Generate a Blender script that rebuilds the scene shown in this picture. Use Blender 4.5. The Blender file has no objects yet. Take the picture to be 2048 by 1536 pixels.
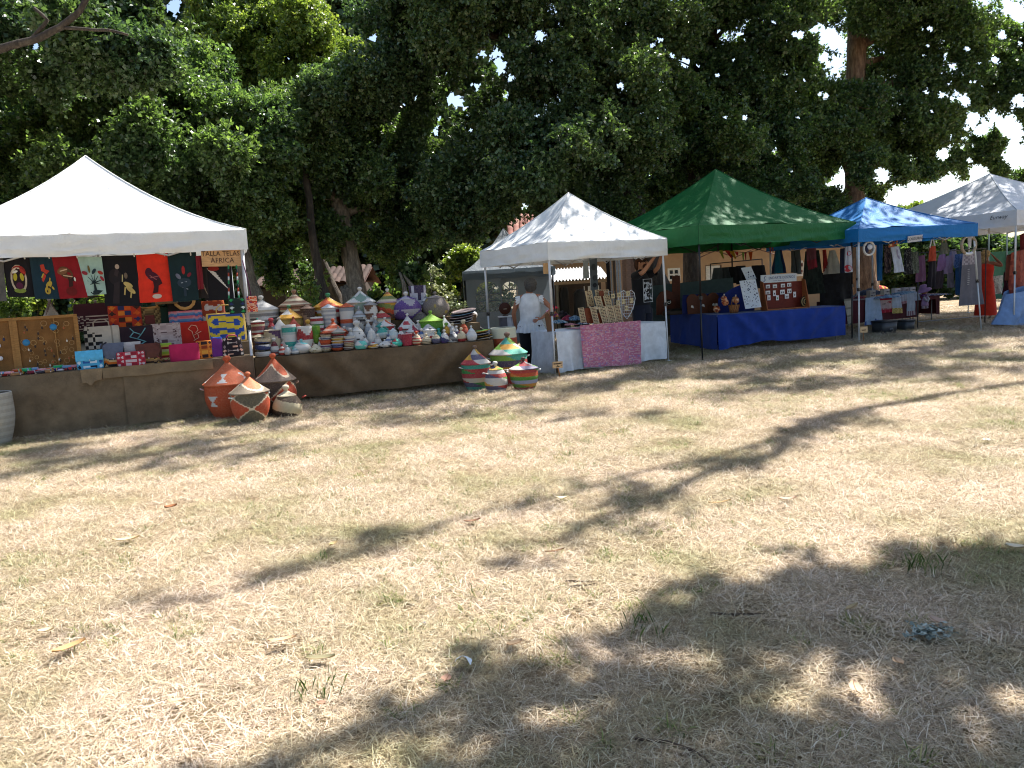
import bpy, math, random
import numpy as np
from mathutils import Vector, Matrix, Euler, noise as mnoise
RA = math.radians
rnd = random.Random(7)
nrg = np.random.default_rng(11)
SC = bpy.context.scene
COL = SC.collection

# ---------------------------------------------------------------- camera, sky, sun, exposure
CAM_H, PITCH, ROLL, FPX = 1.6, 7.13, 3.5, 1547.0
SUN_EL, SUN_AZ = 57.0, 42.0          # elevation; azimuth measured from +Y (away from the camera) towards +X
cd = bpy.data.cameras.new("camera"); cam = bpy.data.objects.new("camera", cd); COL.objects.link(cam)
cd.sensor_width = 36.0; cd.lens = 36.0 * FPX / 2048.0; cd.clip_start = 0.05; cd.clip_end = 3000
_p, _r = RA(PITCH), RA(ROLL)
CF = Vector((0, math.cos(_p), -math.sin(_p)))
_U0 = Vector((0, math.sin(_p), math.cos(_p))); _R0 = Vector((1, 0, 0))
CR = _R0 * math.cos(_r) - _U0 * math.sin(_r)
CU = _U0 * math.cos(_r) + _R0 * math.sin(_r)
cam.matrix_world = Matrix(((CR.x, CU.x, -CF.x, 0), (CR.y, CU.y, -CF.y, 0), (CR.z, CU.z, -CF.z, CAM_H), (0, 0, 0, 1)))
SC.camera = cam
W = bpy.data.worlds.new("World"); SC.world = W; W.use_nodes = True
nt = W.node_tree; bg = nt.nodes["Background"]
sky = nt.nodes.new("ShaderNodeTexSky"); sky.sky_type = 'NISHITA'; sky.sun_disc = False
sky.sun_elevation = RA(SUN_EL); sky.sun_rotation = RA(SUN_AZ)
sky.air_density = 1.0; sky.dust_density = 1.5; sky.ozone_density = 1.0
nt.links.new(sky.outputs[0], bg.inputs[0]); bg.inputs[1].default_value = 0.092
sd = bpy.data.lights.new("sun", 'SUN'); sun = bpy.data.objects.new("sun", sd); COL.objects.link(sun)
sd.energy = 5.0; sd.angle = RA(0.55); sd.color = (1.0, 0.96, 0.91)
SDIR = Vector((math.sin(RA(SUN_AZ)) * math.cos(RA(SUN_EL)), math.cos(RA(SUN_AZ)) * math.cos(RA(SUN_EL)), math.sin(RA(SUN_EL))))
sun.rotation_euler = SDIR.to_track_quat('Z', 'Y').to_euler(); sun.location = SDIR * 40
vs = SC.view_settings
SC.display_settings.display_device = 'sRGB'
vs.view_transform = 'Standard'; vs.look = 'None'; vs.gamma = 1.0; vs.use_curve_mapping = False; vs.exposure = 1.35
SC.render.film_transparent = False
SC.cycles.max_bounces = 8; SC.cycles.diffuse_bounces = 4; SC.cycles.transparent_max_bounces = 12
SC.cycles.use_denoising = True
SC.cycles.denoising_prefilter = 'ACCURATE'; SC.cycles.filter_width = 1.1
SC.cycles.sample_clamp_indirect = 6.0

# ---------------------------------------------------------------- measuring from the photograph (2048 px wide)
CPOS = Vector((0, 0, CAM_H))
def ray(px, py): return CF + CR * ((px - 1024) / FPX) + CU * ((768 - py) / FPX)
def G(px, py, z=0.0):
    d = ray(px, py); return CPOS + d * ((z - CAM_H) / d.z)
def AT(px, py, Y):
    d = ray(px, py); return CPOS + d * (Y / d.y)
def PROJ(P):
    v = P - CPOS; k = v.dot(CF); return 1024 + FPX * v.dot(CR) / k, 768 - FPX * v.dot(CU) / k
def MPP(P): return (P - CPOS).dot(CF) / FPX      # metres per photo pixel at P

# ---------------------------------------------------------------- materials
def lin(h):
    h = h.lstrip('#'); o = []
    for i in (0, 2, 4):
        c = int(h[i:i + 2], 16) / 255.0
        o.append(c / 12.92 if c <= 0.04045 else ((c + 0.055) / 1.055) ** 2.4)
    return tuple(o)
_LC = {}
def K(c):
    if isinstance(c, str):
        if c not in _LC: _LC[c] = lin(c)
        return _LC[c]
    return c
MATS = {}
def mnew(name):
    m = bpy.data.materials.new(name); m.use_nodes = True; t = m.node_tree
    return m, t, t.nodes["Principled BSDF"], t.nodes["Material Output"]
def nd(t, typ, **kw):
    n = t.nodes.new(typ)
    for k, v in kw.items(): setattr(n, k, v)
    return n
def noise_node(t, scale, detail=3.0, coord='Object', rough=0.6, vec=None):
    n = nd(t, "ShaderNodeTexNoise"); n.inputs['Scale'].default_value = scale; n.inputs['Detail'].default_value = detail
    n.inputs['Roughness'].default_value = rough
    if vec is None:
        c = nd(t, "ShaderNodeTexCoord"); vec = c.outputs[coord]
    t.links.new(vec, n.inputs['Vector']); return n
def ramp(t, src, stops):
    r = nd(t, "ShaderNodeValToRGB"); e = r.color_ramp.elements
    e[0].position, e[0].color = stops[0][0], (*K(stops[0][1]), 1)
    e[1].position, e[1].color = stops[-1][0], (*K(stops[-1][1]), 1)
    for p, c in stops[1:-1]:
        x = e.new(p); x.color = (*K(c), 1)
    t.links.new(src, r.inputs[0]); return r
def bump(t, b, h, dist, strength=1.0):
    n = nd(t, "ShaderNodeBump"); n.inputs['Distance'].default_value = dist; n.inputs['Strength'].default_value = strength
    t.links.new(h, n.inputs['Height']); t.links.new(n.outputs[0], b.inputs['Normal']); return n
def mixc(t, a, b, fac, mode='MIX'):
    m = nd(t, "ShaderNodeMix", data_type='RGBA', blend_type=mode)
    for s, v in ((0, fac), (6, a), (7, b)):
        if hasattr(v, 'links') or hasattr(v, 'is_linked'): t.links.new(v, m.inputs[s])
        else: m.inputs[s].default_value = v if s == 0 else (*K(v), 1)
    return m.outputs[2]
def colmat(kind):
    """One material per kind of surface; the colour of each face is the face attribute Col."""
    if kind in MATS: return MATS[kind]
    m, t, b, o = mnew(kind)
    a = nd(t, "ShaderNodeAttribute", attribute_name="Col")
    col = a.outputs['Color']
    b.inputs['Specular IOR Level'].default_value = 0.3
    def vary(col, scale, lo, hi, coord='Object', detail=3.0):
        n = noise_node(t, scale, detail, coord)
        r = ramp(t, n.outputs[0], [(0.3, (lo,) * 3), (0.7, (hi,) * 3)])
        return mixc(t, col, r.outputs[0], 1.0, 'MULTIPLY'), n
    if kind == 'woven':
        c = nd(t, "ShaderNodeTexCoord")
        w = nd(t, "ShaderNodeTexWave", wave_type='BANDS', bands_direction='Z'); w.inputs['Scale'].default_value = 26.0
        w.inputs['Distortion'].default_value = 0.6; w.inputs['Detail'].default_value = 2.0
        t.links.new(c.outputs['Object'], w.inputs['Vector'])
        n = noise_node(t, 60, 4)
        mm = nd(t, "ShaderNodeMath", operation='MULTIPLY'); t.links.new(w.outputs[1], mm.inputs[0]); t.links.new(n.outputs[0], mm.inputs[1])
        r = ramp(t, mm.outputs[0], [(0.05, (0.72,) * 3), (0.5, (1.08,) * 3)])
        col = mixc(t, col, r.outputs[0], 1.0, 'MULTIPLY')
        st = ramp(t, mm.outputs[0], [(0.44, (0,) * 3), (0.62, (0.55,) * 3)])
        col = mixc(t, col, '#c9b690', st.outputs[0])
        bump(t, b, mm.outputs[0], 0.006, 0.9); b.inputs['Roughness'].default_value = 0.62
    elif kind == 'cloth':
        col, n = vary(col, 9, 0.86, 1.08); col, n = vary(col, 2.2, 0.86, 1.06, detail=5)
        n2 = noise_node(t, 420, 2); bump(t, b, n2.outputs[0], 0.0012, 0.6)
        b.inputs['Roughness'].default_value = 0.9; b.inputs['Sheen Weight'].default_value = 0.12
    elif kind == 'burlap':
        col, n = vary(col, 6, 0.78, 1.15); col, n = vary(col, 1.4, 0.72, 1.12, detail=6)
        n3 = noise_node(t, 160, 3); col = mixc(t, col, ramp(t, n3.outputs[0], [(0.35, (0.75,) * 3), (0.65, (1.2,) * 3)]).outputs[0], 1.0, 'MULTIPLY')
        bump(t, b, n3.outputs[0], 0.003, 0.7); b.inputs['Roughness'].default_value = 0.95
    elif kind == 'canvas':       # awning fabric: lets some light through
        col, n = vary(col, 3, 0.93, 1.03)
        n2 = noise_node(t, 3.2, 5); n2.inputs['Distortion'].default_value = 1.4; bump(t, b, n2.outputs[0], 0.06, 0.5)
        b.inputs['Roughness'].default_value = 0.6
        tr = nd(t, "ShaderNodeBsdfTranslucent"); t.links.new(col, tr.inputs[0])
        ms = nd(t, "ShaderNodeMixShader"); ms.inputs[0].default_value = 0.16
        t.links.new(b.outputs[0], ms.inputs[1]); t.links.new(tr.outputs[0], ms.inputs[2]); t.links.new(ms.outputs[0], o.inputs[0])
    elif kind == 'metal':
        col, n = vary(col, 14, 0.9, 1.05)
        b.inputs['Roughness'].default_value = 0.42; b.inputs['Specular IOR Level'].default_value = 0.5; b.inputs['Metallic'].default_value = 0.15
    elif kind == 'wood':
        c = nd(t, "ShaderNodeTexCoord"); mp = nd(t, "ShaderNodeMapping"); mp.inputs['Scale'].default_value = (3, 3, 26)
        t.links.new(c.outputs['Object'], mp.inputs[0]); n = noise_node(t, 3, 6, vec=mp.outputs[0])
        col = mixc(t, col, ramp(t, n.outputs[0], [(0.3, (0.68,) * 3), (0.7, (1.18,) * 3)]).outputs[0], 1.0, 'MULTIPLY')
        bump(t, b, n.outputs[0], 0.002, 0.5); b.inputs['Roughness'].default_value = 0.6
    elif kind == 'leather':
        col, n = vary(col, 20, 0.8, 1.12); n2 = noise_node(t, 150, 2); bump(t, b, n2.outputs[0], 0.001, 0.5)
        b.inputs['Roughness'].default_value = 0.5
    elif kind == 'skin':
        col, n = vary(col, 12, 0.9, 1.06); b.inputs['Roughness'].default_value = 0.55
        b.inputs['Subsurface Weight'].default_value = 0.08; b.inputs['Subsurface Radius'].default_value = (0.012, 0.006, 0.003)
    elif kind == 'hair':
        col, n = vary(col, 55, 0.55, 1.3); bump(t, b, n.outputs[0], 0.012, 0.9); b.inputs['Roughness'].default_value = 0.55
    elif kind == 'paper':
        col, n = vary(col, 18, 0.95, 1.03); b.inputs['Roughness'].default_value = 0.8
    elif kind == 'plastic':
        col, n = vary(col, 10, 0.9, 1.05); b.inputs['Roughness'].default_value = 0.38
    elif kind == 'plaster':
        col, n = vary(col, 1.3, 0.78, 1.1, detail=6); n2 = noise_node(t, 40, 4); bump(t, b, n2.outputs[0], 0.01, 0.5)
        b.inputs['Roughness'].default_value = 0.9
    elif kind == 'tile':
        col, n = vary(col, 2.2, 0.6, 1.3, detail=5); b.inputs['Roughness'].default_value = 0.85
    elif kind == 'clear':        # vinyl window sheet
        b.inputs['Roughness'].default_value = 0.12
        tp = nd(t, "ShaderNodeBsdfTransparent"); tp.inputs[0].default_value = (0.9, 0.93, 0.93, 1)
        ms = nd(t, "ShaderNodeMixShader"); ms.inputs[0].default_value = 0.3
        t.links.new(tp.outputs[0], ms.inputs[1]); t.links.new(b.outputs[0], ms.inputs[2]); t.links.new(ms.outputs[0], o.inputs[0])
    elif kind == 'glass':
        b.inputs['Roughness'].default_value = 0.06; b.inputs['Specular IOR Level'].default_value = 0.7
    elif kind == 'straw':
        col, n = vary(col, 90, 0.7, 1.15); bump(t, b, n.outputs[0], 0.004, 0.8); b.inputs['Roughness'].default_value = 0.7
    t.links.new(col, b.inputs['Base Color'])
    MATS[kind] = m; return m

# ---------------------------------------------------------------- mesh builder
class MB:
    def __init__(s): s.v, s.f, s.c, s.s, s.T = [], [], [], [], None
    def add(s, vs, fs, col, smooth=False):
        n = len(s.v)
        if s.T is not None: vs = [tuple(s.T @ Vector(p)) for p in vs]
        s.v.extend(tuple(p) for p in vs)
        per = isinstance(col, list)
        for i, f in enumerate(fs):
            s.f.append(tuple(k + n for k in f)); s.c.append(K(col[i]) if per else K(col)); s.s.append(smooth)
        return s
    def box(s, cx, cy, cz, sx, sy, sz, col, rot=None):
        vs = [(x * sx / 2, y * sy / 2, z * sz / 2) for x in (-1, 1) for y in (-1, 1) for z in (-1, 1)]
        if rot is not None:
            R = Euler(rot).to_matrix(); vs = [tuple(R @ Vector(p)) for p in vs]
        vs = [(a + cx, b_ + cy, c + cz) for a, b_, c in vs]
        return s.add(vs, [(0, 1, 3, 2), (4, 6, 7, 5), (0, 4, 5, 1), (2, 3, 7, 6), (0, 2, 6, 4), (1, 5, 7, 3)], col)
    def tube(s, pts, r, col, n=8, closed=False, caps=True, flat=1.0):
        P = [Vector(p) for p in pts]; m = len(P); R = r if isinstance(r, (list, tuple)) else [r] * m
        vs, fs = [], []; up = None
        for i, p in enumerate(P):
            d = (P[(i + 1) % m] - P[i - 1]) if closed else (P[min(i + 1, m - 1)] - P[max(i - 1, 0)])
            if d.length < 1e-9: d = Vector((0, 0, 1))
            d.normalize()
            if up is None: up = Vector((0, 0, 1)) if abs(d.z) < 0.9 else Vector((0, 1, 0))
            x = d.cross(up)
            if x.length < 1e-6: x = d.orthogonal()
            x.normalize(); y = d.cross(x).normalized(); up = -y if y.dot(up) < 0 else y
            y = up; x = d.cross(y).normalized()
            for k in range(n):
                a = 2 * math.pi * k / n; vs.append(tuple(p + x * (R[i] * math.cos(a)) + y * (R[i] * flat * math.sin(a))))
        for i in range(m if closed else m - 1):
            j = (i + 1) % m
            for k in range(n): fs.append((i * n + k, i * n + (k + 1) % n, j * n + (k + 1) % n, j * n + k))
        if caps and not closed: fs.append(tuple(range(n))[::-1]); fs.append(tuple(range((m - 1) * n, m * n)))
        c = [K(q) for q in col for _ in range(n)] + [K(col[-1])] * 2 if isinstance(col, list) else col
        return s.add(vs, fs, c, True)
    def lathe(s, prof, n, col, cap0=True, cap1=True, off=(0, 0, 0), sx=1.0, sy=1.0, smooth=True):
        vs, fs, cs = [], [], []; m = len(prof)
        for r, z in prof:
            for k in range(n):
                a = 2 * math.pi * k / n; vs.append((off[0] + r * sx * math.cos(a), off[1] + r * sy * math.sin(a), off[2] + z))
        fn = callable(col)
        for i in range(m - 1):
            for k in range(n):
                fs.append((i * n + k, i * n + (k + 1) % n, (i + 1) * n + (k + 1) % n, (i + 1) * n + k))
                cs.append(K(col((k + 0.5) / n, i, (i + 0.5) / (m - 1))) if fn else K(col))
        if cap0: fs.append(tuple(range(n))[::-1]); cs.append(K(col(0, 0, 0)) if fn else K(col))
        if cap1: fs.append(tuple(range((m - 1) * n, m * n))); cs.append(K(col(0, m - 2, 1)) if fn else K(col))
        return s.add(vs, fs, cs, smooth)
    def grid(s, fn, nu, nv, col, smooth=True, both=0.0):
        vs = [tuple(fn(i / nu, j / nv)) for j in range(nv + 1) for i in range(nu + 1)]
        fs, cs = [], []; fc = callable(col)
        for j in range(nv):
            for i in range(nu):
                a = j * (nu + 1) + i; fs.append((a, a + 1, a + nu + 2, a + nu + 1))
                cs.append(K(col((i + 0.5) / nu, (j + 0.5) / nv)) if fc else K(col))
        return s.add(vs, fs, cs, smooth)
    def prism(s, poly, y0, y1, col):          # polygon in (x, z), extruded from y0 to y1
        n = len(poly); vs = [(x, y0, z) for x, z in poly] + [(x, y1, z) for x, z in poly]
        fs = [tuple(range(n)), tuple(range(2 * n - 1, n - 1, -1))] + [(i, (i + 1) % n + 0, (i + 1) % n + n, i + n)[::-1] for i in range(n)]
        return s.add(vs, fs, col)
    def ball(s, c, r, col, n=10, m=7, sq=(1, 1, 1)):
        prof = [(max(1e-4, r * math.sin(math.pi * i / m)), -r * math.cos(math.pi * i / m)) for i in range(m + 1)]
        vs, fs = [], []
        for q, z in prof:
            for k in range(n):
                a = 2 * math.pi * k / n; vs.append((c[0] + q * sq[0] * math.cos(a), c[1] + q * sq[1] * math.sin(a), c[2] + z * sq[2]))
        for i in range(m):
            for k in range(n): fs.append((i * n + k, i * n + (k + 1) % n, (i + 1) * n + (k + 1) % n, (i + 1) * n + k))
        return s.add(vs, fs, col, True)
    def mesh(s, name, kind):
        me = bpy.data.meshes.new(name); me.from_pydata(s.v, [], s.f)
        a = me.attributes.new("Col", 'FLOAT_COLOR', 'FACE')
        a.data.foreach_set("color", np.array([(*c[:3], 1.0) for c in s.c], dtype=np.float32).ravel())
        me.polygons.foreach_set("use_smooth", np.array(s.s, dtype=bool))
        me.materials.append(colmat(kind) if isinstance(kind, str) else kind); me.update(); return me
    def build(s, name, kind, parent=None, loc=None, rotz=0.0):
        o = bpy.data.objects.new(name, s.mesh(name, kind)); COL.objects.link(o)
        if parent is not None: o.parent = parent
        if loc is not None: o.location = loc
        if rotz: o.rotation_euler = (0, 0, rotz)
        return o

def tag(o, label, cat, group=None, kind=None):
    if label: o['label'] = label
    if cat: o['category'] = cat
    if group: o['group'] = group
    if kind: o['kind'] = kind
    return o
def thing(name, label, cat, loc=(0, 0, 0), rotz=0.0, group=None):
    o = bpy.data.objects.new(name, None); COL.objects.link(o); o.empty_display_size = 0.05
    o.location = loc; o.rotation_euler = (0, 0, rotz)
    return tag(o, label, cat, group)
def text(body, size, parent, loc, rot, col, name='lettering', kind='paper', ext=0.0008, align='CENTER', sx=1.0, shear=0.0):
    c = bpy.data.curves.new(name, 'FONT'); c.body = body; c.size = size; c.align_x = align; c.align_y = 'CENTER'; c.extrude = ext
    c.shear = shear; c.resolution_u = 2; c.space_character = 1.05
    key = 'ink' + str(col)
    if key not in MATS:
        m, t, b, o_ = mnew('ink'); b.inputs['Base Color'].default_value = (*K(col), 1); b.inputs['Roughness'].default_value = 0.7; MATS[key] = m
    c.materials.append(MATS[key])
    o = bpy.data.objects.new(name, c); COL.objects.link(o); o.parent = parent; o.location = loc; o.rotation_euler = rot; o.scale = (sx, 1, 1)
    return o
def lerp(a, b, t): return a + (b - a) * t
def fbm(x, y=0.0, z=0.0, o=3): return mnoise.fractal(Vector((x, y, z)), 0.9, 2.0, o)

class Stall:
    """A straight front line on the grass: s along it, t behind it, z up."""
    def __init__(s, P, Q):
        s.O = Vector((P.x, P.y, 0)); d = Vector((Q.x - P.x, Q.y - P.y, 0)); s.L = d.length
        s.u = d.normalized(); s.v = Vector((-s.u.y, s.u.x, 0)); s.a = math.atan2(s.u.y, s.u.x)
    def W(s, a, t=0.0, z=0.0): return s.O + s.u * a + s.v * t + Vector((0, 0, z))
    def at(s, px, py, t=0.0):                    # point of the upright plane t behind the front line
        d = ray(px, py); k = (s.O + s.v * t - CPOS).dot(s.v) / d.dot(s.v); return CPOS + d * k
    def sz(s, px, py, t=0.0):
        P = s.at(px, py, t); return (P - s.O).dot(s.u), P.z
    def top(s, px, py, z):
        P = G(px, py, z); return (P - s.O).dot(s.u), (P - s.O).dot(s.v)
# ================================================================ THE SETTING
def soil_material():
    m, t, b, o = mnew("dry_turf")
    g = nd(t, "ShaderNodeNewGeometry")
    n1 = noise_node(t, 0.55, 5, vec=g.outputs['Position']); n2 = noise_node(t, 9, 6, vec=g.outputs['Position']); n3 = noise_node(t, 90, 4, vec=g.outputs['Position'])
    c1 = ramp(t, n1.outputs[0], [(0.36, '#7a6d52'), (0.5, '#8f7d64'), (0.66, '#a08b72')])
    c2 = ramp(t, n2.outputs[0], [(0.3, (0.72, 0.68, 0.6)), (0.7, (1.15, 1.15, 1.12))])
    c3 = ramp(t, n3.outputs[0], [(0.3, (0.6, 0.57, 0.5)), (0.7, (1.25, 1.25, 1.22))])
    c = mixc(t, mixc(t, c1.outputs[0], c2.outputs[0], 1.0, 'MULTIPLY'), c3.outputs[0], 1.0, 'MULTIPLY')
    t.links.new(c, b.inputs['Base Color']); b.inputs['Roughness'].default_value = 0.95
    bump(t, b, n3.outputs[0], 0.02, 0.8); return m
gm = MB()
gm.grid(lambda u, v: (lerp(-350, 350, u), lerp(-150, 650, v), 0), 20, 20, '#8a7a5a', smooth=False)
ground = gm.build("ground", soil_material()); ground['kind'] = 'structure'

def blade_material(name, stops, trans):
    m, t, b, o = mnew(name)
    a = nd(t, "ShaderNodeAttribute", attribute_name="Col"); g = nd(t, "ShaderNodeNewGeometry")
    n1 = noise_node(t, 0.9, 6, vec=g.outputs['Position']); r = ramp(t, n1.outputs[0], stops)
    c = mixc(t, a.outputs['Color'], r.outputs[0], 1.0, 'MULTIPLY')
    t.links.new(c, b.inputs['Base Color']); b.inputs['Roughness'].default_value = 0.7; b.inputs['Specular IOR Level'].default_value = 0.25
    tr = nd(t, "ShaderNodeBsdfTranslucent"); t.links.new(c, tr.inputs[0]); ms = nd(t, "ShaderNodeMixShader"); ms.inputs[0].default_value = trans
    t.links.new(b.outputs[0], ms.inputs[1]); t.links.new(tr.outputs[0], ms.inputs[2]); t.links.new(ms.outputs[0], o.inputs[0]); return m
DRY = blade_material("dry_grass_blade", [(0.33, (0.64, 0.7, 0.48)), (0.45, (0.87, 0.86, 0.75)), (0.6, (1.12, 1.08, 1.07))], 0.2)
GREEN = blade_material("green_grass_blade", [(0.35, (0.9, 1.0, 0.8)), (0.65, (1.1, 1.0, 0.9))], 0.3)
def tuft(i, green):
    r = random.Random(100 + i); mb = MB(); n = 30 if green else 100
    for _ in range(n):
        a = r.uniform(0, 6.283); R = (0.05 if green else 0.15) * math.sqrt(r.random())
        x, y = R * math.cos(a), R * math.sin(a)
        if green:
            L = r.uniform(0.035, 0.10); el = r.uniform(0.4, 1.4); z = 0; w = r.uniform(0.0014, 0.0028)
            col = r.choice(['#66783e', '#7d8a50', '#56683a', '#8e9660', '#aaa470', '#b8ae80'])
        else:
            L = r.choice([r.uniform(0.02, 0.06), r.uniform(0.05, 0.12)]); el = r.choice([r.uniform(-0.05, 0.25), r.uniform(0.0, 0.5), r.uniform(0.4, 1.2)]); z = r.uniform(0.002, 0.022); w = r.uniform(0.0008, 0.0018)
            if el > 0.6: L *= 0.55
            col = r.choice(['#d9c8ad', '#cbb89b', '#b9a78e', '#e4d8c6', '#a89782', '#cfbfa6', '#8a7b69', '#bcb199', '#ece2d2', '#9a866f'])
        d = r.uniform(0, 6.283); bend = r.uniform(-0.5, 0.5)
        dx, dy = math.cos(d), math.sin(d); p = []
        for k in range(3):
            q = k / 2; dd = d + bend * q
            e2 = el * (1 - 0.45 * q)
            p.append((x + L * q * math.cos(e2) * math.cos(dd), y + L * q * math.cos(e2) * math.sin(dd), z + L * q * math.sin(e2)))
        sx, sy = -dy * w, dx * w
        if not green: p[2] = (p[2][0], p[2][1], max(0.002, p[2][2]))
        vs = [(p[0][0] - sx, p[0][1] - sy, p[0][2]), (p[0][0] + sx, p[0][1] + sy, p[0][2]), (p[1][0] - sx, p[1][1] - sy, p[1][2]), (p[1][0] + sx, p[1][1] + sy, p[1][2]), p[2]]
        mb.add(vs, [(0, 1, 3, 2), (2, 3, 4)], col)
    return bpy.data.objects.new("grass_tuft", mb.mesh("grass_tuft", GREEN if green else DRY))
def scatter(name, label, P, rot, scl, idx, tufts):
    me = bpy.data.meshes.new(name); me.vertices.add(len(P)); me.vertices.foreach_set("co", P.astype(np.float32).ravel())
    for an, ty, arr in (("rot", 'FLOAT', rot), ("scl", 'FLOAT', scl), ("idx", 'INT', idx)):
        at = me.attributes.new(an, ty, 'POINT'); at.data.foreach_set("value", arr.astype(np.float32 if ty == 'FLOAT' else np.int32))
    o = bpy.data.objects.new(name, me); COL.objects.link(o); o['kind'] = 'stuff'; o['label'] = label
    src = bpy.data.collections.new(name + "_source")
    for q in tufts: src.objects.link(q)
    ng = bpy.data.node_groups.new(name, 'GeometryNodeTree')
    ng.interface.new_socket("Geometry", in_out='INPUT', socket_type='NodeSocketGeometry'); ng.interface.new_socket("Geometry", in_out='OUTPUT', socket_type='NodeSocketGeometry')
    N = ng.nodes; L = ng.links
    gi, go = N.new("NodeGroupInput"), N.new("NodeGroupOutput"); ip = N.new("GeometryNodeInstanceOnPoints"); ci = N.new("GeometryNodeCollectionInfo")
    ci.inputs['Collection'].default_value = src; ci.inputs['Separate Children'].default_value = True; ci.inputs['Reset Children'].default_value = True
    def attr(n, ty):
        a = N.new("GeometryNodeInputNamedAttribute"); a.data_type = ty; a.inputs['Name'].default_value = n; return a.outputs['Attribute']
    cx = N.new("ShaderNodeCombineXYZ"); L.new(attr("rot", 'FLOAT'), cx.inputs[2])
    ip.inputs['Pick Instance'].default_value = True
    L.new(gi.outputs[0], ip.inputs['Points']); L.new(ci.outputs[0], ip.inputs['Instance']); L.new(attr("idx", 'INT'), ip.inputs['Instance Index'])
    L.new(cx.outputs[0], ip.inputs['Rotation']); L.new(attr("scl", 'FLOAT'), ip.inputs['Scale']); L.new(ip.outputs[0], go.inputs[0])
    md = o.modifiers.new("scatter", 'NODES'); md.node_group = ng; return o
def field_points(bands, seed):
    r = np.random.default_rng(seed); out = []
    for y0, y1, dens in bands:
        hw = 0.75 * y1 + 1.2; n = int((y1 - y0) * 2 * hw * dens)
        p = np.column_stack([r.uniform(-hw, hw, n), r.uniform(y0, y1, n), np.zeros(n)])
        out.append(p[np.abs(p[:, 0]) < 0.75 * p[:, 1] + 1.2])
    return np.concatenate(out), r
P, r = field_points([(1.4, 3.5, 230), (3.5, 6, 160), (6, 9, 100), (9, 14, 60), (14, 22, 28), (22, 30, 6)], 3)
n = len(P); sc = (0.62 + 0.45 * r.random(n)) * np.clip(0.7 + 0.1 * P[:, 1], 0.85, 1.25); sc *= 1 + np.clip((P[:, 1] - 8) / 14, 0, 0.8)
scatter("dry_grass", "short dry straw coloured grass covering the field", P, r.uniform(0, 6.283, n), sc, r.integers(0, 8, n), [tuft(i, False) for i in range(8)])
P, r = field_points([(1.4, 3.5, 60), (3.5, 6, 48), (6, 9, 36), (9, 14, 26), (14, 20, 12)], 5)
keep = np.array([mnoise.noise(Vector((p[0] * 0.6, p[1] * 0.6, 3.7))) * 0.75 + mnoise.noise(Vector((p[0] * 2.3, p[1] * 2.3, 9.1))) * 0.7 + 0.2 * max(0, 1 - abs(p[1] - 9.5) / 3) + (0.1 if p[1] < 4 and p[0] > -.6 else 0) for p in P]) > 0.12
P = P[keep]; n = len(P)
scatter("green_grass", "tufts of green grass left among the dry straw", P, r.uniform(0, 6.283, n), 0.45 + 0.6 * r.random(n), r.integers(0, 5, n), [tuft(50 + i, True) for i in range(5)])

# ---------------------------------------------------------------- foliage
def leaf_material(name, stops, trans, tcol):
    m, t, b, o = mnew(name); g = nd(t, "ShaderNodeNewGeometry")
    r = ramp(t, g.outputs['Random Per Island'], stops)
    n1 = noise_node(t, 0.7, 3, vec=g.outputs['Position']); c = mixc(t, r.outputs[0], ramp(t, n1.outputs[0], [(0.35, (0.7, 0.78, 0.8)), (0.65, (1.2, 1.12, 0.9))]).outputs[0], 1.0, 'MULTIPLY')
    t.links.new(c, b.inputs['Base Color']); b.inputs['Roughness'].default_value = 0.36; b.inputs['Specular IOR Level'].default_value = 0.65
    tr = nd(t, "ShaderNodeBsdfTranslucent"); t.links.new(mixc(t, c, tcol, 1.0, 'MULTIPLY'), tr.inputs[0])
    ms = nd(t, "ShaderNodeMixShader"); ms.inputs[0].default_value = trans
    t.links.new(b.outputs[0], ms.inputs[1]); t.links.new(tr.outputs[0], ms.inputs[2]); t.links.new(ms.outputs[0], o.inputs[0]); return m
OAK = leaf_material("oak_leaf", [(0.0, '#394a30'), (0.5, '#536a46'), (1.0, '#7d9466')], 0.42, (1.7, 1.85, 0.75))
LIME = leaf_material("sun_tinted_leaf", [(0.0, '#4f6434'), (0.5, '#6f8444'), (1.0, '#92a05a')], 0.42, (1.6, 1.65, 0.75))  # lighter yellow green: the sunlit look is put into the leaf colour
GREY = leaf_material("greyish_leaf", [(0.0, '#5a6450'), (0.5, '#7d8672'), (1.0, '#a8ad9c')], 0.2, (1.3, 1.4, 0.8))
DARK = leaf_material("dark_leaf", [(0.0, '#36472f'), (0.5, '#4d6343'), (1.0, '#70855f')], 0.36, (1.6, 1.75, 0.75))
BARK = {}
def bark(name, c0, c1, c2):
    m, t, b, o = mnew(name); c = nd(t, "ShaderNodeTexCoord"); mp = nd(t, "ShaderNodeMapping"); mp.inputs['Scale'].default_value = (7, 7, 1.6)
    t.links.new(c.outputs['Object'], mp.inputs[0]); n = noise_node(t, 2.2, 8, vec=mp.outputs[0], rough=0.7)
    r = ramp(t, n.outputs[0], [(0.3, c0), (0.5, c1), (0.72, c2)]); t.links.new(r.outputs[0], b.inputs['Base Color'])
    b.inputs['Roughness'].default_value = 0.9; bump(t, b, n.outputs[0], 0.06, 1.0); return m
BARK_D = bark("dark_bark", '#2c2620', '#4a4036', '#6d6253'); BARK_R = bark("reddish_bark", '#4a3a30', '#80644f', '#a88d74'); BARK_P = bark("pale_bark", '#5a5046', '#8d7f6e', '#bcae9a')
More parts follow.
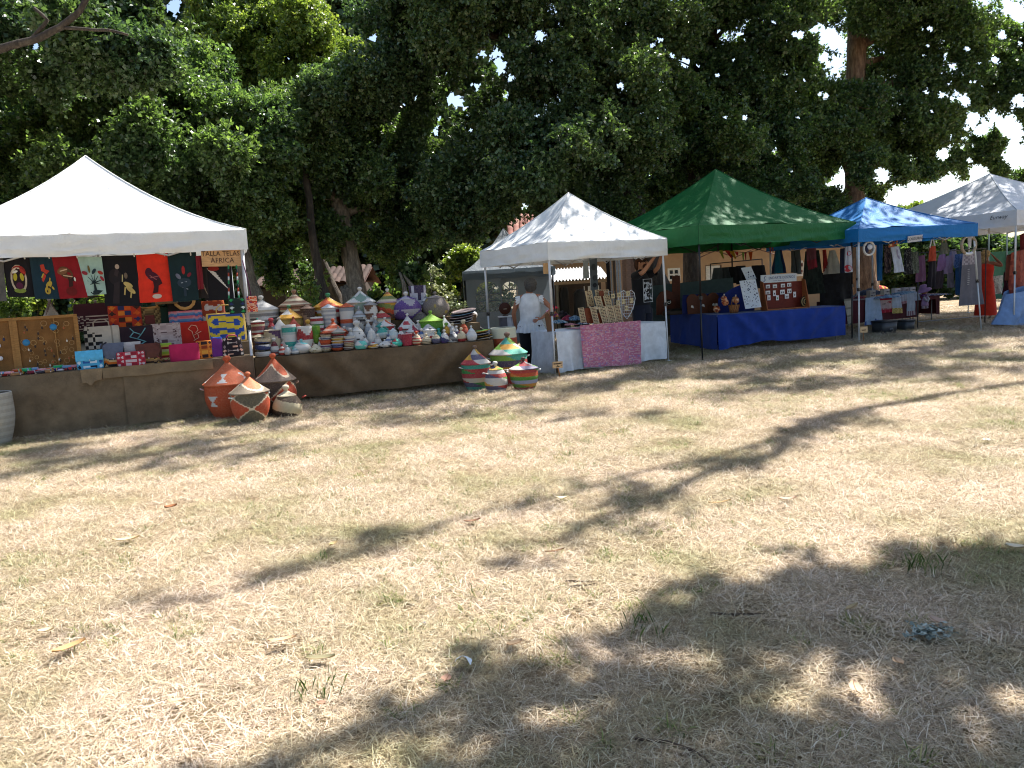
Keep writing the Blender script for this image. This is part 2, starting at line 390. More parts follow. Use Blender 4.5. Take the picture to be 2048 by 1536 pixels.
# lines of sight through the crowns where the sky shows (photo pixels, radius)
GAPS = [(348, 12, 26), (352, 40, 12), (70, 90, 17), (745, 75, 16), (905, 195, 20), (928, 215, 16), (880, 235, 12), (965, 110, 14), (950, 170, 17), (1000, 135, 16), (1080, 70, 14), (1065, 100, 9), (985, 60, 8),
        (1015, 70, 9), (870, 265, 13), (930, 290, 8), (895, 130, 9), (1240, 170, 10), (1370, 125, 14), (1395, 135, 10), (1345, 110, 9), (1655, 75, 22), (1645, 115, 13), (1600, 70, 12), (1705, 95, 9),
        (1640, 50, 8), (1045, 412, 15), (1085, 403, 9), (1800, 402, 34), (1856, 390, 30), (1765, 350, 18), (1896, 368, 24), (1885, 310, 16), (1958, 352, 26), (1826, 372, 14), (1925, 375, 16),
        (1680, 350, 17), (1655, 365, 14), (1930, 200, 15), (2025, 260, 26), (2038, 200, 16), (2030, 310, 26), (1965, 260, 15), (1985, 230, 11), (2040, 30, 20), (2005, 70, 13), (1990, 120, 11), (620, 85, 8), (580, 115, 9), (575, 70, 7),
        (1560, 320, 8), (1500, 340, 7), (1600, 345, 9), (1620, 330, 8), (700, 40, 9), (675, 20, 9), (525, 250, 6), (1450, 235, 8), (1200, 205, 6), (1150, 215, 7), (1105, 285, 7)]
_gr = random.Random(31)
for x0, x1, y0, y1, k in ((790, 1110, 50, 310, 62), (1180, 1700, 40, 400, 60), (1840, 2048, 40, 400, 46), (560, 780, 20, 130, 16), (480, 800, 200, 430, 12), (20, 480, 20, 260, 8)):
    for _ in range(k): GAPS.append((_gr.uniform(x0, x1), _gr.uniform(y0, y1), _gr.choice([4, 5, 6, 7, 9])))
GA = np.array(GAPS, float) * np.array([1, 1, 1.12])
cr_, cu_, cf_ = (np.array(x[:]) for x in (CR, CU, CF))
def in_gap(Q, soft=0.35, rr=None):
    v = Q - np.array([0, 0, CAM_H]); k = np.maximum(v @ cf_, 0.1); x = 1024 + FPX * (v @ cr_) / k; y = 768 - FPX * (v @ cu_) / k
    d = np.hypot(x[:, None] - GA[None, :, 0], (y[:, None] - GA[None, :, 1])) / GA[None, :, 2]
    return (d.min(axis=1) < 1.0 + soft * (rr - 0.5) * 2)
def leaf_mesh(name, clusters, mat, leaf=(0.09, 0.03), per=14, spread=0.30, gaps=True, seed=1, void=0.1):
    r = np.random.default_rng(seed); cs = []
    for c, rad, k in clusters:
        q = r.normal(size=(k, 3)); q /= np.linalg.norm(q, axis=1)[:, None]; q *= (r.random(k) ** 0.42)[:, None]
        # lumpy outline: clumps of different reach
        ph = r.uniform(0, 6.28, 3); lump = 1 + 0.28 * np.sin(3.1 * q[:, 0] + ph[0]) * np.sin(3.7 * q[:, 2] + ph[1]) + 0.14 * np.sin(7 * q[:, 1] + ph[2])
        cs.append(np.array(c)[None, :] + q * np.array(rad)[None, :] * lump[:, None])
    S = np.concatenate(cs)
    if gaps: S = S[~in_gap(S, 0.2, r.random(len(S)))]
    if void > -9:
        v = np.zeros(len(S))
        for wl_, am in ((1.5, 1.0), (0.8, 0.8), (0.42, 0.6)):
            for _ in range(4): kv = r.normal(size=3); kv *= 6.283 / wl_ / np.linalg.norm(kv); v += am * np.sin(S @ kv + r.uniform(0, 6.28))
        S = S[v > void]
    S = S[S[:, 2] > 0.15]; n = len(S)
    d = r.normal(size=(n, 3)); d[:, 2] -= 0.25; d /= np.linalg.norm(d, axis=1)[:, None]
    B = np.repeat(S, per, 0) + np.repeat(d, per, 0) * (r.random(n * per) * spread)[:, None]; DD = np.repeat(d, per, 0)
    if gaps: kp = ~in_gap(B, 0.3, np.repeat(r.random(n), per)); B = B[kp]; DD = DD[kp]
    N = len(B); ld = DD * 0.6 + r.normal(size=(N, 3)) * 0.75; ld /= np.linalg.norm(ld, axis=1)[:, None]
    up = r.normal(size=(N, 3)) * 0.75 + np.array([0, 0, 1.0]); sd_ = np.cross(ld, up); sd_ /= np.maximum(np.linalg.norm(sd_, axis=1), 1e-6)[:, None]
    s = (0.65 + 0.7 * r.random(N))[:, None]; Lh = ld * leaf[0] * s; Wd = sd_ * leaf[1] * s; nn = np.cross(sd_, ld) * leaf[1] * 0.35 * s
    V = np.empty((N, 4, 3), np.float32); V[:, 0] = B; V[:, 1] = B + Lh * 0.5 + Wd + nn; V[:, 2] = B + Lh; V[:, 3] = B + Lh * 0.5 - Wd + nn
    me = bpy.data.meshes.new(name); me.vertices.add(N * 4); me.vertices.foreach_set("co", V.ravel())
    me.loops.add(N * 4); me.loops.foreach_set("vertex_index", np.arange(N * 4, dtype=np.int32))
    me.polygons.add(N); me.polygons.foreach_set("loop_start", np.arange(0, N * 4, 4, dtype=np.int32))
    me.update(calc_edges=True); me.materials.append(mat); return me
def at_clusters(lst, Y, dens, flat=0.8):
    """(px, py, r_px[, depth offset]) at depth Y -> centres, radii, number of sprays."""
    out = []
    for q in lst:
        y = Y + (q[3] if len(q) > 3 else rnd.uniform(-1.2, 1.2)); P = AT(q[0], q[1], y); m = MPP(P); R = q[2] * m
        out.append((tuple(P), (R, R * 0.9, R * flat), int(dens * q[2] * q[2] * (m / 0.0129) ** 2 / 100)))
    return out
def limb_pts(a, b, sag=0.0, n=6):
    a, b = Vector(a), Vector(b); j = Vector((rnd.uniform(-.3, .3), rnd.uniform(-.3, .3), rnd.uniform(0, .5))) * (b - a).length * 0.3
    return [a.lerp(b, t) + j * math.sin(math.pi * t) + Vector((fbm(t * 3, a.x), fbm(t * 3, a.y, 5), fbm(t * 3, a.z, 9))) * 0.05 * (b - a).length for t in [i / n for i in range(n + 1)]]
def tree(name, label, base, path, r0, clusters, leafmat, barkmat, group=None, limbs=8, leaf=(0.09, 0.03), seed=1, per=14, gaps=True, top=0.45):
    """path: points of the trunk relative to base; clusters: world-space leaf clumps."""
    base = Vector(base); t = thing(name, label, 'tree', base, 0, group)
    n = len(path); pts = []; rad = []
    for i in range(n - 1):
        for k in range(5):
            q = k / 5; p = Vector(path[i]).lerp(Vector(path[i + 1]), q); f = (i + q) / (n - 1)
            rr = r0 * lerp(1, top, f) * (1 + 0.55 * math.exp(-p.z * 2.2)) * (1 + 0.12 * fbm(p.z * 1.7, base.x)); pts.append(p + Vector((fbm(p.z, base.x, 3), fbm(p.z, base.y, 7), 0)) * r0 * 0.35); rad.append(rr)
    pts.append(Vector(path[-1])); rad.append(r0 * top)
    mb = MB(); mb.tube(pts, rad, '#555555', n=14)
    # knobbly bark relief
    o = None
    for i, p in enumerate(mb.v):
        k = 1 + 0.1 * fbm(p[0] * 4 + base.x, p[1] * 4, p[2] * 1.5); c = pts[min(i // 14, len(pts) - 1)]
        mb.v[i] = (c.x + (p[0] - c.x) * k, c.y + (p[1] - c.y) * k, p[2])
    mb.build("trunk", barkmat, t)
    cl = sorted(clusters, key=lambda c: -c[2])
    for c, rad_, k in (cl[:limbs] if limbs else []):
        b = Vector(c) - base; a = min(pts[len(pts) // 3:], key=lambda p: (p - b).length + (0.8 * max(0, p.z - b.z + 0.5)))
        if (b - a).length < 0.4: continue
        lp = limb_pts(a, b); lm = MB(); m = len(lp)
        lm.tube(lp, [max(0.018, r0 * 0.42 * (1 - 0.82 * i / (m - 1))) for i in range(m)], '#555555', n=7)
        for _ in range(3):
            q = lp[rnd.randint(2, m - 1)]; e = q + Vector((rnd.uniform(-1, 1), rnd.uniform(-1, 1), rnd.uniform(-.4, .6))) * 0.8 * rad_[0]
            lm.tube(limb_pts(q, e, n=4), [0.028, 0.022, 0.017, 0.012, 0.007], '#555555', n=5)
        lm.build("limb", barkmat, t)
    me = leaf_mesh("crown", clusters, leafmat, leaf, per, seed=seed, gaps=gaps)
    V = np.empty(len(me.vertices) * 3, np.float32); me.vertices.foreach_get("co", V); V = V.reshape(-1, 3) - np.array(base[:], np.float32); me.vertices.foreach_set("co", V.ravel())
    c = bpy.data.objects.new("crown", me); COL.objects.link(c); c.parent = t; return t
GT = "big trees shading the stalls"
D = 62
def gnd(px, Y): return Vector((AT(px, 560, Y).x, Y, 0))
b = gnd(520, 18.5)
tree("oak_tree", "broad oak with an ivy covered trunk just behind the African fabric stall", b, [(0.05, 0, 0), (-0.1, 0, 1.2), (-0.35, 0.1, 2.6), (-0.9, 0.3, 4.2), (-1.5, 0.5, 6.5)], 0.27,
     at_clusters([(60, 330, 105), (150, 250, 115), (300, 300, 115), (250, 190, 115), (400, 370, 95), (420, 255, 115), (330, 410, 70), (50, 215, 110), (500, 330, 85), (480, 420, 60), (10, 400, 90), (150, 380, 80), (230, 430, 60), (370, 150, 90), (530, 240, 70), (545, 420, 50), (430, 460, 50), (500, 470, 40), (-80, 300, 120)], 18.2, D)
     + at_clusters([(120, 330, 60, -2.4), (300, 250, 60, -2.4), (220, 300, 60, -2.6), (380, 330, 55, -2.3), (450, 290, 50, -2.4)], 18.2, D * 0.7), OAK, BARK_P, GT, seed=21)
b = gnd(-160, 14)
tree("oak_tree", "dark oak reaching in over the African fabric stall with a bare grey bough", b, [(0, 0, 0), (0.1, 0.1, 2.5), (0.3, 0.1, 4.5), (0.9, 0.2, 6.5)], 0.3,
     at_clusters([(40, 20, 75), (140, 50, 65), (260, 40, 85), (190, 130, 75), (90, 150, 60), (10, 130, 60), (290, 110, 60), (-120, 60, 120), (-150, 220, 110)], 14.5, D), DARK, BARK_P, GT, limbs=2, seed=22)
for pts, r0_ in (([(-190, 160), (-20, 105), (60, 82), (120, 55), (160, 22), (190, -30)], .075), ([(60, 82), (95, 40), (60, 10)], .035), ([(120, 55), (215, 60), (270, 75)], .028)):
    q = [AT(x, y, 12.6) - b for x, y in pts]; lm = MB(); lm.tube([q[i].lerp(q[i + 1], k / 4) + Vector((0, 0, .03 * fbm(i + k / 4, 2))) for i in range(len(q) - 1) for k in range(4)], [r0_ * (1 - .6 * i / (4 * len(q))) for i in range(4 * (len(q) - 1))], '#555555', n=8); lm.build('limb', BARK_D, [o_ for o_ in SC.objects if o_.name.startswith('oak_tree') and o_.type == 'EMPTY'][-1])
b = gnd(655, 24.5)
tree("lime_tree", "sunlit yellow green tree rising above the dark oaks", b, [(0.6, 0, 0), (0.3, 0, 1.3), (-0.2, 0, 3), (-0.9, 0, 6), (-1.6, 0.2, 9.5)], 0.24,
     at_clusters([(440, 70, 85), (550, 80, 90), (520, 165, 85), (610, 150, 75), (600, 50, 80), (450, 165, 60), (640, 215, 55), (400, 20, 60), (500, 10, 80), (700, 130, 60), (460, 240, 60)], 24.5, D * 0.7), LIME, BARK_D, GT, seed=23)
b = gnd(716, 20)
tree("oak_tree", "oak with a broken pale trunk behind the basket table", b, [(0.1, 0, 0), (0.0, 0, 1.2), (-0.15, 0.1, 2.6), (-0.4, 0.2, 4.4), (-0.2, 0.3, 6.8)], 0.3,
     at_clusters([(640, 250, 80), (690, 330, 85), (760, 290, 80), (620, 350, 85), (560, 310, 70), (720, 410, 75), (800, 400, 65), (600, 430, 65), (530, 460, 45), (770, 470, 55), (660, 470, 50), (830, 330, 60), (700, 230, 70), (850, 450, 50), (680, 160, 60), (580, 210, 60), (840, 250, 55), (620, 290, 50, -1.5), (740, 350, 45, -1.6)], 20.5, D), OAK, BARK_P, GT, seed=24)
b = gnd(660, 18.8)
tree("young_oak", "slender dark leaning tree behind the basket table", b, [(0.15, 0, 0), (-0.05, 0, 1.2), (-0.25, 0, 2.1), (-0.35, 0, 3.6), (-0.3, 0.1, 5.5)], 0.15,
     at_clusters([(650, 190, 45), (620, 260, 40), (700, 200, 50), (760, 190, 60), (680, 300, 40)], 18.8, D), DARK, BARK_D, GT, limbs=4, seed=25)
b = gnd(1322, 21)
TOPE = [((2.3, 17.6, 11.2), (3.0, 2.2, 2.4), 3600), ((3.6, 22.8, 13.0), (3.0, 2.4, 2.2), 1800), ((0.2, 20, 10.8), (2.6, 2.4, 2.2), 1000), ((8.6, 20.8, 11.6), (2.4, 2.2, 2.2), 3000)]
tree("oak_tree", "huge dark oak standing behind the white and green tents with long boughs", b, [(0.1, 0, 0), (-0.15, 0, 1.4), (-0.65, 0, 2.9), (-0.9, 0.1, 4.5), (-1.4, 0.2, 7.0), (-1.2, 0.3, 10)], 0.42,
     at_clusters([(800, 60, 105), (900, 50, 95), (850, 160, 75), (760, 150, 80), (1000, 40, 85), (1100, 130, 100), (1150, 240, 110), (1050, 300, 95), (950, 350, 85), (1100, 370, 75), (1200, 330, 85), (1250, 200, 100), (1300, 70, 105), (900, 420, 65), (1170, 60, 95), (1020, 210, 70), (960, 260, 55), (1230, 110, 70), (990, 400, 60), (1170, 390, 50), (1260, 300, 80), (860, 320, 60), (880, 370, 55), (1000, -60, 120), (1200, -60, 120), (840, -60, 100), (1060, 345, 60, -2.5), (1180, 280, 60, -2.5), (930, 450, 40)], 19.5, D) + TOPE,
     DARK, BARK_D, GT, limbs=12, seed=26)
b = gnd(1384, 23.5)
tree("oak_tree", "thick trunked oak behind the green tent", b, [(0, 0, 0), (0.02, 0, 1.5), (0.0, 0, 3), (0.15, 0.1, 5), (0.7, 0.2, 8)], 0.29,
     at_clusters([(1380, 100, 105), (1400, 220, 100), (1310, 290, 85), (1440, 320, 85), (1500, 180, 100), (1550, 270, 85), (1580, 60, 80), (1330, 390, 60), (1500, 380, 55), (1590, 350, 55), (1460, 40, 90), (1400, 370, 60), (1530, 400, 45), (1570, 150, 70), (1450, -60, 110), (1600, 410, 40), (1560, 425, 40), (1610, 300, 45), (1215, 400, 30, -2), (1250, 412, 32, -2), (1232, 410, 30, -3), (1225, 425, 24, -3), (1350, 180, 60, -2), (1480, 260, 60, -2.5)], 23, D) + [((8.6, 21.5, 11.3), (3.0, 2.4, 2.2), 2700), ((7.4, 24, 12), (3, 2.6, 2.4), 500)], OAK, BARK_D, GT, limbs=10, seed=27)
b = gnd(1733, 24.5)
tree("oak_tree", "tall oak with a reddish brown trunk rising behind the blue tent", b, [(0, 0, 0), (-0.1, 0, 1.6), (-0.35, 0, 3.2), (-0.45, 0, 5.4), (-0.3, 0.1, 7.6), (0.2, 0.3, 10.5)], 0.4,
     at_clusters([(1700, 215, 70), (1790, 110, 95), (1820, 220, 85), (1750, 290, 70), (1650, 250, 65), (1890, 140, 85), (1850, 290, 50), (1640, 320, 50), (1735, 335, 42), (1870, 50, 85), (1770, 20, 75), (1610, 200, 60), (1690, 270, 50), (1610, 100, 50), (1720, 30, 50), (1900, 240, 50), (1640, 400, 40), (1650, 430, 35), (1600, 20, 60), (1800, -60, 120)], 24, D * 0.85) + [((11.6, 22.6, 11.6), (3.0, 2.2, 2.0), 420), ((13.5, 24, 12.6), (3, 2.6, 2.2), 420)], OAK, BARK_R, GT, limbs=10, seed=28, top=0.6)
# the big tree at the side of the field: its crown hangs over the camera, out of view, and shades the grass
b = Vector((9.6, 5.6, 0))
HC = []
br = gnd(2230, 26)
tree('oak_tree', 'leafy tree whose boughs hang over the greyish white tent at the picture edge', br, [(0, 0, 0), (0.1, 0, 2), (-0.2, 0, 4), (-0.9, 0, 6.5), (-1.6, 0, 9)], 0.32, at_clusters([(2030, 140, 65), (1985, 60, 50), (2040, 360, 36), (1950, 190, 45), (1945, 300, 30), (2015, 330, 28), (1915, 320, 26), (1880, 335, 20), (1965, 285, 28), (2045, 60, 70), (1990, 290, 30), (2090, 200, 90), (2100, 60, 90), (1935, 90, 40), (2040, 230, 40), (1860, 345, 16), (1985, 345, 22), (1800, 350, 42), (1850, 345, 40), (1900, 335, 42), (1950, 335, 40), (1765, 385, 32), (1830, 385, 34), (1880, 380, 30), (1930, 365, 30)], 25, D * 0.8), OAK, BARK_D, GT, limbs=0, seed=30)
def shade(gx, gy, z, rx, ry, k):     # leaf clump whose shade falls on the grass at (gx, gy)
    q = z / math.tan(RA(SUN_EL)); return ((gx + math.sin(RA(SUN_AZ)) * q, gy + math.cos(RA(SUN_AZ)) * q, z), (rx, ry, 0.55), int(k * 0.5))
_rs = random.Random(77); SH = []
def in_shade(x, y):
    """the part of the grass that the overhanging boughs keep in shade"""
    edge = [(-1.35, 2.3), (-0.75, 2.85), (-0.15, 3.1), (0.55, 3.35), (1.25, 3.95), (1.6, 4.0), (2.2, 3.9), (2.55, 4.15), (3.1, 3.7), (5.5, 4.2)]
    if x < -1.35: return False
    for (x0, y0), (x1, y1) in zip(edge, edge[1:]):
        if x0 <= x < x1: return y < lerp(y0, y1, (x - x0) / (x1 - x0))
    return x < 6.5 and y < 4.2
_gy = -0.6
while _gy < 4.3:
    _gx = -1.4
    while _gx < 6.2:
        x, y = _gx + _rs.uniform(-.12, .12), _gy + _rs.uniform(-.08, .08)
        if in_shade(x, y) and (fbm(x * 1.9 + 3, y * 3.1, 2) > -0.17): SH.append(shade(x, y, 8.2 + _rs.uniform(-.5, .6), .25, .18, 84))
        _gx += .34
    _gy += .25
for _ in range(22):
    x, y = _rs.uniform(-.2, 6.3), _rs.uniform(-.5, 3.9)
    if in_shade(x - .25, y + .3) and in_shade(x, y + .35): SH.append(shade(x, y, _rs.uniform(9.5, 12.5), .4, .3, 130))
for _ in range(110):
    x, y = _rs.uniform(-3.5, 8.5), _rs.uniform(-9, 1.0); SH.append(shade(x, y, _rs.uniform(6.5, 12), .9, .8, 150))
H = tree("plane_tree", "big spreading tree beside the field whose unseen crown shades the grass", b, [(0, 0, 0), (0, 0.1, 3), (-0.2, 0.3, 6), (-0.6, 0.6, 8.2), (-0.8, 1.2, 10.5)], 0.36, HC + SH, OAK, BARK_R, GT, limbs=0, seed=29, leaf=(0.13, 0.06), per=7)
for pts, rr in (([(9.3, 6.1, 6.8), (6.5, 5.6, 8.2), (4.5, 5.4, 8.6), (3.0, 4.6, 8.8)], 0.15), ([(9.3, 6.1, 6.8), (8.6, 8.4, 8.0), (7.0, 8.6, 8.6)], 0.1)):
    lp = []
    for i in range(len(pts) - 1):
        a, c = Vector(pts[i]), Vector(pts[i + 1])
        for k in range(5): lp.append(a.lerp(c, k / 5) + Vector((fbm(i + k / 5, 3), fbm(i + k / 5, 8), fbm(i + k / 5, 1))) * 0.12 - b)
    lp.append(Vector(pts[-1]) - b); m = len(lp); lm = MB(); lm.tube(lp, [rr * (1 - 0.6 * i / m) for i in range(m)], '#555555', n=8); lm.build("limb", BARK_R, H)
# a tall eucalyptus out of the picture: the shade of its high boughs makes the soft streaks and flecks on the grass
b = Vector((16.2, 15.2, 0)); ES = []
for (x0, y0), (x1, y1), k, sp, n_ in (((3.6, 8.3), (0.1, 4.5), 22, .07, 15), ((2.2, 7.0), (-2.1, 4.0), 14, .06, 6), ((-6.0, 8.9), (-3.2, 8.5), 15, .28, 26), ((-5.4, 8.0), (-2.6, 8.1), 9, .2, 20), ((-1.6, 9.6), (1.2, 9.2), 12, .22, 20), ((-2.6, 10.6), (0.4, 11.2), 10, .3, 24), ((1.0, 11.6), (4.5, 12.6), 36, .4, 34), ((2.6, 10.2), (7.0, 11.2), 30, .45, 30), ((4.0, 13.2), (9.0, 14.6), 60, .5, 36), ((6.0, 12.0), (11.5, 13.6), 50, .5, 36), ((8.5, 15.4), (13.0, 16.6), 50, .55, 36), ((7.5, 10.0), (10.5, 11.4), 16, .4, 26)):
    for i in range(k):
        q = i / max(1, k - 1); ES.append(shade(lerp(x0, x1, q) + _rs.gauss(0, sp), lerp(y0, y1, q) + _rs.gauss(0, sp), (11.0 if sp < .12 else 16.0) + _rs.uniform(-.6, .6), _rs.uniform(.14, .34), _rs.uniform(.14, .34), n_ * 2))
TT_ = tree("eucalyptus_tree", "tall eucalyptus beside the field whose long dry leaves lie on the grass", b, [(0, 0, 0), (0.1, 0, 4), (-.2, 0.2, 8), (-.6, .4, 13), (-1.2, .6, 19)], 0.42, ES + [((17.2, 24.0, 12.5), (2.6, 2.4, 2.0), 1600), ((15.2, 22.6, 12.0), (2.0, 2.0, 1.8), 700)], OAK, BARK_R, GT, limbs=0, seed=33, leaf=(0.15, 0.035), per=8)
def sp_(x, y, z=11.0): return Vector(shade(x, y, z, 0, 0, 0)[0])
for pts, rr in (([Vector((15.7, 15.4, 9.5)), Vector((13.2, 15.6, 10.6)), sp_(3.7, 8.4), sp_(2.5, 7.2), sp_(1.7, 6.2), sp_(.9, 5.4), sp_(.1, 4.5)], .12), ([sp_(3.4, 8.1), sp_(2.2, 7.0), sp_(.4, 5.7), sp_(-1.0, 4.75), sp_(-2.2, 4.0)], .055)):
    lp = []
    for i in range(len(pts) - 1):
        for k in range(6): lp.append(pts[i].lerp(pts[i + 1], k / 6) + Vector((fbm(i + k / 6, 3), fbm(i + k / 6, 8), fbm(i + k / 6, 1))) * 0.28 - b)
    m = len(lp); lm = MB(); lm.tube(lp, [rr * (1 - 0.65 * i / m) for i in range(m)], '#555555', n=8); lm.build("limb", BARK_R, TT_)

def bush(name, label, lst, Y, mat, dens=D, leaf=(0.09, 0.04), group=None, seed=40, cat='bush', stems=True):
    cl = at_clusters(lst, Y, dens); c0 = Vector(cl[0][0]); base = Vector((c0.x, c0.y, 0)); t = thing(name, label, cat, base, 0, group)
    if stems:
        sm = MB()
        for c, rr, k in cl: sm.tube([(rnd.uniform(-.1, .1), rnd.uniform(-.1, .1), 0), tuple((Vector(c) - base) * 0.5), tuple(Vector(c) - base)], [0.03, 0.02, 0.008], '#55483a', n=5)
        sm.build("stem", 'wood', t)
    me = leaf_mesh("foliage", cl, mat, leaf, 8, 0.22, gaps=False, seed=seed); V = np.empty(len(me.vertices) * 3, np.float32); me.vertices.foreach_get("co", V)
    me.vertices.foreach_set("co", (V.reshape(-1, 3) - np.array(base[:], np.float32)).ravel())
    o = bpy.data.objects.new("foliage", me); COL.objects.link(o); o.parent = t; return t
bush("leafy_bush", "bright yellow green bush beside the grey tent", [(900, 540, 32), (930, 520, 36), (905, 575, 28), (945, 545, 30), (880, 560, 22)], 25, LIME, D * 1.2, seed=41)
bush("flowering_bush", "bush with pale grey sprigs behind the round pots", [(860, 545, 24), (870, 585, 24), (890, 600, 18), (850, 610, 25), (905, 615, 20)], 22, GREY, D * 0.8, seed=42)
bush("laurel_bush", "dark bush with lit leaves between the broken trunk and the basket stall", [(760, 575, 22), (790, 545, 30), (800, 585, 25), (745, 610, 22), (820, 555, 25)], 21, OAK, D, leaf=(0.13, 0.07), seed=43)
bush("laurel_bush", "dark shrubs growing round the ivy covered trunk", [(600, 560, 16), (632, 552, 15), (615, 545, 14), (545, 520, 30), (580, 500, 28), (560, 560, 25), (600, 590, 25), (470, 540, 30)], 22, OAK, D, seed=44)
bush("sapling", "thin sapling with small pale leaves behind the striped basket", [(622, 585, 8), (614, 600, 7), (632, 600, 8), (620, 570, 6)], 17, LIME, D * 0.8, leaf=(0.07, 0.035), seed=45)
bush("privet_bush", "shrubs seen under the hanging shirts at the back of the fabric stall", [(30, 610, 30), (80, 595, 22), (150, 600, 26), (195, 600, 20), (0, 560, 40), (120, 560, 40), (220, 570, 40)], 19, LIME, D * 0.7, seed=46)
bush("far_tree", "small sunlit tree far off above the blue tent", [(1825, 418, 20), (1850, 428, 18), (1805, 430, 14), (1835, 455, 30)], 60, LIME, D * 0.5, leaf=(0.3, 0.15), seed=47, cat='tree')
bush("hedge", "dark hedge at the end of the field behind the clothes rails", [(x, 500 + 8 * (i % 3), 42) for i, x in enumerate(range(1700, 2110, 42))] + [(x, 560, 36) for x in range(1760, 2110, 48)], 33, DARK, D * 0.55, leaf=(0.16, 0.08), seed=48, cat='hedge')
# far-off wood that closes the view behind the oaks
fw = []
for x in range(-260, 960, 85):
    for y in range(-60, 640, 85): fw.append((x + rnd.uniform(-25, 25), y + rnd.uniform(-25, 25), 70, rnd.uniform(-2, 3)))
for x in range(930, 1700, 70):
    for y in range(330, 440, 45): fw.append((x, y + rnd.uniform(-15, 15), 42, rnd.uniform(-2, 3)))
o = bpy.data.objects.new("woodland", leaf_mesh("woodland", at_clusters(fw, 42, 9, flat=1.0), DARK, (0.34, 0.17), 7, 0.6, seed=60)); COL.objects.link(o)
tag(o, "dark wood closing the view behind the stalls", None, None, 'stuff')
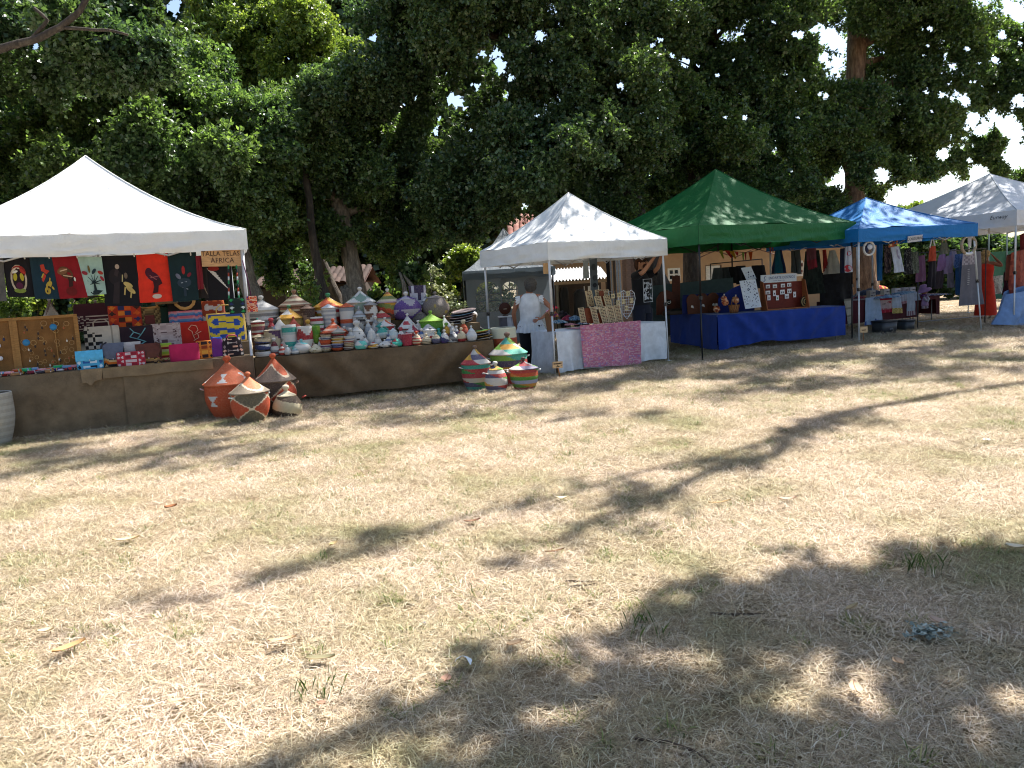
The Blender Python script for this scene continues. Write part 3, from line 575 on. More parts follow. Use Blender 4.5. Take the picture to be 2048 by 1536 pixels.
# ================================================================ TENTS, TABLES, CLOTHS
S1 = Stall(Vector((-6.68, 10.12, 0)), Vector((-4.39, 11.09, 0)))
S2 = Stall(Vector((-3.95, 11.95, 0)), Vector((-0.27, 12.80, 0)))
S3 = Stall(G(1110, 752), G(1336, 722))
S4 = Stall(G(1405, 722), G(1707, 681))
S5 = Stall(G(1718, 685), G(1966, 661))
S6 = Stall(G(2028, 655), G(2028, 655) + Vector((0.93, 0.36, 0)))
def s_at(S, px, z, t=0.0):
    a, b = -8.0, 12.0
    for _ in range(50):
        m = (a + b) / 2
        if PROJ(S.W(m, t, z))[0] < px: a = m
        else: b = m
    return (a + b) / 2
def tent(name, label, S, s0, w, d, zb, zt, zp, col, legcol, legs, group="pop-up market tents", cat='tent', sag=0.06, bars=True, lightleg=True, seed=0, curve=0.52, hide=(), under=None):
    T = thing(name, label, cat, S.W(s0), S.a, group)
    ov = 0.045; c = (w / 2, d / 2); cor = [(-ov, -ov), (w + ov, -ov), (w + ov, d + ov), (-ov, d + ov)]
    rm = MB()
    for k in range(4):
        A, B = cor[k], cor[(k + 1) % 4]
        def fn(u, v, A=A, B=B):
            t = v * 0.995; ex, ey = lerp(A[0], B[0], u), lerp(A[1], B[1], u); x, y = lerp(ex, c[0], t), lerp(ey, c[1], t)
            z = zt + (zp - zt) * (curve * t + (1 - curve) * t ** 2.0)
            mid = math.sin(math.pi * u)
            z -= sag * mid * math.sin(math.pi * min(1, t * 1.15)) * 1.2
            z += (0.024 * fbm(x * 2.6 + seed, y * 2.6, seed) + 0.03 * fbm(x * .8 + seed, y * .8, 4)) * (0.3 + mid) * (1 - t)
            return (x, y, z)
        rm.grid(fn, 22, 14, col)
    rm.build("canopy", 'canvas', T)
    # ridge seams
    sm = MB()
    for k in range(4):
        pts = []
        for i in range(13):
            t = i / 12; x, y = lerp(cor[k][0], c[0], t), lerp(cor[k][1], c[1], t); pts.append((x, y, zt + (zp - zt) * (curve * t + (1 - curve) * t ** 2) + 0.006))
        sm.tube(pts, 0.008, col, n=5)
    sm.build("seam", 'canvas', T)
    for k in range(4):
        if k in hide: continue
        A, B = cor[k], cor[(k + 1) % 4]; nx, ny = (B[1] - A[1]), -(B[0] - A[0]); l = math.hypot(nx, ny); nx /= l; ny /= l
        def fv(u, v, A=A, B=B):
            x, y = lerp(A[0], B[0], u), lerp(A[1], B[1], u); q = u * l
            f = 0.05 * fbm(q * 1.3 + v * 1.4 + k * 7 + seed, v * 2.8, seed) + 0.022 * fbm(q * 3.2 - v * 1.8, v * 5, k + seed) + 0.012 * fbm(q * 0.9, v * 9, k + 3 + seed)
            f *= math.sin(math.pi * min(1, max(0, u * 1.0))) ** 0.35 if 0 < u < 1 else 0
            droop = 0.02 * fbm(q * 0.8, k, seed) * v
            return (x + nx * (f * v + 0.003), y + ny * (f * v + 0.003), lerp(zt, zb, v) + droop)
        vm = MB(); vm.grid(fv, int(l * 12), 9, col); vm.build("valance", 'canvas', T)
    for (ls, lt, ds, dt) in legs:
        lm = MB(); a, b = Vector((ls + ds, lt + dt, 0)), Vector((ls, lt, zt - 0.05)); mid = a.lerp(b, 0.48)
        r1, r2 = 0.016, 0.021
        lm.tube([a, mid], r1 * 1.25, legcol, n=4); lm.tube([mid, b], r2 * 1.25, legcol, n=4)
        lo = lm.build("leg", 'metal', T)
        fm = MB(); fm.box(a.x, a.y, 0.006, 0.09, 0.09, 0.012, legcol); fm.build("foot", 'metal', lo)
        jm = MB(); jm.box(mid.x, mid.y, mid.z, 0.05, 0.05, 0.07, '#2a2a2c'); jm.build("clamp", 'plastic', lo)
    if bars:
        bm = MB(); zz0, zz1 = zb + 0.02, zt - 0.06
        for k in range(4):
            A, B = [(0.03, 0.03), (w - 0.03, 0.03), (w - 0.03, d - 0.03), (0.03, d - 0.03)][k], [(w - 0.03, 0.03), (w - 0.03, d - 0.03), (0.03, d - 0.03), (0.03, 0.03)][k]
            for i in range(4):
                p = (lerp(A[0], B[0], i / 4), lerp(A[1], B[1], i / 4)); q = (lerp(A[0], B[0], (i + 1) / 4), lerp(A[1], B[1], (i + 1) / 4))
                z0, z1 = (zz1, zz0 - 0.06) if i % 2 == 0 else (zz0 - 0.06, zz1)
                bm = MB(); bm.tube([(*p, z0), (*q, z1)], 0.012, legcol if lightleg else '#2a2a2c', n=4); bm.build("truss_bar", 'metal', T)
        pm = MB(); pm.tube([(w / 2, d / 2, zb - 0.05), (w / 2, d / 2, zp - 0.03)], 0.018, legcol, n=6); pm.build("centre_pole", 'metal', T)
    return T
WHITE, GREEN_, BLUE = '#eef0ee', '#1f6b38', '#1f78bd'
s1r = s_at(S1, 489, 2.37)
T1W, T1D = 4.0, 3.0
tent("canopy_tent", "large white tent over the African fabric stall", S1, s1r - T1W, T1W, T1D, 2.37, 2.65, 3.93, WHITE, '#c9ccd0', [(0.03, 0.03, 0, 0), (T1W - 0.03, 0.03, -0.03, 0), (0.03, T1D - 0.03, 0, 0), (T1W - 0.03, T1D - 0.03, 0, 0)], seed=1, curve=0.5)
T3W, T3D = S3.L, 2.35
tent("canopy_tent", "small white tent over the white earring table", S3, 0, T3W, T3D, 2.02, 2.33, 3.33, WHITE, '#d4d7da', [(0.02, 0.02, 0, 0), (T3W - 0.02, 0.02, 0.05, 0), (0.02, T3D - 0.02, 0, 0), (T3W - 0.02, T3D - 0.02, 0, 0)], seed=2, curve=0.72)
T4W, T4D = S4.L, 3.45
tent("canopy_tent", "dark green tent over the blue covered tables", S4, 0, T4W, T4D, 2.17, 2.52, 3.85, GREEN_, '#202123', [(0.02, 0.02, 0, 0), (T4W - 0.02, 0.02, 0, 0), (0.02, T4D - 0.02, 0, 0), (T4W - 0.02, T4D - 0.02, 0, 0)], seed=3, curve=0.62, lightleg=False)
T5W, T5D = 3.1, 3.0
tent("canopy_tent", "bright blue tent over the dark red clothes table", S5, 0, T5W, T5D, 2.09, 2.36, 3.14, BLUE, '#cdd2d6', [(0.02, 0.02, 0, 0), (T5W - 0.02, 0.02, 0.28, 0), (0.02, T5D - 0.02, 0, 0), (T5W - 0.02, T5D - 0.02, 0, 0)], seed=4, curve=0.7)
T6W, T6D = 4.4, 4.6
t6 = tent("canopy_tent", "greyish white tent cut by the edge of the picture beside the blue tent", S6, 0, T6W, T6D, 2.28, 2.62, 3.75, '#dfe3e8', '#cdd2d6', [(0.02, 0.02, 0, 0), (T6W - 0.02, 0.02, 0, 0), (0.02, T6D - 0.02, 0, 0), (T6W - 0.02, T6D - 0.02, 0, 0)], seed=5, curve=0.75)

def table(label, S, s0, s1, t0, t1, z, col='#d8d8d4', group='market tables'):
    T = thing("folding_table", label, 'table', S.W(s0, t0), S.a, group); w, d = s1 - s0, t1 - t0
    m = MB(); m.box(w / 2, d / 2, z - 0.02, w - 0.02, d - 0.02, 0.035, col); m.build("tabletop", 'plastic', T)
    for x in (0.12, w - 0.12):
        for y in (0.08, d - 0.08):
            l = MB(); l.tube([(x, y, 0), (x, y, z - 0.035)], 0.014, '#8d9094', n=6); l.build("leg", 'metal', T)
        l = MB(); l.tube([(x, 0.08, 0.2), (x, d - 0.08, 0.2)], 0.01, '#8d9094', n=6); l.build("stretcher", 'metal', T)
    return T
def cloth(label, S, s0, s1, t0, t1, z, hem, col, kind='burlap', amp=0.03, freq=5.0, swag=0.0, sides=True, seed=0, cat='tablecloth', tip=0.0, name='tablecloth', group='cloths over the market tables'):
    m = MB(); w, d = s1 - s0, t1 - t0; hf = hem if callable(hem) else (lambda u: hem); z0 = z + 0.004
    def fr(u, v):
        q = u * w; f = amp * (0.7 * fbm(q * freq * 0.35 + seed, v * 0.6, seed) + 0.5 * math.sin(q * freq * 2.6 + seed + 2.5 * fbm(q * 1.3, seed + v * .4)) * (0.35 + abs(fbm(q * .9, seed, 4))) * 1.6) * v
        if swag:
            for c, sl, a in ((0.12, 0.5, 1), (0.3, 0.34, 0.8), (0.52, 0.05, 0.4), (0.75, -0.35, 0.9), (0.9, -0.5, 1)):
                e = (u - c - sl * 0.45 * v); f += swag * a * math.exp(-(e * 22) ** 2) * (1 - 0.6 * v)
        rx = 0.02 * (1 - math.cos(min(1, v * 6) * math.pi / 2))
        return (q, -0.012 - max(-0.005, f) - rx, lerp(z0, hf(u), v) + (0.015 * fbm(q * 1.6, seed, 5) if v > 0.97 else 0))
    m.grid(fr, max(12, int(w * 30)), 12, col)
    m.grid(lambda u, v: (u * w, -0.012 + v * (d + 0.024), z0 + 0.003 * fbm(u * w * 3, v * 3, seed)), max(6, int(w * 6)), 4, col)
    if sides:
        for sx, h in ((0, hf(0)), (1, hf(1))):
            def fs(u, v, sx=sx, h=h):
                q = u * d; f = amp * (fbm(q * freq * 0.5 + seed + 9, v, sx) + 0.3 * math.sin(q * freq + seed)) * v + 0.05 * tip * v
                return ((w + 0.012 + max(0, f)) if sx else (-0.012 - max(0, f)), -0.012 + u * (d + 0.024), lerp(z0, h, v))
            m.grid(fs, max(6, int(d * 12)), 8, col)
    o = m.build(name, kind, None, S.W(s0, t0), S.a); tag(o, label, cat, group); return o
BRN = '#786751'; BRN2 = '#705c45'
s1e = s1r - 0.03; s1b = s_at(S1, -40, 0.8)
Z1 = 0.83; Z2 = 0.75
table("folding table under the brown cloth of the African fabric stall", S1, s1b - 0.3, s1e, 0.02, 0.95, Z1)
smid = s_at(S1, 250, 0.5)
cloth("dull brown cloth hanging down the front of the fabric stall nearest the grey basket", S1, s1b - 0.3, smid + 0.01, 0.02, 0.95, Z1, 0.02, BRN, seed=1, freq=4, amp=0.045, sides=False)
cloth("dull brown cloth hanging behind the orange baskets below the pink handbag", S1, smid, s1e, 0.012, 0.95, Z1 + 0.002, 0.03, BRN, seed=2, freq=4, amp=0.05, sides=False)
m = MB(); sa, sb = s_at(S1, 205, .8), s_at(S1, 425, .8)
m.grid(lambda u, v: (u * (sb - sa), -0.035 - 0.012 * v - 0.012 * fbm(u * 6, v), lerp(Z1 + 0.012, Z1 - 0.13 - 0.015 * fbm(u * 4, 2), v)), 30, 5, '#857258')
tag(m.build("cloth_fold", 'burlap', None, S1.W(sa), S1.a), "turned down strip of brown cloth along the table edge under the red printed bag", 'cloth', 'cloths over the market tables')
m = MB(); sa, sb = s_at(S1, 162, .8), s_at(S1, 206, .8)
m.grid(lambda u, v: (u * (sb - sa) * (1 - 0.1 * v), -0.045 - 0.02 * v * math.sin(u * 3), lerp(Z1 + 0.015, Z1 - 0.17 + 0.03 * u - 0.05 * math.exp(-((u - .45) * 7) ** 2), v)), 14, 7, '#8a775d')
tag(m.build("cloth_fold", 'burlap', None, S1.W(sa), S1.a), "folded corner of brown cloth hanging below the light blue purse", 'cloth', 'cloths over the market tables')
table("folding table under the brown cloth of the basket stall", S2, 0, S2.L, 0.02, 1.25, Z2)
cloth("brown cloth draped in swags down the front of the basket table", S2, 0, S2.L, 0.0, 1.25, Z2, lambda u: lerp(0.07, 0.13, u), BRN2, seed=3, freq=3, amp=0.06, swag=0.10)
TIER = [(0.42, 0.66, 0.13), (0.66, 0.96, 0.27), (0.96, 1.24, 0.40)]     # t0, t1, height above the table
for a, b_, h, nm in ((0.42, 0.655, 0.13, "low"), (0.66, 0.955, 0.27, "middle"), (0.96, 1.23, 0.40, "high")):
    m = MB(); m.box(S2.L / 2, (a + b_) / 2, Z2 + 0.008 + h / 2, S2.L - 0.15, b_ - a, h, BRN2)
    tag(m.build("display_riser", 'burlap', None, S2.W(0), S2.a), f"{nm} cloth covered step under the baskets on the long basket table", 'riser', 'display steps')
table("folding table under the white cloth of the earring stall", S3, 0.12, T3W - 0.05, 0.06, 0.8, 0.76)
def hem3(u): return 0.045 + 0.05 * math.sin(u * 9) * 0.3 - (0.02 if u < .06 else 0)
cloth("white cloth reaching the grass on the earring table", S3, 0.08, T3W - 0.02, 0.04, 0.82, 0.765, hem3, '#d9dde2', kind='cloth', seed=4, freq=7, amp=0.10, tip=1.5)
P4 = Stall(G(1436, 704), G(1688, 683))
table("folding table under the blue cloth at the front of the green tent", P4, 0.02, P4.L, 0.03, 0.75, 0.76)
cloth("royal blue cloth gathered in the middle over the front table of the green tent", P4, 0, P4.L + 0.02, 0.0, 0.78, 0.765, lambda u: 0.09 + 0.06 * math.exp(-((u - .36) * 9) ** 2) + 0.05 * u - 0.05 * math.exp(-(u * 12) ** 2), '#1c3a8c', kind='cloth', seed=5, freq=5, amp=0.09, swag=0.09)
table("side table under blue cloth running back beside the white tent leg", P4, -0.02, 0.68, 0.80, 2.2, 0.76)
cloth("royal blue cloth over the side table beside the white tent leg", P4, -0.04, 0.70, 0.70, 2.25, 0.768, 0.08, '#1a3788', kind='cloth', seed=6, freq=8, amp=0.10)
P5 = Stall(G(1712, 664), G(1838, 650)); P5.L = 1.0
s5a, s5b = s_at(P5, 1688, 0.4), s_at(P5, 1834, 0.5)
table("folding table under the dark red cloth of the clothes stall", P5, s5a + .02, s5b, 0.02, 0.8, 0.76)
cloth("dark red cloth under the towels on the clothes stall", P5, s5a, s5b + .02, 0.0, 0.82, 0.765, 0.22, '#4a1420', kind='cloth', seed=7, freq=6, amp=0.025)
P5b = Stall(G(1845, 652) + P5.v * 0.5, G(1912, 645) + P5.v * 0.5)
table("second dark red table in the shade beside the pink hatted doll", P5b, -0.1, P5b.L, 0.02, 0.75, 0.76)
cloth("dark red cloth over the shaded second table of the clothes stall", P5b, -0.12, P5b.L + .02, 0.0, 0.77, 0.765, lambda u: 0.62 - 0.4 * (u > .88), '#4a1420', kind='cloth', seed=8, freq=6, amp=0.02)
for S_, nm in ((S1, 'S1'), (S3, 'S3')): pass
# ================================================================ BASKETS
def tri(x): x = x % 1.0; return 2 * x if x < .5 else 2 - 2 * x
def pat(kind, cols, n=3, m=3):
    k = len(cols)
    if kind == 'solid': return lambda a, h: cols[0]
    if kind == 'bands': return lambda a, h: cols[int(h * n) % k]
    if kind == 'diag': return lambda a, h: cols[int(a * n + h * m) % k]
    if kind == 'zig': return lambda a, h: cols[0] if (h * m) % 1 < 0.12 + 0.76 * tri(a * n) else cols[1]
    if kind == 'patch':
        def f(a, h):
            row = int(h * m); return cols[(int(a * n + row * 0.41 + 0.35 * (h * m - row)) + row * 2) % k]
        return f
    if kind == 'diamond':
        def f(a, h):
            d = abs((a * n) % 1 - .5) + abs((h * m) % 1 - .5); return cols[2 % k] if abs(d - .5) < .05 else (cols[0] if d < .5 else cols[1])
        return f
    if kind == 'spot': return lambda a, h: cols[1] if ((int(a * n * 4) * 7 + int(h * m * 3) * 5) % 11 == 0) else cols[0]
    if kind == 'half': return lambda a, h: cols[int((a + 0.12 * math.sin(h * 5)) * n) % k] if h < .9 else cols[0]
    return lambda a, h: cols[0]
def coils(prof, pitch, amp):
    out = []
    for i in range(len(prof) - 1):
        (r0, z0), (r1, z1) = prof[i], prof[i + 1]; L = math.hypot(r1 - r0, z1 - z0); n = max(1, int(round(L / pitch * 2)))
        for k in range(n):
            q = k / n; out.append((lerp(r0, r1, q) + (amp if (len(out) % 2) else 0), lerp(z0, z1, q)))
    out.append(prof[-1]); return out
def basket(name, label, loc, R, H, shape, body, lid=None, knob=None, group=None, rotz=0.0, n=28, coil=False, handles=None, cat='basket', hb=None, lr=1.0):
    T = thing(name, label, cat, loc, rotz, group); sub = lambda pr, k=3: [(lerp(pr[i][0], pr[i + 1][0], j / k), lerp(pr[i][1], pr[i + 1][1], j / k)) for i in range(len(pr) - 1) for j in range(k)] + [pr[-1]]
    smooth = lambda f, a, b, k=12: [(f(i / k), lerp(a, b, i / k)) for i in range(k + 1)]
    hb = hb or {'urn': .56, 'tall': .62, 'pot': .66, 'jar': .62, 'drum': 1.0, 'drumlid': .86, 'cone': .34, 'round': .8, 'bottle': .62, 'bowl': 1.0}[shape]
    if lid is None: hb = 1.0
    B = hb * H; th = max(0.006, R * 0.06)
    if shape in ('urn', 'tall'): pr = smooth(lambda t: R * (0.66 + 0.34 * math.sin(min(1, t * 1.5) * math.pi / 2) - 0.06 * max(0, t - .6)), 0, B)
    elif shape in ('pot', 'jar', 'round', 'bottle'): pr = smooth(lambda t: R * (0.6 + 0.4 * math.sin(math.pi * (0.08 + 0.84 * t)) - 0.12 * t), 0, B); 
    elif shape == 'bowl': pr = smooth(lambda t: R * (0.52 + 0.48 * t ** 0.6), 0, B, 6)
    elif shape == 'cone': pr = smooth(lambda t: R * (0.75 + .2 * t), 0, B, 5)
    else: pr = smooth(lambda t: R * (0.93 + 0.07 * math.sin(t * math.pi) if shape == 'drum' else 0.95), 0, B)
    prb = coils(pr, 0.03, 0.0045) if coil else pr
    open_ = lid is None; top = pr[-1][0]
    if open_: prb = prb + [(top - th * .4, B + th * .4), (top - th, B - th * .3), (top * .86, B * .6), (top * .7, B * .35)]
    mb = MB(); nb = len(prb) - 1
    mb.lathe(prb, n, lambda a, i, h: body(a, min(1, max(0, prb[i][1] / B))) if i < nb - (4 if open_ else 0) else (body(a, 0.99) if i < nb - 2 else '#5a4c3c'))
    mb.build("body", 'woven', T)
    if lid is not None:
        lb = B + 0.002; kr = R * {'urn': .165, 'tall': .165, 'cone': .16, 'pot': .2, 'round': .16, 'jar': .3, 'bottle': .24, 'drumlid': .14}.get(shape, .15)
        lt = H - 1.7 * kr if knob else H
        if knob and shape in ('jar', 'pot', 'round', 'bottle'): lt = lerp(lb, H, .42 if shape != 'bottle' else .6); kr = max(kr * .8, min((H - lt) / 1.75, .45 * R))
        LR = (R * 1.06 if shape in ('urn', 'tall', 'drumlid', 'cone') else top * 1.08) * lr
        lp = [(LR * .97, lb - th * .8), (LR, lb)] + [(kr * .62 + (LR - kr * .62) * (1 - t) ** 1.16, lb + (lt - lb) * t) for t in [i / 10 for i in range(1, 11)]]
        if coil: lp = lp[:1] + coils(lp[1:], 0.03, 0.003)
        lm = MB(); lm.lathe(lp, n, lambda a, i, h: lid(a, h), cap1=True); lo = lm.build("lid", 'woven', T)
        if knob:
            km = MB(); km.lathe([(kr * .6, lt - .002), (kr * .55, lt + kr * .35), (kr * .95, lt + kr * .8), (kr, lt + kr * 1.15), (kr * .75, lt + kr * 1.6), (kr * .2, lt + kr * 1.75)], 12, knob)
            km.build("knob", 'woven', lo)
    if handles:
        for sgn in (-1, 1):
            hm = MB(); z = B * .86; x = sgn * (R * .99)
            hm.tube([(x, -0.05, z), (x + sgn * .035, -0.045, z + .012), (x + sgn * .05, 0, z + .018), (x + sgn * .035, 0.045, z + .012), (x, 0.05, z)], 0.009, handles, n=6); hm.build("handle", 'woven', T)
    return T
GB = "woven baskets set out on the long basket table"
def tier(t):
    for a, b_, h in reversed(TIER):
        if t >= a: return Z2 + 0.012 + h
    return Z2 + 0.012
def tb(shape, cx, yt, w, t, body, lid, knob, label, name='basket', zb=None, cat='basket', hb=None, lr=1.0, group=GB):
    P = S2.at(cx, yt, t); s = (P - S2.O).dot(S2.u); z0 = tier(t) if zb is None else zb; H = max(0.05, P.z - z0)
    return basket(name, label, S2.W(s, t, z0), w * MPP(P) / 2 * (1.1 if w < 40 else 1.03), H, shape, body, lid, knob, group, S2.a + rnd.uniform(-1, 1), 24 if w < 30 else 36, hb=hb, lr=lr, cat=cat)
so = lambda c: pat('solid', [c])
ba = lambda n, *c: pat('bands', c, n)
dg = lambda n, m, *c: pat('diag', c, n, m)
zg = lambda n, m, *c: pat('zig', c, n, m)
pa = lambda n, m, *c: pat('patch', c, n, m)
di = lambda n, m, *c: pat('diamond', c, n, m)
WH, GY, OR, RD, BR, TE, YE, PU, LI, CE, NV, BK = '#d6d4cf', '#8e8c8c', '#c5532e', '#a22a33', '#6d4c3e', '#3aa095', '#cf9a35', '#5a3f86', '#7fae35', '#cdbfa0', '#3b3f70', '#2a2628'
tb('urn', 521, 591, 66, 1.1, ba(9, WH, GY, WH, WH, '#55555c'), ba(6, WH, '#c4c2be'), WH, "big off-white lidded basket at the end of the back row behind the hanging orange pouch")
tb('urn', 587, 579, 62, 1.1, ba(14, BR, CE, '#a06a50'), ba(10, '#a98670', '#8a6450', CE), '#a07a62', "big brown striped basket with a ball knob, tallest beside the tree trunk")
tb('drumlid', 614, 609, 27, .85, dg(2, 2, '#8f7460', '#4a3632'), so('#8a6d5c'), None, "brown and tan upright cylinder basket beside the brown striped basket")
tb('urn', 655, 586, 60, 1.1, pa(5, 5, WH, RD, YE, WH, OR), dg(5, 1, YE, WH, YE, OR), '#2f8a5c', "big basket whose yellow and white lid ends in a green top")
tb('drumlid', 656, 608, 27, .82, ba(11, WH, '#a9adb2'), so('#c9ccd0'), None, "plain grey white upright cylinder basket before the green topped basket")
tb('urn', 719, 574, 57, 1.1, di(4, 2, '#8fa395', CE, WH), di(4, 1, '#7d9a8c', WH, WH), WH, "tall white basket with grey green diamonds and a white ball knob")
tb('drumlid', 692, 606, 28, .84, ba(6, WH, '#9aa0a8', OR, WH), so(OR), None, "cylinder basket with an orange top band and grey stripes")
tb('drumlid', 740, 602, 26, .8, zg(3, 3, WH, BR), so(GY), None, "white cylinder basket with brown stepped zigzags")
tb('urn', 774, 577, 46, 1.08, dg(4, 4, OR, '#7d8a45', YE, BR), ba(5, '#b79aa0', CE, '#76804a', YE, '#b0683c'), WH, "basket with a mauve, green and yellow striped lid behind the zigzag cylinder")
tb('round', 811, 583, 62, 1.0, zg(4, 2, PU, '#aaa4ad'), pa(5, 1, PU, '#b4aeb8'), WH, "wide round pot in purple and grey chevrons", hb=.72)
tb('round', 869, 583, 57, 1.0, pat('spot', ['#776d68', '#a08a4a'], 5, 2), so('#8b817c'), '#7d736e', "wide round grey brown pot with a few coloured squares", hb=.76)
P = S2.at(836, 571, 1.22); basket("basket", "tapering purple basket with white triangles standing behind the purple pot", S2.W((P - S2.O).dot(S2.u), 1.35, 0.95), 36 * MPP(P) / 2, P.z - .95, 'bowl', zg(4, 2, '#cfcbd6', '#3c2f52'), None, None, GB, 0.3, 32)
tb('urn', 851, 588, 22, 1.16, so(GY), ba(4, WH, GY), WH, "small grey lidded basket peeping out between the two round pots")
tb('round', 838, 622, 34, .88, so('#5b5552'), so('#615a56'), None, "plain dark grey round pot under the purple and brown pots")
tb('urn', 525, 615, 29, .9, ba(6, WH, GY), ba(5, '#bcbab8', WH), WH, "pale grey basket with a pointed lid next to the tent leg")
tb('urn', 577, 610, 49, .8, ba(5, '#8d7a3f', '#a08c50'), pa(3, 2, YE, WH, YE), '#3f7f55', "olive basket with a yellow and white lid and a green knob")
tb('drum', 633, 634, 24, .7, ba(7, WH, RD, WH, '#4f8a45'), None, None, "open basket with red, white and green bands under the green topped basket")
tb('urn', 717, 613, 26, .78, pa(6, 5, BK, WH, GY, WH), ba(4, '#b6bcc0', GY), '#b6bcc0', "small black and white checked basket with a grey lid")
tb('urn', 762, 616, 32, .76, ba(5, CE, GY, WH), ba(3, RD, RD, CE), RD, "cream basket with a crimson knobbed lid below the striped lid")
tb('urn', 769, 634, 36, .62, pa(6, 3, WH, TE, RD, WH), dg(5, 1, WH, OR, WH, TE), WH, "white basket with orange and teal wedges on its lid")
tb('cone', 814, 627, 40, .6, ba(3, RD, WH), pa(6, 3, WH, WH, WH, '#b03040'), WH, "white cone basket sitting on a red rimmed tray")
tb('urn', 860, 621, 47, .5, so('#4f8a24'), ba(8, LI, '#8fbc3c'), LI, "lime green basket with a pointed lime lid")
tb('cone', 888, 631, 28, .62, so(WH), so('#dcdad6'), WH, "plain white cone lidded basket behind the mustard jar")
tb('drumlid', 514, 636, 26, .55, ba(9, RD, WH, '#8a4a50', CE), so(WH), TE, "red and cream striped drum with a teal knob beside the tent leg")
tb('pot', 541, 634, 22, .56, ba(4, CE, '#8b7a70'), so('#b03440'), '#b03440', "small beige pot with a crimson lid")
tb('urn', 558, 634, 30, .45, pa(3, 3, '#3a5a96', WH, WH), dg(4, 1, WH, WH, '#7d9cc8'), WH, "blue and white basket with a white pointed lid")
tb('urn', 586, 633, 29, .58, so('#8e2c2a'), so('#b04a3c'), '#b04a3c', "rust red basket with a rust red lid and knob")
tb('drum', 577, 650, 27, .34, ba(8, WH, '#b8c4c0', TE, WH), None, None, "pale open cylinder with teal bands")
tb('pot', 615, 639, 24, .52, so('#7a6a55'), so('#b09a78'), '#c79a3c', "tan pot with a golden knob")
tb('drum', 608, 653, 29, .32, zg(3, 2, RD, WH), None, None, "open white drum with crimson stepped zigzags")
tb('drum', 629, 652, 20, .44, pa(4, 2, LI, WH, '#5f9a30'), None, None, "lime and white bowl leaning before the grey cylinder", name='bowl')
tb('urn', 665, 637, 50, .4, ba(5, '#b03a28', OR), ba(7, OR, OR, '#e0b09a'), OR, "bright orange red basket with thin white rings on its lid")
tb('jar', 712, 641, 35, .36, pat('spot', [WH, BK], 5, 3), pa(4, 1, WH, '#8d7a5a', WH), WH, "white jar with black marks and beige arches on its lid")
tb('round', 742, 656, 20, .33, so(WH), so(WH), None, "plain white egg shaped pot")
tb('pot', 763, 650, 23, .42, ba(3, WH, '#b7c8c6', TE), so(TE), WH, "white pot with a flat teal lid")
tb('round', 786, 656, 24, .34, ba(4, '#c8d4d2', TE, WH), so('#c8d4d2'), None, "pale round pot with a teal ring round its shoulder")
tb('urn', 826, 645, 28, .4, pa(5, 3, RD, WH, '#3f6fb0', WH), dg(6, 1, WH, WH, '#8a2840'), WH, "white cone basket with crimson and blue wedges")
tb('urn', 856, 641, 28, .34, so(WH), ba(6, WH, '#c0bfc2'), WH, "white bell lidded basket in front of the lime basket")
tb('jar', 860, 654, 17, .26, ba(4, WH, TE, RD), so('#7f8288'), '#7f8288', "little grey topped jar with teal and crimson bands")
tb('jar', 892, 644, 17, .36, ba(3, '#b9762c', '#8a4a22', YE), so(YE), '#6f9a3c', "mustard and brown jar with a green knob")
tb('jar', 926, 639, 21, .4, ba(4, OR, WH, '#b23e2a'), so(OR), CE, "orange jar with a cream knob beside the dark plates")
tb('jar', 877, 656, 14, .3, so(TE), so(TE), TE, "little plain teal jar behind the lime green basket")
tb('drum', 525, 676, 30, .17, dg(2, 2, '#9c8c74', '#3b4a80', CE), None, None, "blue and beige drum on top of the blue and white drum", zb=Z2 + .22)
tb('drum', 526, 689, 30, .16, dg(2, 1, WH, '#3b4a80'), None, None, "blue and white drum in the middle of a stack by the tent leg", zb=Z2 + .115)
tb('drum', 527, 703, 31, .15, ba(5, WH, '#c2c6cc'), None, None, "white striped drum at the bottom of the stack by the tent leg")
tb('drumlid', 544, 653, 33, .38, dg(3, 2, CE, '#5a3f66', CE), ba(4, '#a89a8c', CE), GY, "beige drum with purple flecks and a low grey lid")
tb('drumlid', 517, 668, 26, .36, pa(3, 2, CE, '#7a5a46', WH), so(CE), None, "cream and brown drum behind the blue and beige drum")
tb('jar', 567, 673, 20, .3, so('#cbb6ac'), so('#d6c8c0'), WH, "pale pinkish jar with a tall white lid")
tb('jar', 578, 673, 14, .34, so('#5b3a30'), so('#5b3a30'), '#5b3a30', "small dark brown jar behind the cyan pot")
tb('jar', 588, 676, 13, .33, so('#74564a'), so('#6a4a40'), '#74564a', "small brown jar touching the cyan pot")
tb('pot', 602, 678, 37, .2, pa(4, 2, WH, '#5ec4c0', WH), pa(5, 2, '#74d0d0', WH), '#8ad4d6', "white and cyan lidded pot at the front of the table")
tb('pot', 631, 688, 26, .1, pat('spot', ['#cfc7ae', '#8a8468'], 5, 3), so('#cfc7ae'), None, "cream pot with small dark specks")
tb('jar', 621, 673, 18, .32, so('#bdb49e'), so('#c9c2ae'), WH, "cream jar with a long neck behind the speckled pot")
def bowls(cx, w, t, spec, grp):
    z = Z2 + 0.012
    for yt, cols, lb, sh in spec:
        P = S2.at(cx, yt, t); s = (P - S2.O).dot(S2.u); h = max(0.03, P.z - z)
        if sh == 'lid': basket("lidded_bowl", lb, S2.W(s, t, z), w * MPP(P) / 2, h, 'cone', ba(4, *cols), ba(4, cols[0], '#9a9890'), cols[0], grp, rnd.random(), 24)
        else: basket("bowl", lb, S2.W(s + rnd.uniform(-.008, .008), t, z), w * MPP(P) / 2 * rnd.uniform(.93, 1.05), h + 0.014, 'bowl', ba(4, *cols), None, None, grp, rnd.random(), 24, cat='bowl')
        z += h
G1, G2, G3 = "first stack of bowls on the basket table", "stack of banded bowls on the basket table", "stack of ringed bowls on the basket table"
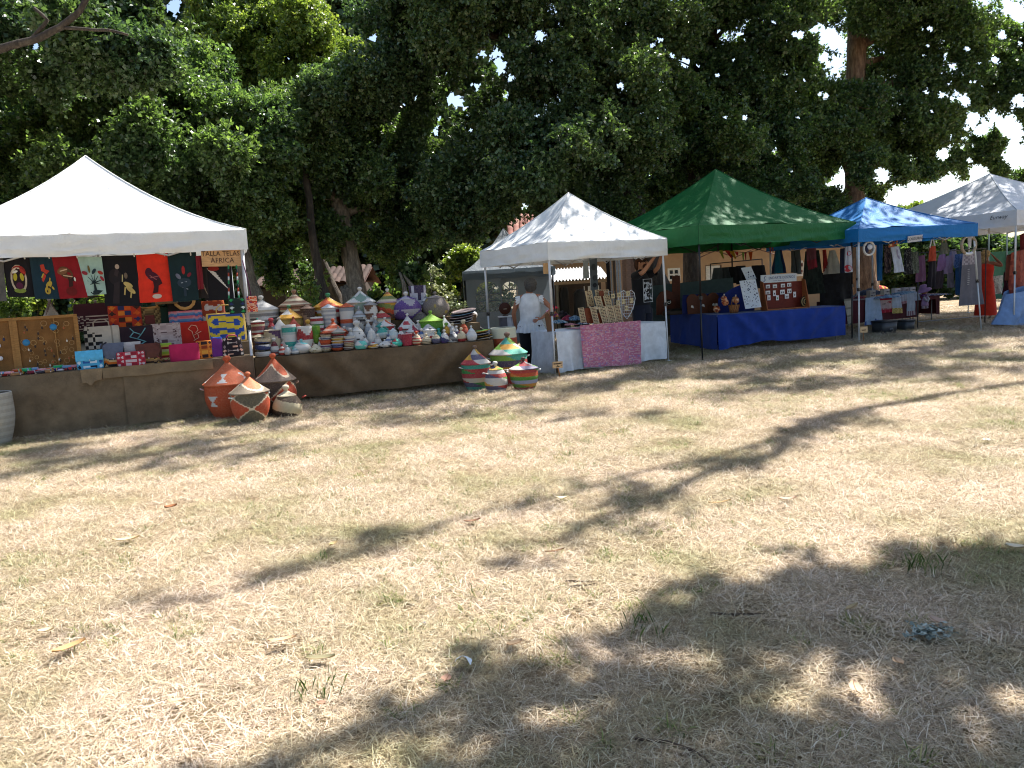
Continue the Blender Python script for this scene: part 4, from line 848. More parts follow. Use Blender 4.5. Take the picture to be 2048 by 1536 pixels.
bowls(652, 27, .14, [(698, [CE, '#b8b0a0'], "cream bowl at the bottom of the stack that has an orange bowl in the middle", 0), (691, ['#6a4a80', WH], "purple and white bowl second from the bottom under an orange bowl", 0), (681, [OR, '#a84028'], "orange bowl in the middle of a stack of bowls", 0), (676, ['#5a6a90', WH], "slate and white bowl resting on the orange bowl", 0), (670, [BR, WH, CE], "brown and white bowl topping the stack next to the speckled pot", 0)], G1)
bowls(676, 27, .12, [(697, [OR, '#b04a2c'], "orange bowl under a tall stack of banded bowls", 0), (689, [NV, '#8a90b8'], "navy bowl resting on the orange bottom bowl", 0), (683, [YE, WH], "yellow bowl in the tall banded stack", 0), (677, ['#c8a040', CE], "second yellow bowl with a cream rim in the tall banded stack", 0), (670, [RD, WH, BK], "red and black ringed bowl near the top of the tall stack", 0), (653, ['#a8a69e', '#2f2c2c'], "grey lidded bowl with a knob crowning the tall stack", 'lid')], G2)
bowls(698, 23, .1, [(700, ['#4a2e34', WH], "dark maroon bowl at the foot of the white ringed stack", 0), (694, [BR, CE], "brown bowl near the foot of the white ringed stack", 0), (687, [CE, '#8a6a4a'], "cream bowl in the middle of the white ringed stack", 0), (682, ['#a24044', WH], "reddish bowl under the white ringed bowl", 0), (674, [WH, '#5a6aa0', WH], "white bowl with blue rings on top of its stack", 0)], G3)
for q in (('pot', 721, 682, 25, .09, pa(3, 2, WH, WH, '#63c4b8'), None, None, "white pot with a mint patch beside the ringed stack"),
          ('pot', 746, 684, 22, .09, pa(3, 3, '#7a4630', YE, WH), ba(2, WH, RD), None, "orange and brown pot with a red and white lid"),
          ('pot', 769, 679, 23, .09, pat('spot', [WH, BK], 4, 2), so(WH), WH, "white pot with black dots"),
          ('pot', 792, 677, 24, .09, pa(3, 2, '#35b49c', WH, '#35b49c', RD), pa(3, 1, '#35b49c', RD), None, "turquoise pot with a red and white flash"),
          ('drumlid', 813, 664, 20, .1, so('#a82a40'), so('#d8b0b0'), '#a82a40', "crimson cup with a pink lid and crimson knob"),
          ('jar', 832, 662, 19, .1, ba(6, '#b04034', CE), ba(3, CE, '#8a4a40'), '#d2502c', "red and cream striped jar with a bright orange knob"),
          ('jar', 852, 667, 20, .1, ba(8, CE, '#6a5a4a'), so(CE), CE, "beige jar with brown stripes at the table edge"),
          ('jar', 871, 663, 19, .1, ba(3, '#5a5a78', '#5a5a78', CE), so(CE), '#d2bc98', "slate and cream jar with a cream knob"),
          ('jar', 888, 659, 18, .1, dg(3, 2, WH, PU, NV), so(WH), WH, "white jar with a purple slash"),
          ('jar', 905, 657, 18, .11, pa(4, 3, WH, GY, WH, '#55555c'), so('#b0aeb0'), WH, "white and grey patched jar on a saucer"),
          ('jar', 922, 655, 18, .1, ba(3, RD, CE, CE), dg(3, 1, CE, RD), '#cdbfa0', "cream jar with a red foot at the front"),
          ('bottle', 942, 651, 21, .1, so('#dcdedd'), so('#dcdedd'), '#dcdedd', "plain white bottle shaped jar near the end of the table"),
          ('jar', 547, 675, 17, .12, ba(6, WH, '#70303c', '#90949a', WH), so('#6a2c3c'), WH, "striped little jar with a maroon lid next to the white drum"),
          ('jar', 574, 690, 13, .05, so(WH), so('#c8d2d6'), WH, "tiny white jar at the very edge of the table"),
          ('jar', 589, 693, 15, .05, ba(3, '#9aa4ac', WH), so('#8fb4bc'), '#b0c4c8', "tiny grey blue jar at the very edge of the table"),
          ('jar', 563, 688, 14, .09, ba(3, '#b04038', WH), so(WH), '#b03a34', "tiny red and white jar behind the tiny white jar")): tb(*q)
P = S2.at(905, 686, .1); m = MB(); R_ = 11 * MPP(P); m.lathe([(R_ * .5, 0), (R_, .012), (R_ * .98, .018), (R_ * .5, .01)], 20, ba(1, WH) and (lambda a, i, h: WH))
tag(m.build("saucer", 'woven', None, S2.W((P - S2.O).dot(S2.u), .11, Z2 + .006), 0), "small white saucer under the white and grey jar", 'saucer')
for q in (('jar', 700, 654, 18, .3, so('#c9c6c0'), so(WH), WH, "white jar with a long neck behind the ringed bowls"), ('pot', 729, 671, 15, .2, ba(3, WH, '#9aa0a8'), so(WH), GY, "small white pot with a grey knob behind the mint patched pot"), ('jar', 755, 667, 15, .21, so('#d0cdc8'), so('#b9b4b0'), WH, "white jar with a grey lid behind the orange and brown pot"), ('jar', 776, 668, 14, .2, ba(4, WH, '#7a8aa8'), so(WH), '#5a6a90', "white jar with slate rings behind the dotted pot"),
          ('jar', 801, 654, 18, .29, dg(3, 2, WH, '#a83a48'), so(WH), '#a83a48', "white jar with crimson slashes behind the turquoise pot"), ('jar', 821, 668, 12, .2, so('#c8b8a4'), so(WH), WH, "tiny beige jar between the crimson cup and the striped jar"), ('jar', 842, 656, 14, .28, ba(3, WH, '#4a6aa8'), so('#4a6aa8'), WH, "little white and blue jar before the blue wedged cone"), ('pot', 836, 640, 18, .46, so('#b8b2b0'), so('#c8c2be'), WH, "pale pot with a white knob next to the lime basket"), ('jar', 640, 674, 13, .26, so(WH), so(WH), WH, "small plain white jar before the first bowl stack"),
          ('jar', 611, 668, 15, .3, ba(4, '#a8b0b4', WH), so('#b8c0c4'), WH, "pale grey ringed jar behind the cyan pot"), ('pot', 596, 662, 18, .33, dg(3, 1, WH, '#4a6090'), so(WH), GY, "white pot with a blue slash behind the cyan pot"), ('pot', 688, 652, 18, .42, ba(3, '#b04a34', WH), so(OR), WH, "little orange and white pot beside the orange red basket"), ('jar', 735, 638, 17, .5, so('#9aa2a8'), so('#b8bec2'), WH, "grey blue jar under the zigzag cylinder"), ('pot', 750, 630, 17, .64, pa(3, 2, WH, GY), so('#8c9298'), WH, "grey patched pot tucked below the cream basket"),
          ('jar', 904, 643, 14, .33, so(WH), so(WH), '#d8c8a8', "white jar behind the white and grey patched jar"), ('jar', 912, 650, 13, .23, ba(3, '#3b3f70', WH), so(WH), WH, "little navy and white jar before the orange jar"), ('jar', 858, 672, 11, .2, so('#8a2c34'), so('#8a2c34'), WH, "tiny wine red jar behind the beige striped jar"), ('jar', 656, 655, 14, .3, so('#c4b49a'), so(CE), WH, "cream jar standing behind the brown topped bowl stack")): tb(*q)
def tray(cx, y, w, t, z, col, label, tilt=0.0, rim='#d6d4cf', group=None):
    P = S2.at(cx, y, t); R = w * MPP(P) / 2; m = MB(); m.lathe([(R * .3, 0), (R * .8, .004), (R, .022), (R * .985, .027), (R * .8, .011), (R * .25, .008)], 28, lambda a, i, h: rim if i in (2,) else (col[i % len(col)] if isinstance(col, list) else col))
    o = m.build("tray", 'woven', None, S2.W((P - S2.O).dot(S2.u), t, z)); o.rotation_euler = (tilt, -0.12, rnd.random() * 0.1); tag(o, label, 'tray', group); return o
GP = "pile of flat woven trays on the basket table"
for i, (c, rim, l) in enumerate((('#3a2c34', WH, "lowest dark tray in the tilted pile behind the orange jar"), ('#2c2a38', WH, "second dark tray up in the tilted pile"), ('#5a3a44', '#cdb8b8', "maroon tray in the middle of the tilted pile"), ('#2d3350', '#86b8d6', "navy tray with a sky blue rim in the tilted pile"), ('#8a7a78', '#b0a4a0', "pinkish grey tray on top of the tilted pile"))):
    P = S2.at(924, 660, .82); tray(922 + i * 2, 660, 50, .82, tier(.75) + .01 + i * 0.045, c, l, tilt=0.1, rim=rim, group=GP)
tray(969, 690, 36, .2, Z2 + .013, ['#5a4a36', '#8d7a58'], "brown shallow tray, lowest at the end of the basket table", group=GP)
tray(969, 690, 35, .2, Z2 + .05, ['#6a5840', '#3a3026'], "brown tray with a yellow rim second from the bottom at the table end", rim=YE, group=GP)
tray(966, 690, 36, .22, Z2 + .088, ['#7a2434', '#3b3f60'], "navy and crimson tray near the end of the basket table", group=GP)
tray(962, 690, 42, .34, Z2 + .125, [LI, YE, WH, '#5a9a3c'], "green, yellow and white tray on top at the end of the basket table", rim='#e0c060', group=GP)
# baskets on the grass
def floor(cx, yt, yb, w, shape, body, lid, knob, label, group, handles=WH, rot=0.0, hb=None, wr=None, n=84):
    Pb = G(cx, yb); m_ = MPP(Pb); R = (wr or w) * m_ / 2 * 1.03; P = Vector((Pb.x, Pb.y + R * .72, 0)); Pt = AT(cx, yt, P.y)
    x = (P.y / Pb.y) * Pb.x; return basket("floor_basket", label, (x, P.y, 0), R, Pt.z, shape, body, lid, knob, group, rot, n, True, handles, hb=hb)
GO, GM = "orange and brown baskets on the grass", "many coloured baskets on the grass"
O1 = '#c2552f'
def hourglass(a, h):
    q = (a * 4) % 1 - .5; return WH if abs(h - .52) < .15 and abs(q) < 0.03 + abs(h - .52) * .85 else O1
def dia2(a, h): 
    d = abs((a * 3) % 1 - .5) * 2; e = abs(h - .5) * 2; return '#d9c2a4' if abs(d + e - 1) < .05 else ('#b8462c' if d + e < 1 else '#4c3d38')
def dia3(a, h):
    q = (a * 3) % 1; z = abs(((h * 1.35 + .35) % 1) - .5) * 2; d = abs(q - .5) * 2; return '#e3d2b4' if abs(d - z) < .06 else ('#bf5030' if d < z else '#6a6250')
floor(557, 706, 832, 78, 'urn', dia2, lambda a, h: (O1 if h > .5 + .3 * math.cos(a * 18.85) else '#6a5a50') if abs(h - .5 - .3 * math.cos(a * 18.85)) > .05 else '#d9c2a4', O1, "dark brown basket with red diamonds and an orange lid, behind the smallest one", GO, handles='#d6a890', rot=.5, hb=.56)
floor(466, 711, 838, 95, 'urn', hourglass, lambda a, h: WH if abs(h - .34) < .2 and abs((a * 5) % 1 - .5) < .03 + abs(h - .34) * .8 else '#d06a44', O1, "largest basket on the grass, orange with white hourglass shapes", GO, handles='#e0c4c0', rot=.35, hb=.56)
floor(505, 743, 848, 74, 'urn', dia3, lambda a, h: ('#d07a52' if h > .42 + .22 * math.cos(a * 12.57) else '#8a7c6a') if abs(h - .42 - .22 * math.cos(a * 12.57)) > .05 else '#e3d2b4', '#c4643e', "orange and olive basket with pale zigzag lines, nearest in the orange group", GO, rot=.9, hb=.6)
floor(577, 769, 836, 60, 'pot', dg(2, 2, '#a83a2e', '#4a4038', '#cdbf9c', '#5a4a3c'), ba(4, '#cdbf9c', '#d8ccb0'), '#d8ccb0', "smallest striped basket with a cream lid beside the orange group", GO, handles='#a83a2e', rot=.2, hb=.66)
m5 = pa(3, 6, '#4c8a34', '#a33034', '#55506a', '#cf9a35', '#4aa893', '#c9c4bc', '#c5532e')
floor(1012, 655, 765, 54, 'drum', ba(5, '#3c5a30', YE, '#c08428', '#b04a28', '#d8d8c0'), None, None, "open yellow and green drum behind the big multicoloured basket", GM, handles=None)
floor(1020, 664, 772, 74, 'urn', pa(3, 5, '#4aa893', '#cf9a35', '#a83840', '#524c62', '#b03a38', '#7fae45'), pa(4, 3, '#7fae45', '#dca040', '#c9c4bc', '#58b09a'), '#6d5348', "largest multicoloured basket with a pointed lid and brown knob, beside the woman", GM, rot=.2, hb=.6)
floor(955, 690, 783, 57, 'tall', pa(2, 6, '#c9bfa8', '#3f9a86', '#a83840', '#55506a', '#3c8a44', '#b03a38'), pa(4, 3, '#d0a03c', '#5a5672', '#b03a44', '#c9c4bc'), '#7a6456', "tall multicoloured basket with a brown knob against the brown cloth", GM, rot=.4, hb=.6)
floor(1050, 714, 782, 55, 'urn', pa(2, 6, '#9aa0b8', '#b03a38', '#4c8a34', '#6f9a3c', '#c08a3c', '#c5532e'), pa(4, 2, '#7fae45', '#b04048', '#c9c4bc', '#6a6480'), '#4a3a38', "red, gold and green basket with a dark knob next to the white cloth", GM, rot=.1, hb=.66)
floor(994, 722, 787, 48, 'pot', pa(2, 6, '#a83840', '#c9c4bc', '#4c8a34', '#55506a', '#b03a38', '#cf9a35', '#c9c4bc'), pa(4, 2, '#7fbe45', '#4a4f78', '#d0a84c'), WH, "small multicoloured basket with a white knob, nearest of its group", GM, rot=.7, hb=.74)
Pg = G(2, 893); basket("floor_basket", "plain grey open basket cut by the edge of the picture at the brown cloth", (Pg.x - .2, Pg.y + .2, 0), .26, .66, 'tall', ba(16, '#a7a49a', '#b5b2a8'), None, None, None, 1.5, 48, True, '#cfcdc4', hb=1.0)
# two grey lidded baskets at the back of the fabric stall
for cx, yt, w, l in ((98, 597, 50, "grey and brown lidded basket behind the cork boards, under the teal shirt"), (190, 600, 38, "grey basket with a small knob behind the cork boards, under the mint shirt")):
    P = S1.at(cx, yt, 1.9); s = (P - S1.O).dot(S1.u); basket("basket", l, S1.W(s, 1.9, .85), w * MPP(P) / 2, P.z - .85, 'urn', ba(7, '#8d857e', '#4a3a36'), zg(3, 2, '#8d857e', '#5a4640'), '#8d857e', "grey baskets at the back of the fabric stall", .3, 32)
# ================================================================ THE AFRICAN FABRIC STALL
def ell(cx, cy, rx, ry, rot=0, n=14, a0=0, a1=6.2832):
    return [(cx + rx * math.cos(a) * math.cos(rot) - ry * math.sin(a) * math.sin(rot), cy + rx * math.cos(a) * math.sin(rot) + ry * math.sin(a) * math.cos(rot)) for a in [a0 + (a1 - a0) * i / n for i in range(n if abs(a1 - a0) > 6.28 else n + 1)]]
def seg(p, q, w0, w1=None):
    w1 = w0 if w1 is None else w1; d = Vector((q[0] - p[0], q[1] - p[1])); d.normalize(); n = Vector((-d.y, d.x))
    return [(p[0] + n.x * w0, p[1] + n.y * w0), (q[0] + n.x * w1, q[1] + n.y * w1), (q[0] - n.x * w1, q[1] - n.y * w1), (p[0] - n.x * w0, p[1] - n.y * w0)]
def hung(name, label, S, quad, t, col, cat, prints=(), group=None, thick=0.02, folds=0.012, kind='cloth', sleeve=None, seed=0, nu=12, nv=14, pname='print'):
    """cloth hanging in the plane t: quad = top-left, top-right, bottom-right, bottom-left photo pixels"""
    Q = [S.sz(x, y, t) for x, y in quad]; s0 = Q[0][0]; z0 = min(q[1] for q in Q)
    T = thing(name, label, cat, S.W(s0, t, z0), S.a, group)
    def pos(u, v): 
        a = (lerp(Q[0][0], Q[1][0], u), lerp(Q[0][1], Q[1][1], u)); b = (lerp(Q[3][0], Q[2][0], u), lerp(Q[3][1], Q[2][1], u)); return lerp(a[0], b[0], v) - s0, lerp(a[1], b[1], v) - z0
    def fy(u, v): return folds * (fbm(u * 3 + seed * 3, v * 1.2, seed) + 0.4 * math.sin(u * 14 + seed)) * (0.25 + v)
    fc = col if callable(col) else (lambda u, v: col)
    m = MB()
    m.grid(lambda u, v: (pos(u, v)[0], fy(u, v) - thick / 2 * math.sin(math.pi * u) ** .5, pos(u, v)[1]), nu, nv, fc)
    m.grid(lambda u, v: (pos(1 - u, v)[0], fy(1 - u, v) + thick / 2 * math.sin(math.pi * u) ** .5, pos(1 - u, v)[1]), nu, nv, lambda u, v: fc(1 - u, v))
    m.build("cloth_body", kind, T)
    if prints:
        pm = MB(); k = 0
        for c, pts in prints:
            k += 1; vs = []
            for u, v in pts:
                x, z = pos(u, v); uu, vv = min(1, max(0, u)), min(1, max(0, v)); vs.append((x, fy(uu, vv) - thick / 2 * math.sin(math.pi * uu) ** .5 - 0.004 - 0.0009 * k, z))
            cx = sum(p[0] for p in vs) / len(vs); cy = sum(p[1] for p in vs) / len(vs); cz = sum(p[2] for p in vs) / len(vs); n = len(vs)
            pm.add(vs + [(cx, cy, cz)], [(i, (i + 1) % n, n) for i in range(n)], c)
        pm.build(pname, 'cloth', T)
    return T
GS = "printed shirts hanging along the rail of the fabric stall"
mask = [('#b8a890', ell(.5, .55, .3, .36)), ('#8c2a22', ell(.52, .38, .26, .17)), ('#c9c0a8', ell(.42, .34, .16, .07, -.3)), ('#241418', ell(.5, .56, .23, .27)), ('#7a8a3a', ell(.5, .84, .22, .06)), ('#b0a030', ell(.38, .5, .07, .1, .3)), ('#b0a030', ell(.62, .5, .07, .1, -.3)), ('#54203a', ell(.5, .72, .13, .09)), ('#d8d2c4', ell(.4, .37, .1, .03, -.2)), ('#a83228', ell(.66, .36, .1, .05, .5))]
giraffe = [('#b03a28', [(.4, .2), (.56, .18), (.6, .3), (.76, .34), (.62, .42), (.5, .36), (.42, .34)]), ('#b03a28', seg((.56, .42), (.42, .58), .05, .04)), ('#a8a040', seg((.5, .4), (.4, .5), .02)), ('#b89a3a', ell(.66, .66, .14, .07, -.4)), ('#b89a3a', ell(.58, .8, .12, .09)), ('#3a2a18', ell(.64, .72, .04, .03)), ('#3a2a18', ell(.56, .82, .03, .03)), ('#b89a3a', ell(.8, .74, .06, .03, .6)), ('#b89a3a', seg((.7, .6), (.74, .5), .025, .02))]
turban = [('#5a3a24', ell(.42, .4, .26, .14, .25)), ('#7a5234', ell(.3, .36, .2, .08, -.1)), ('#3a1e18', [(.46, .5), (.66, .52), (.6, .62), (.58, .72), (.42, .74), (.46, .6)]), ('#c9a888', seg((.2, .36), (.5, .32), .012)), ('#c9a888', seg((.3, .46), (.64, .5), .012)), ('#241410', ell(.66, .55, .06, .05)), ('#6a1a18', ell(.48, .84, .2, .1)), ('#d8d0c0', ell(.7, .56, .035, .05))]
tree_ = [('#1d2a2c', [(.42, .95), (.47, .66), (.53, .66), (.6, .95)]), ('#1d2a2c', [(.22, .92), (.5, .86), (.86, .9), (.6, .99), (.36, .99)])] + [('#1d2a2c', seg((.5, .68), q, .018, .008)) for q in ((.2, .62), (.26, .52), (.42, .46), (.6, .46), (.74, .5), (.84, .62), (.3, .72), (.76, .72))] + [('#8c2a34', ell(.16, .42, .13, .05, .15)), ('#6a5a30', ell(.38, .32, .05, .1)), ('#24343a', ell(.58, .38, .12, .05, -.5)), ('#9a3428', ell(.86, .42, .12, .05, .2)), ('#9a2a34', ell(.9, .58, .1, .05, .6))]
figure = [('#241e20', ell(.34, .42, .18, .16)), ('#2c2426', [(.3, .55), (.46, .5), (.4, .95), (.22, .95)]), ('#b09a88', ell(.42, .22, .06, .05)), ('#332a2c', seg((.42, .28), (.36, .4), .05)), ('#b8a878', seg((.55, .38), (.53, .52), .016)), ('#b8a060', ell(.68, .58, .13, .05, .3)), ('#b8a060', ell(.74, .68, .14, .05, .5)), ('#b8a060', seg((.6, .62), (.56, .78), .02)), ('#b8a060', seg((.76, .7), (.72, .84), .02)), ('#6a5a4a', ell(.64, .4, .05, .06))]
lady = [('#4a1828', ell(.46, .47, .2, .1, .35)), ('#4a1828', ell(.34, .38, .11, .1)), ('#a05a5a', seg((.28, .5), (.66, .46), .008)), ('#38181c', [(.44, .56), (.66, .5), (.72, .62), (.6, .66), (.56, .8), (.4, .82), (.46, .68)]), ('#c8b8a8', ell(.52, .88, .14, .05)), ('#a05a5a', seg((.36, .44), (.56, .54), .008))]
plant = [('#9a2a28', ell(.5, .36, .06, .09)), ('#6a6a78', ell(.3, .48, .1, .05, .4)), ('#7a2430', ell(.7, .46, .08, .04, -.3)), ('#2c3a44', ell(.5, .62, .26, .1)), ('#8a9098', seg((.4, .7), (.62, .76), .012)), ('#8a9098', seg((.38, .62), (.6, .6), .01)), ('#2c3a44', seg((.5, .6), (.5, .9), .05))]
rail_t = 0.12
for q in (("grey shirt cut by the edge of the picture at the end of the rail", [(-34, 514), (6, 514), (14, 602), (-26, 604)], '#5a5855', ()),
          ("black shirt printed with a mask with yellow eyes", [(4, 514), (60, 514), (70, 594), (16, 594)], '#17151a', mask),
          ("dark teal shirt printed with a red bird and yellow spots", [(58, 513), (106, 513), (120, 598), (70, 598)], '#15303c', giraffe),
          ("dark red shirt printed with a head in a brown turban", [(103, 512), (153, 510), (176, 595), (120, 598)], '#86141c', turban),
          ("mint green shirt printed with a dark tree with coloured leaves", [(154, 513), (203, 514), (213, 588), (174, 592)], '#9db8ac', tree_),
          ("black shirt printed with a dark figure and a spotted giraffe", [(202, 512), (273, 510), (284, 612), (210, 612)], '#141217', figure),
          ("vivid orange red shirt printed with a woman in a headwrap", [(272, 510), (336, 506), (348, 602), (280, 606)], '#d8321c', lady),
          ("dark green shirt with a red flower print beside the orange shirt", [(334, 507), (392, 504), (398, 600), (346, 604)], '#12292c', plant)):
    hung("shirt", q[0], S1, q[1], rail_t + rnd.uniform(0, .05), q[2], 'shirt', q[3], GS, seed=rnd.randint(0, 50))
for x0, x1, y0, y1, c, l, t, pr in ((372, 392, 524, 580, '#a8a296', "narrow pale grey scarf hanging behind the sign", .16, ()), (388, 412, 515, 596, '#2a2422', "dark scarf with pale strokes next to the red sash", .2, [('#8a7a66', seg((.2 + .12 * i, .35 + .1 * i), (.5 + .1 * i, .5 + .1 * i), .02)) for i in range(5)] + [('#a05a34', ell(.3, .38, .1, .07))]),
    (391, 402, 512, 578, '#7a1a24', "dark red sash hanging by the sign", .1, ()), (405, 462, 520, 600, '#1c1a1e', "black shawl with white brush strokes under the sign", .22, [('#d0ccc4', seg((.1 + .07 * i, .2 + .05 * i), (.45 + .06 * i, .34 + .06 * i), .014)) for i in range(7)] + [('#8c2a26', ell(.35, .22, .2, .06))])):
    hung("scarf", l, S1, [(x0, y0), (x1, y0 - 1), (x1 + 6, y1), (x0 + 5, y1 + 1)], t, c, 'scarf', pr, "scarves hanging behind the wooden sign", seed=int(x0))
m = MB(); a, b_ = S1.sz(-60, 512, .1), S1.sz(486, 498, .1); L_ = b_[0] - a[0]; m.tube([(0, 0, 0), (L_, 0, b_[1] - a[1])], 0.011, '#c9ccd0', n=6)
tag(m.build("clothes_rail", 'metal', None, S1.W(a[0], .10, a[1]), S1.a), "thin pale rail under the white tent that carries the printed shirts", 'rail')
for x, wh in ((49, 'black mask shirt'), (98, 'dark teal shirt'), (268, 'black giraffe shirt'), (329, 'orange red shirt'), (381, 'dark green shirt'), (154, 'dark red shirt')): 
    P = S1.at(x, 514 - x * .02, .07); m = MB(); m.box(0, 0, 0, .012, .022, .07, '#d8d6d0'); m.box(0, -.013, -.01, .018, .008, .03, '#c0bdb6')
    tag(m.build("clothes_peg", 'plastic', None, P, S1.a), f"white peg clipping the {wh} to its rail", 'peg', 'pegs on the shirt rail')
# sign
P = S1.at(443, 514, .045); mp = MPP(P); T = thing("shop_sign", "tan wooden sign lettered in brown, hanging under the corner of the white tent", 'sign', P, S1.a)
m = MB(); m.box(0, 0, 0, 75 * mp, .012, 37 * mp, '#c99c6c', rot=(0, RA(1.5), 0)); m.build("board", 'wood', T)
text("TALLA TELAS", 13.5 * mp, T, (-1 * mp, -.009, 6.5 * mp), (RA(90), RA(1.5), 0), '#3a2018', sx=.86); text("ÁFRICA", 14 * mp, T, (1 * mp, -.009, -7 * mp), (RA(90), RA(1.5), 0), '#3a2018', sx=.9)

def loft(m, secs, col, n=60, e=.42, caps=True):
    """secs: list of (z, half width, half depth, x shift); section is a rounded box; col(u, v, front)"""
    vs, fs, cs = [], [], []; k = len(secs)
    for z, w, d, sx in secs:
        for i in range(n):
            a = 2 * math.pi * i / n - math.pi; c, s = math.cos(a), math.sin(a)
            vs.append((sx + w * math.copysign(abs(c) ** e, c), d * math.copysign(abs(s) ** .75, s), z))
    fc = callable(col)
    for j in range(k - 1):
        for i in range(n):
            i2 = (i + 1) % n; fs.append((j * n + i, j * n + i2, (j + 1) * n + i2, (j + 1) * n + i))
            a = 2 * math.pi * (i + .5) / n - math.pi; c = math.cos(a); u = .5 + .5 * math.copysign(abs(c) ** e, c); cs.append(K(col(u, 1 - (j + .5) / (k - 1))) if fc else K(col))
    if caps:
        fs.append(tuple(range(n))[::-1]); cs.append(K(col(.5, .99)) if fc else K(col)); fs.append(tuple(range((k - 1) * n, k * n))); cs.append(K(col(.5, .01)) if fc else K(col))
    return m.add(vs, fs, cs, True)
def ft(kind, c, n=4, mm=3):
    k = len(c)
    if kind == 'solid': return lambda u, v: c[0]
    if kind == 'check': return lambda u, v: c[(int(u * n) + int(v * mm)) % k]
    if kind == 'tile':
        return lambda u, v: c[1 + (int(u * n) * 3 + int(v * mm) * 5) % (k - 1)] if abs((u * n) % 1 - .5) + abs((v * mm) % 1 - .5) < .42 else c[0]
    if kind == 'dots': return lambda u, v: c[1 + (int(u * n) + 2 * int(v * mm)) % (k - 1)] if math.hypot((u * n) % 1 - .5, (v * mm) % 1 - .5) < .33 else c[0]
    if kind == 'vs': return lambda u, v: c[int(u * n) % k]
    if kind == 'hs': return lambda u, v: c[int(v * n) % k]
    if kind == 'zz': return lambda u, v: c[int((v + .12 * tri(u * n)) * mm) % k]
    if kind == 'low': return lambda u, v: c[0] if v < mm else (c[1:][int((v - mm) * n * 3 + tri(u * n) * 1.2) % (k - 1)])
    if kind == 'mix':
        def f(u, v): return c[int(4.2 + 2.6 * fbm(u * n, v * mm, n) + 2.2 * fbm(u * n * 2.3, v * mm * 2.3, 7)) % k]
        return f
    if kind == 'border': return lambda u, v: c[0] if min(u, 1 - u, v, 1 - v) < .07 else c[1:][int(3.2 + 2.4 * fbm(u * n, v * mm, 3) + 1.4 * fbm(u * n * 2, v * mm * 2, 9)) % (k - 1)]
    if kind == 'wax': return lambda u, v: c[int(min(math.hypot(u * n - x_, (v * mm - y_) ) for x_, y_ in ((.25 * n, .3 * mm), (.75 * n, .35 * mm), (.45 * n, .8 * mm), (.95 * n, .9 * mm), (.02 * n, .85 * mm))) * 6) % k]
    if kind == 'half': return lambda u, v: (c[0] if (u * n) % 1 > .12 else c[2]) if u > v * .9 + .05 else (c[1] if (int(u * 9) + int(v * 7)) % 2 else c[0])
GBAG = "handbags on the table of the fabric stall"
def bag(label, cx, yt, yb, w, t, fn, dep=.1, handle=None, hh=.12, flap=None, base=None, top=1.0, extra=None, strap=None, name='handbag', lean=0.06, kind='cloth', S=S1, group=GBAG, round_=False, zb=None):
    P = S.at(cx, yb, t); mp = MPP(P); w *= mp; Pt = S.at(cx, yt, t); z0 = P.z if zb is None else zb; H = max(.05, Pt.z - z0); T = thing(name, label, 'bag', (P.x, P.y, z0), S.a + rnd.uniform(-.05, .05), group); T.rotation_euler[0] = -lean
    m = MB(); N = 22; secs = []
    for i in range(N + 1):
        q = i / N; r = 1 - .05 * (abs(2 * q - 1)) ** 6; ww = w / 2 * (lerp(base or 1.0, top, q)) * r
        if round_: ww *= math.sin(math.pi * (.14 + .72 * q)) ** .5
        secs.append((q * H, ww, dep / 2 * (1 - .75 * q ** 1.6) + .006, 0))
    loft(m, secs, fn if callable(fn) else (lambda u, v: fn)); m.build("body", kind, T)
    if handle:
        for y in (-.012, .012):
            hm = MB(); hw = w * .22; hm.tube([(-hw, y, H * .93), (-hw * .95, y * 2, H + hh * .55), (-hw * .5, y * 2, H + hh * .95), (0, y * 2, H + hh), (hw * .5, y * 2, H + hh * .95), (hw * .95, y * 2, H + hh * .55), (hw, y, H * .93)], 0.0075, handle, n=6); hm.build("handle", 'leather', T)
    if flap:
        c, frac, rnd_ = flap; fm = MB()
        def ff(u, v):
            x = (u - .5) * w * 1.02 * (1 - rnd_ * v * v); return (x, -dep / 2 * (1 - .75 * (1 - frac * v) ** 1.6) - .012 - .01 * math.sin(math.pi * v), H * (1.01 - frac * v * (1 - rnd_ * .3 * (2 * u - 1) ** 2)))
        fm.grid(ff, 10, 6, c if callable(c) else (lambda u, v: c)); fm.grid(lambda u, v: (ff(1 - u, v)[0], ff(1 - u, v)[1] + .006, ff(1 - u, v)[2]), 10, 6, c if callable(c) else (lambda u, v: c)); fm.build("flap", 'leather', T)
        km = MB(); km.ball((0, -dep / 2 * .8 - .03, H * (1.03 - frac)), .009, '#cfcfcf', 8, 5); km.build("clasp", 'metal', T)
    if strap:
        sm = MB(); sm.tube([(x * w, -dep / 2 - .02, H * z) for x, z in strap[1]], .011, strap[0], n=6, flat=.5); sm.build("strap", 'leather', T)
    if extra: extra(T, w, H, dep)
    return T
def lines(col, segs, wd=.012, nm='motif'):
    def f(T, w, H, dep):
        m = MB()
        for k, (p, q) in enumerate(segs):
            y = lambda z: -dep / 2 * (1 - .75 * z ** 1.6) - .012; a, b_ = ((p[0] - .5) * w, y(p[1]), p[1] * H), ((q[0] - .5) * w, y(q[1]), q[1] * H); m.tube([a, b_], wd * .5, col, n=5)
        m.build(nm, 'cloth', T)
    return f
tb2, tb3 = 1.25, .95        # raised rows behind
m = MB(); sa = s_at(S1, 165, .9); m.box((s1e - sa) / 2, 0, .095, s1e - sa, .3, .19, BRN); tag(m.build("display_riser", 'burlap', None, S1.W(sa, .62, Z1 + .008), S1.a), "lower cloth covered step under the printed bags of the fabric stall", 'riser', 'display steps')
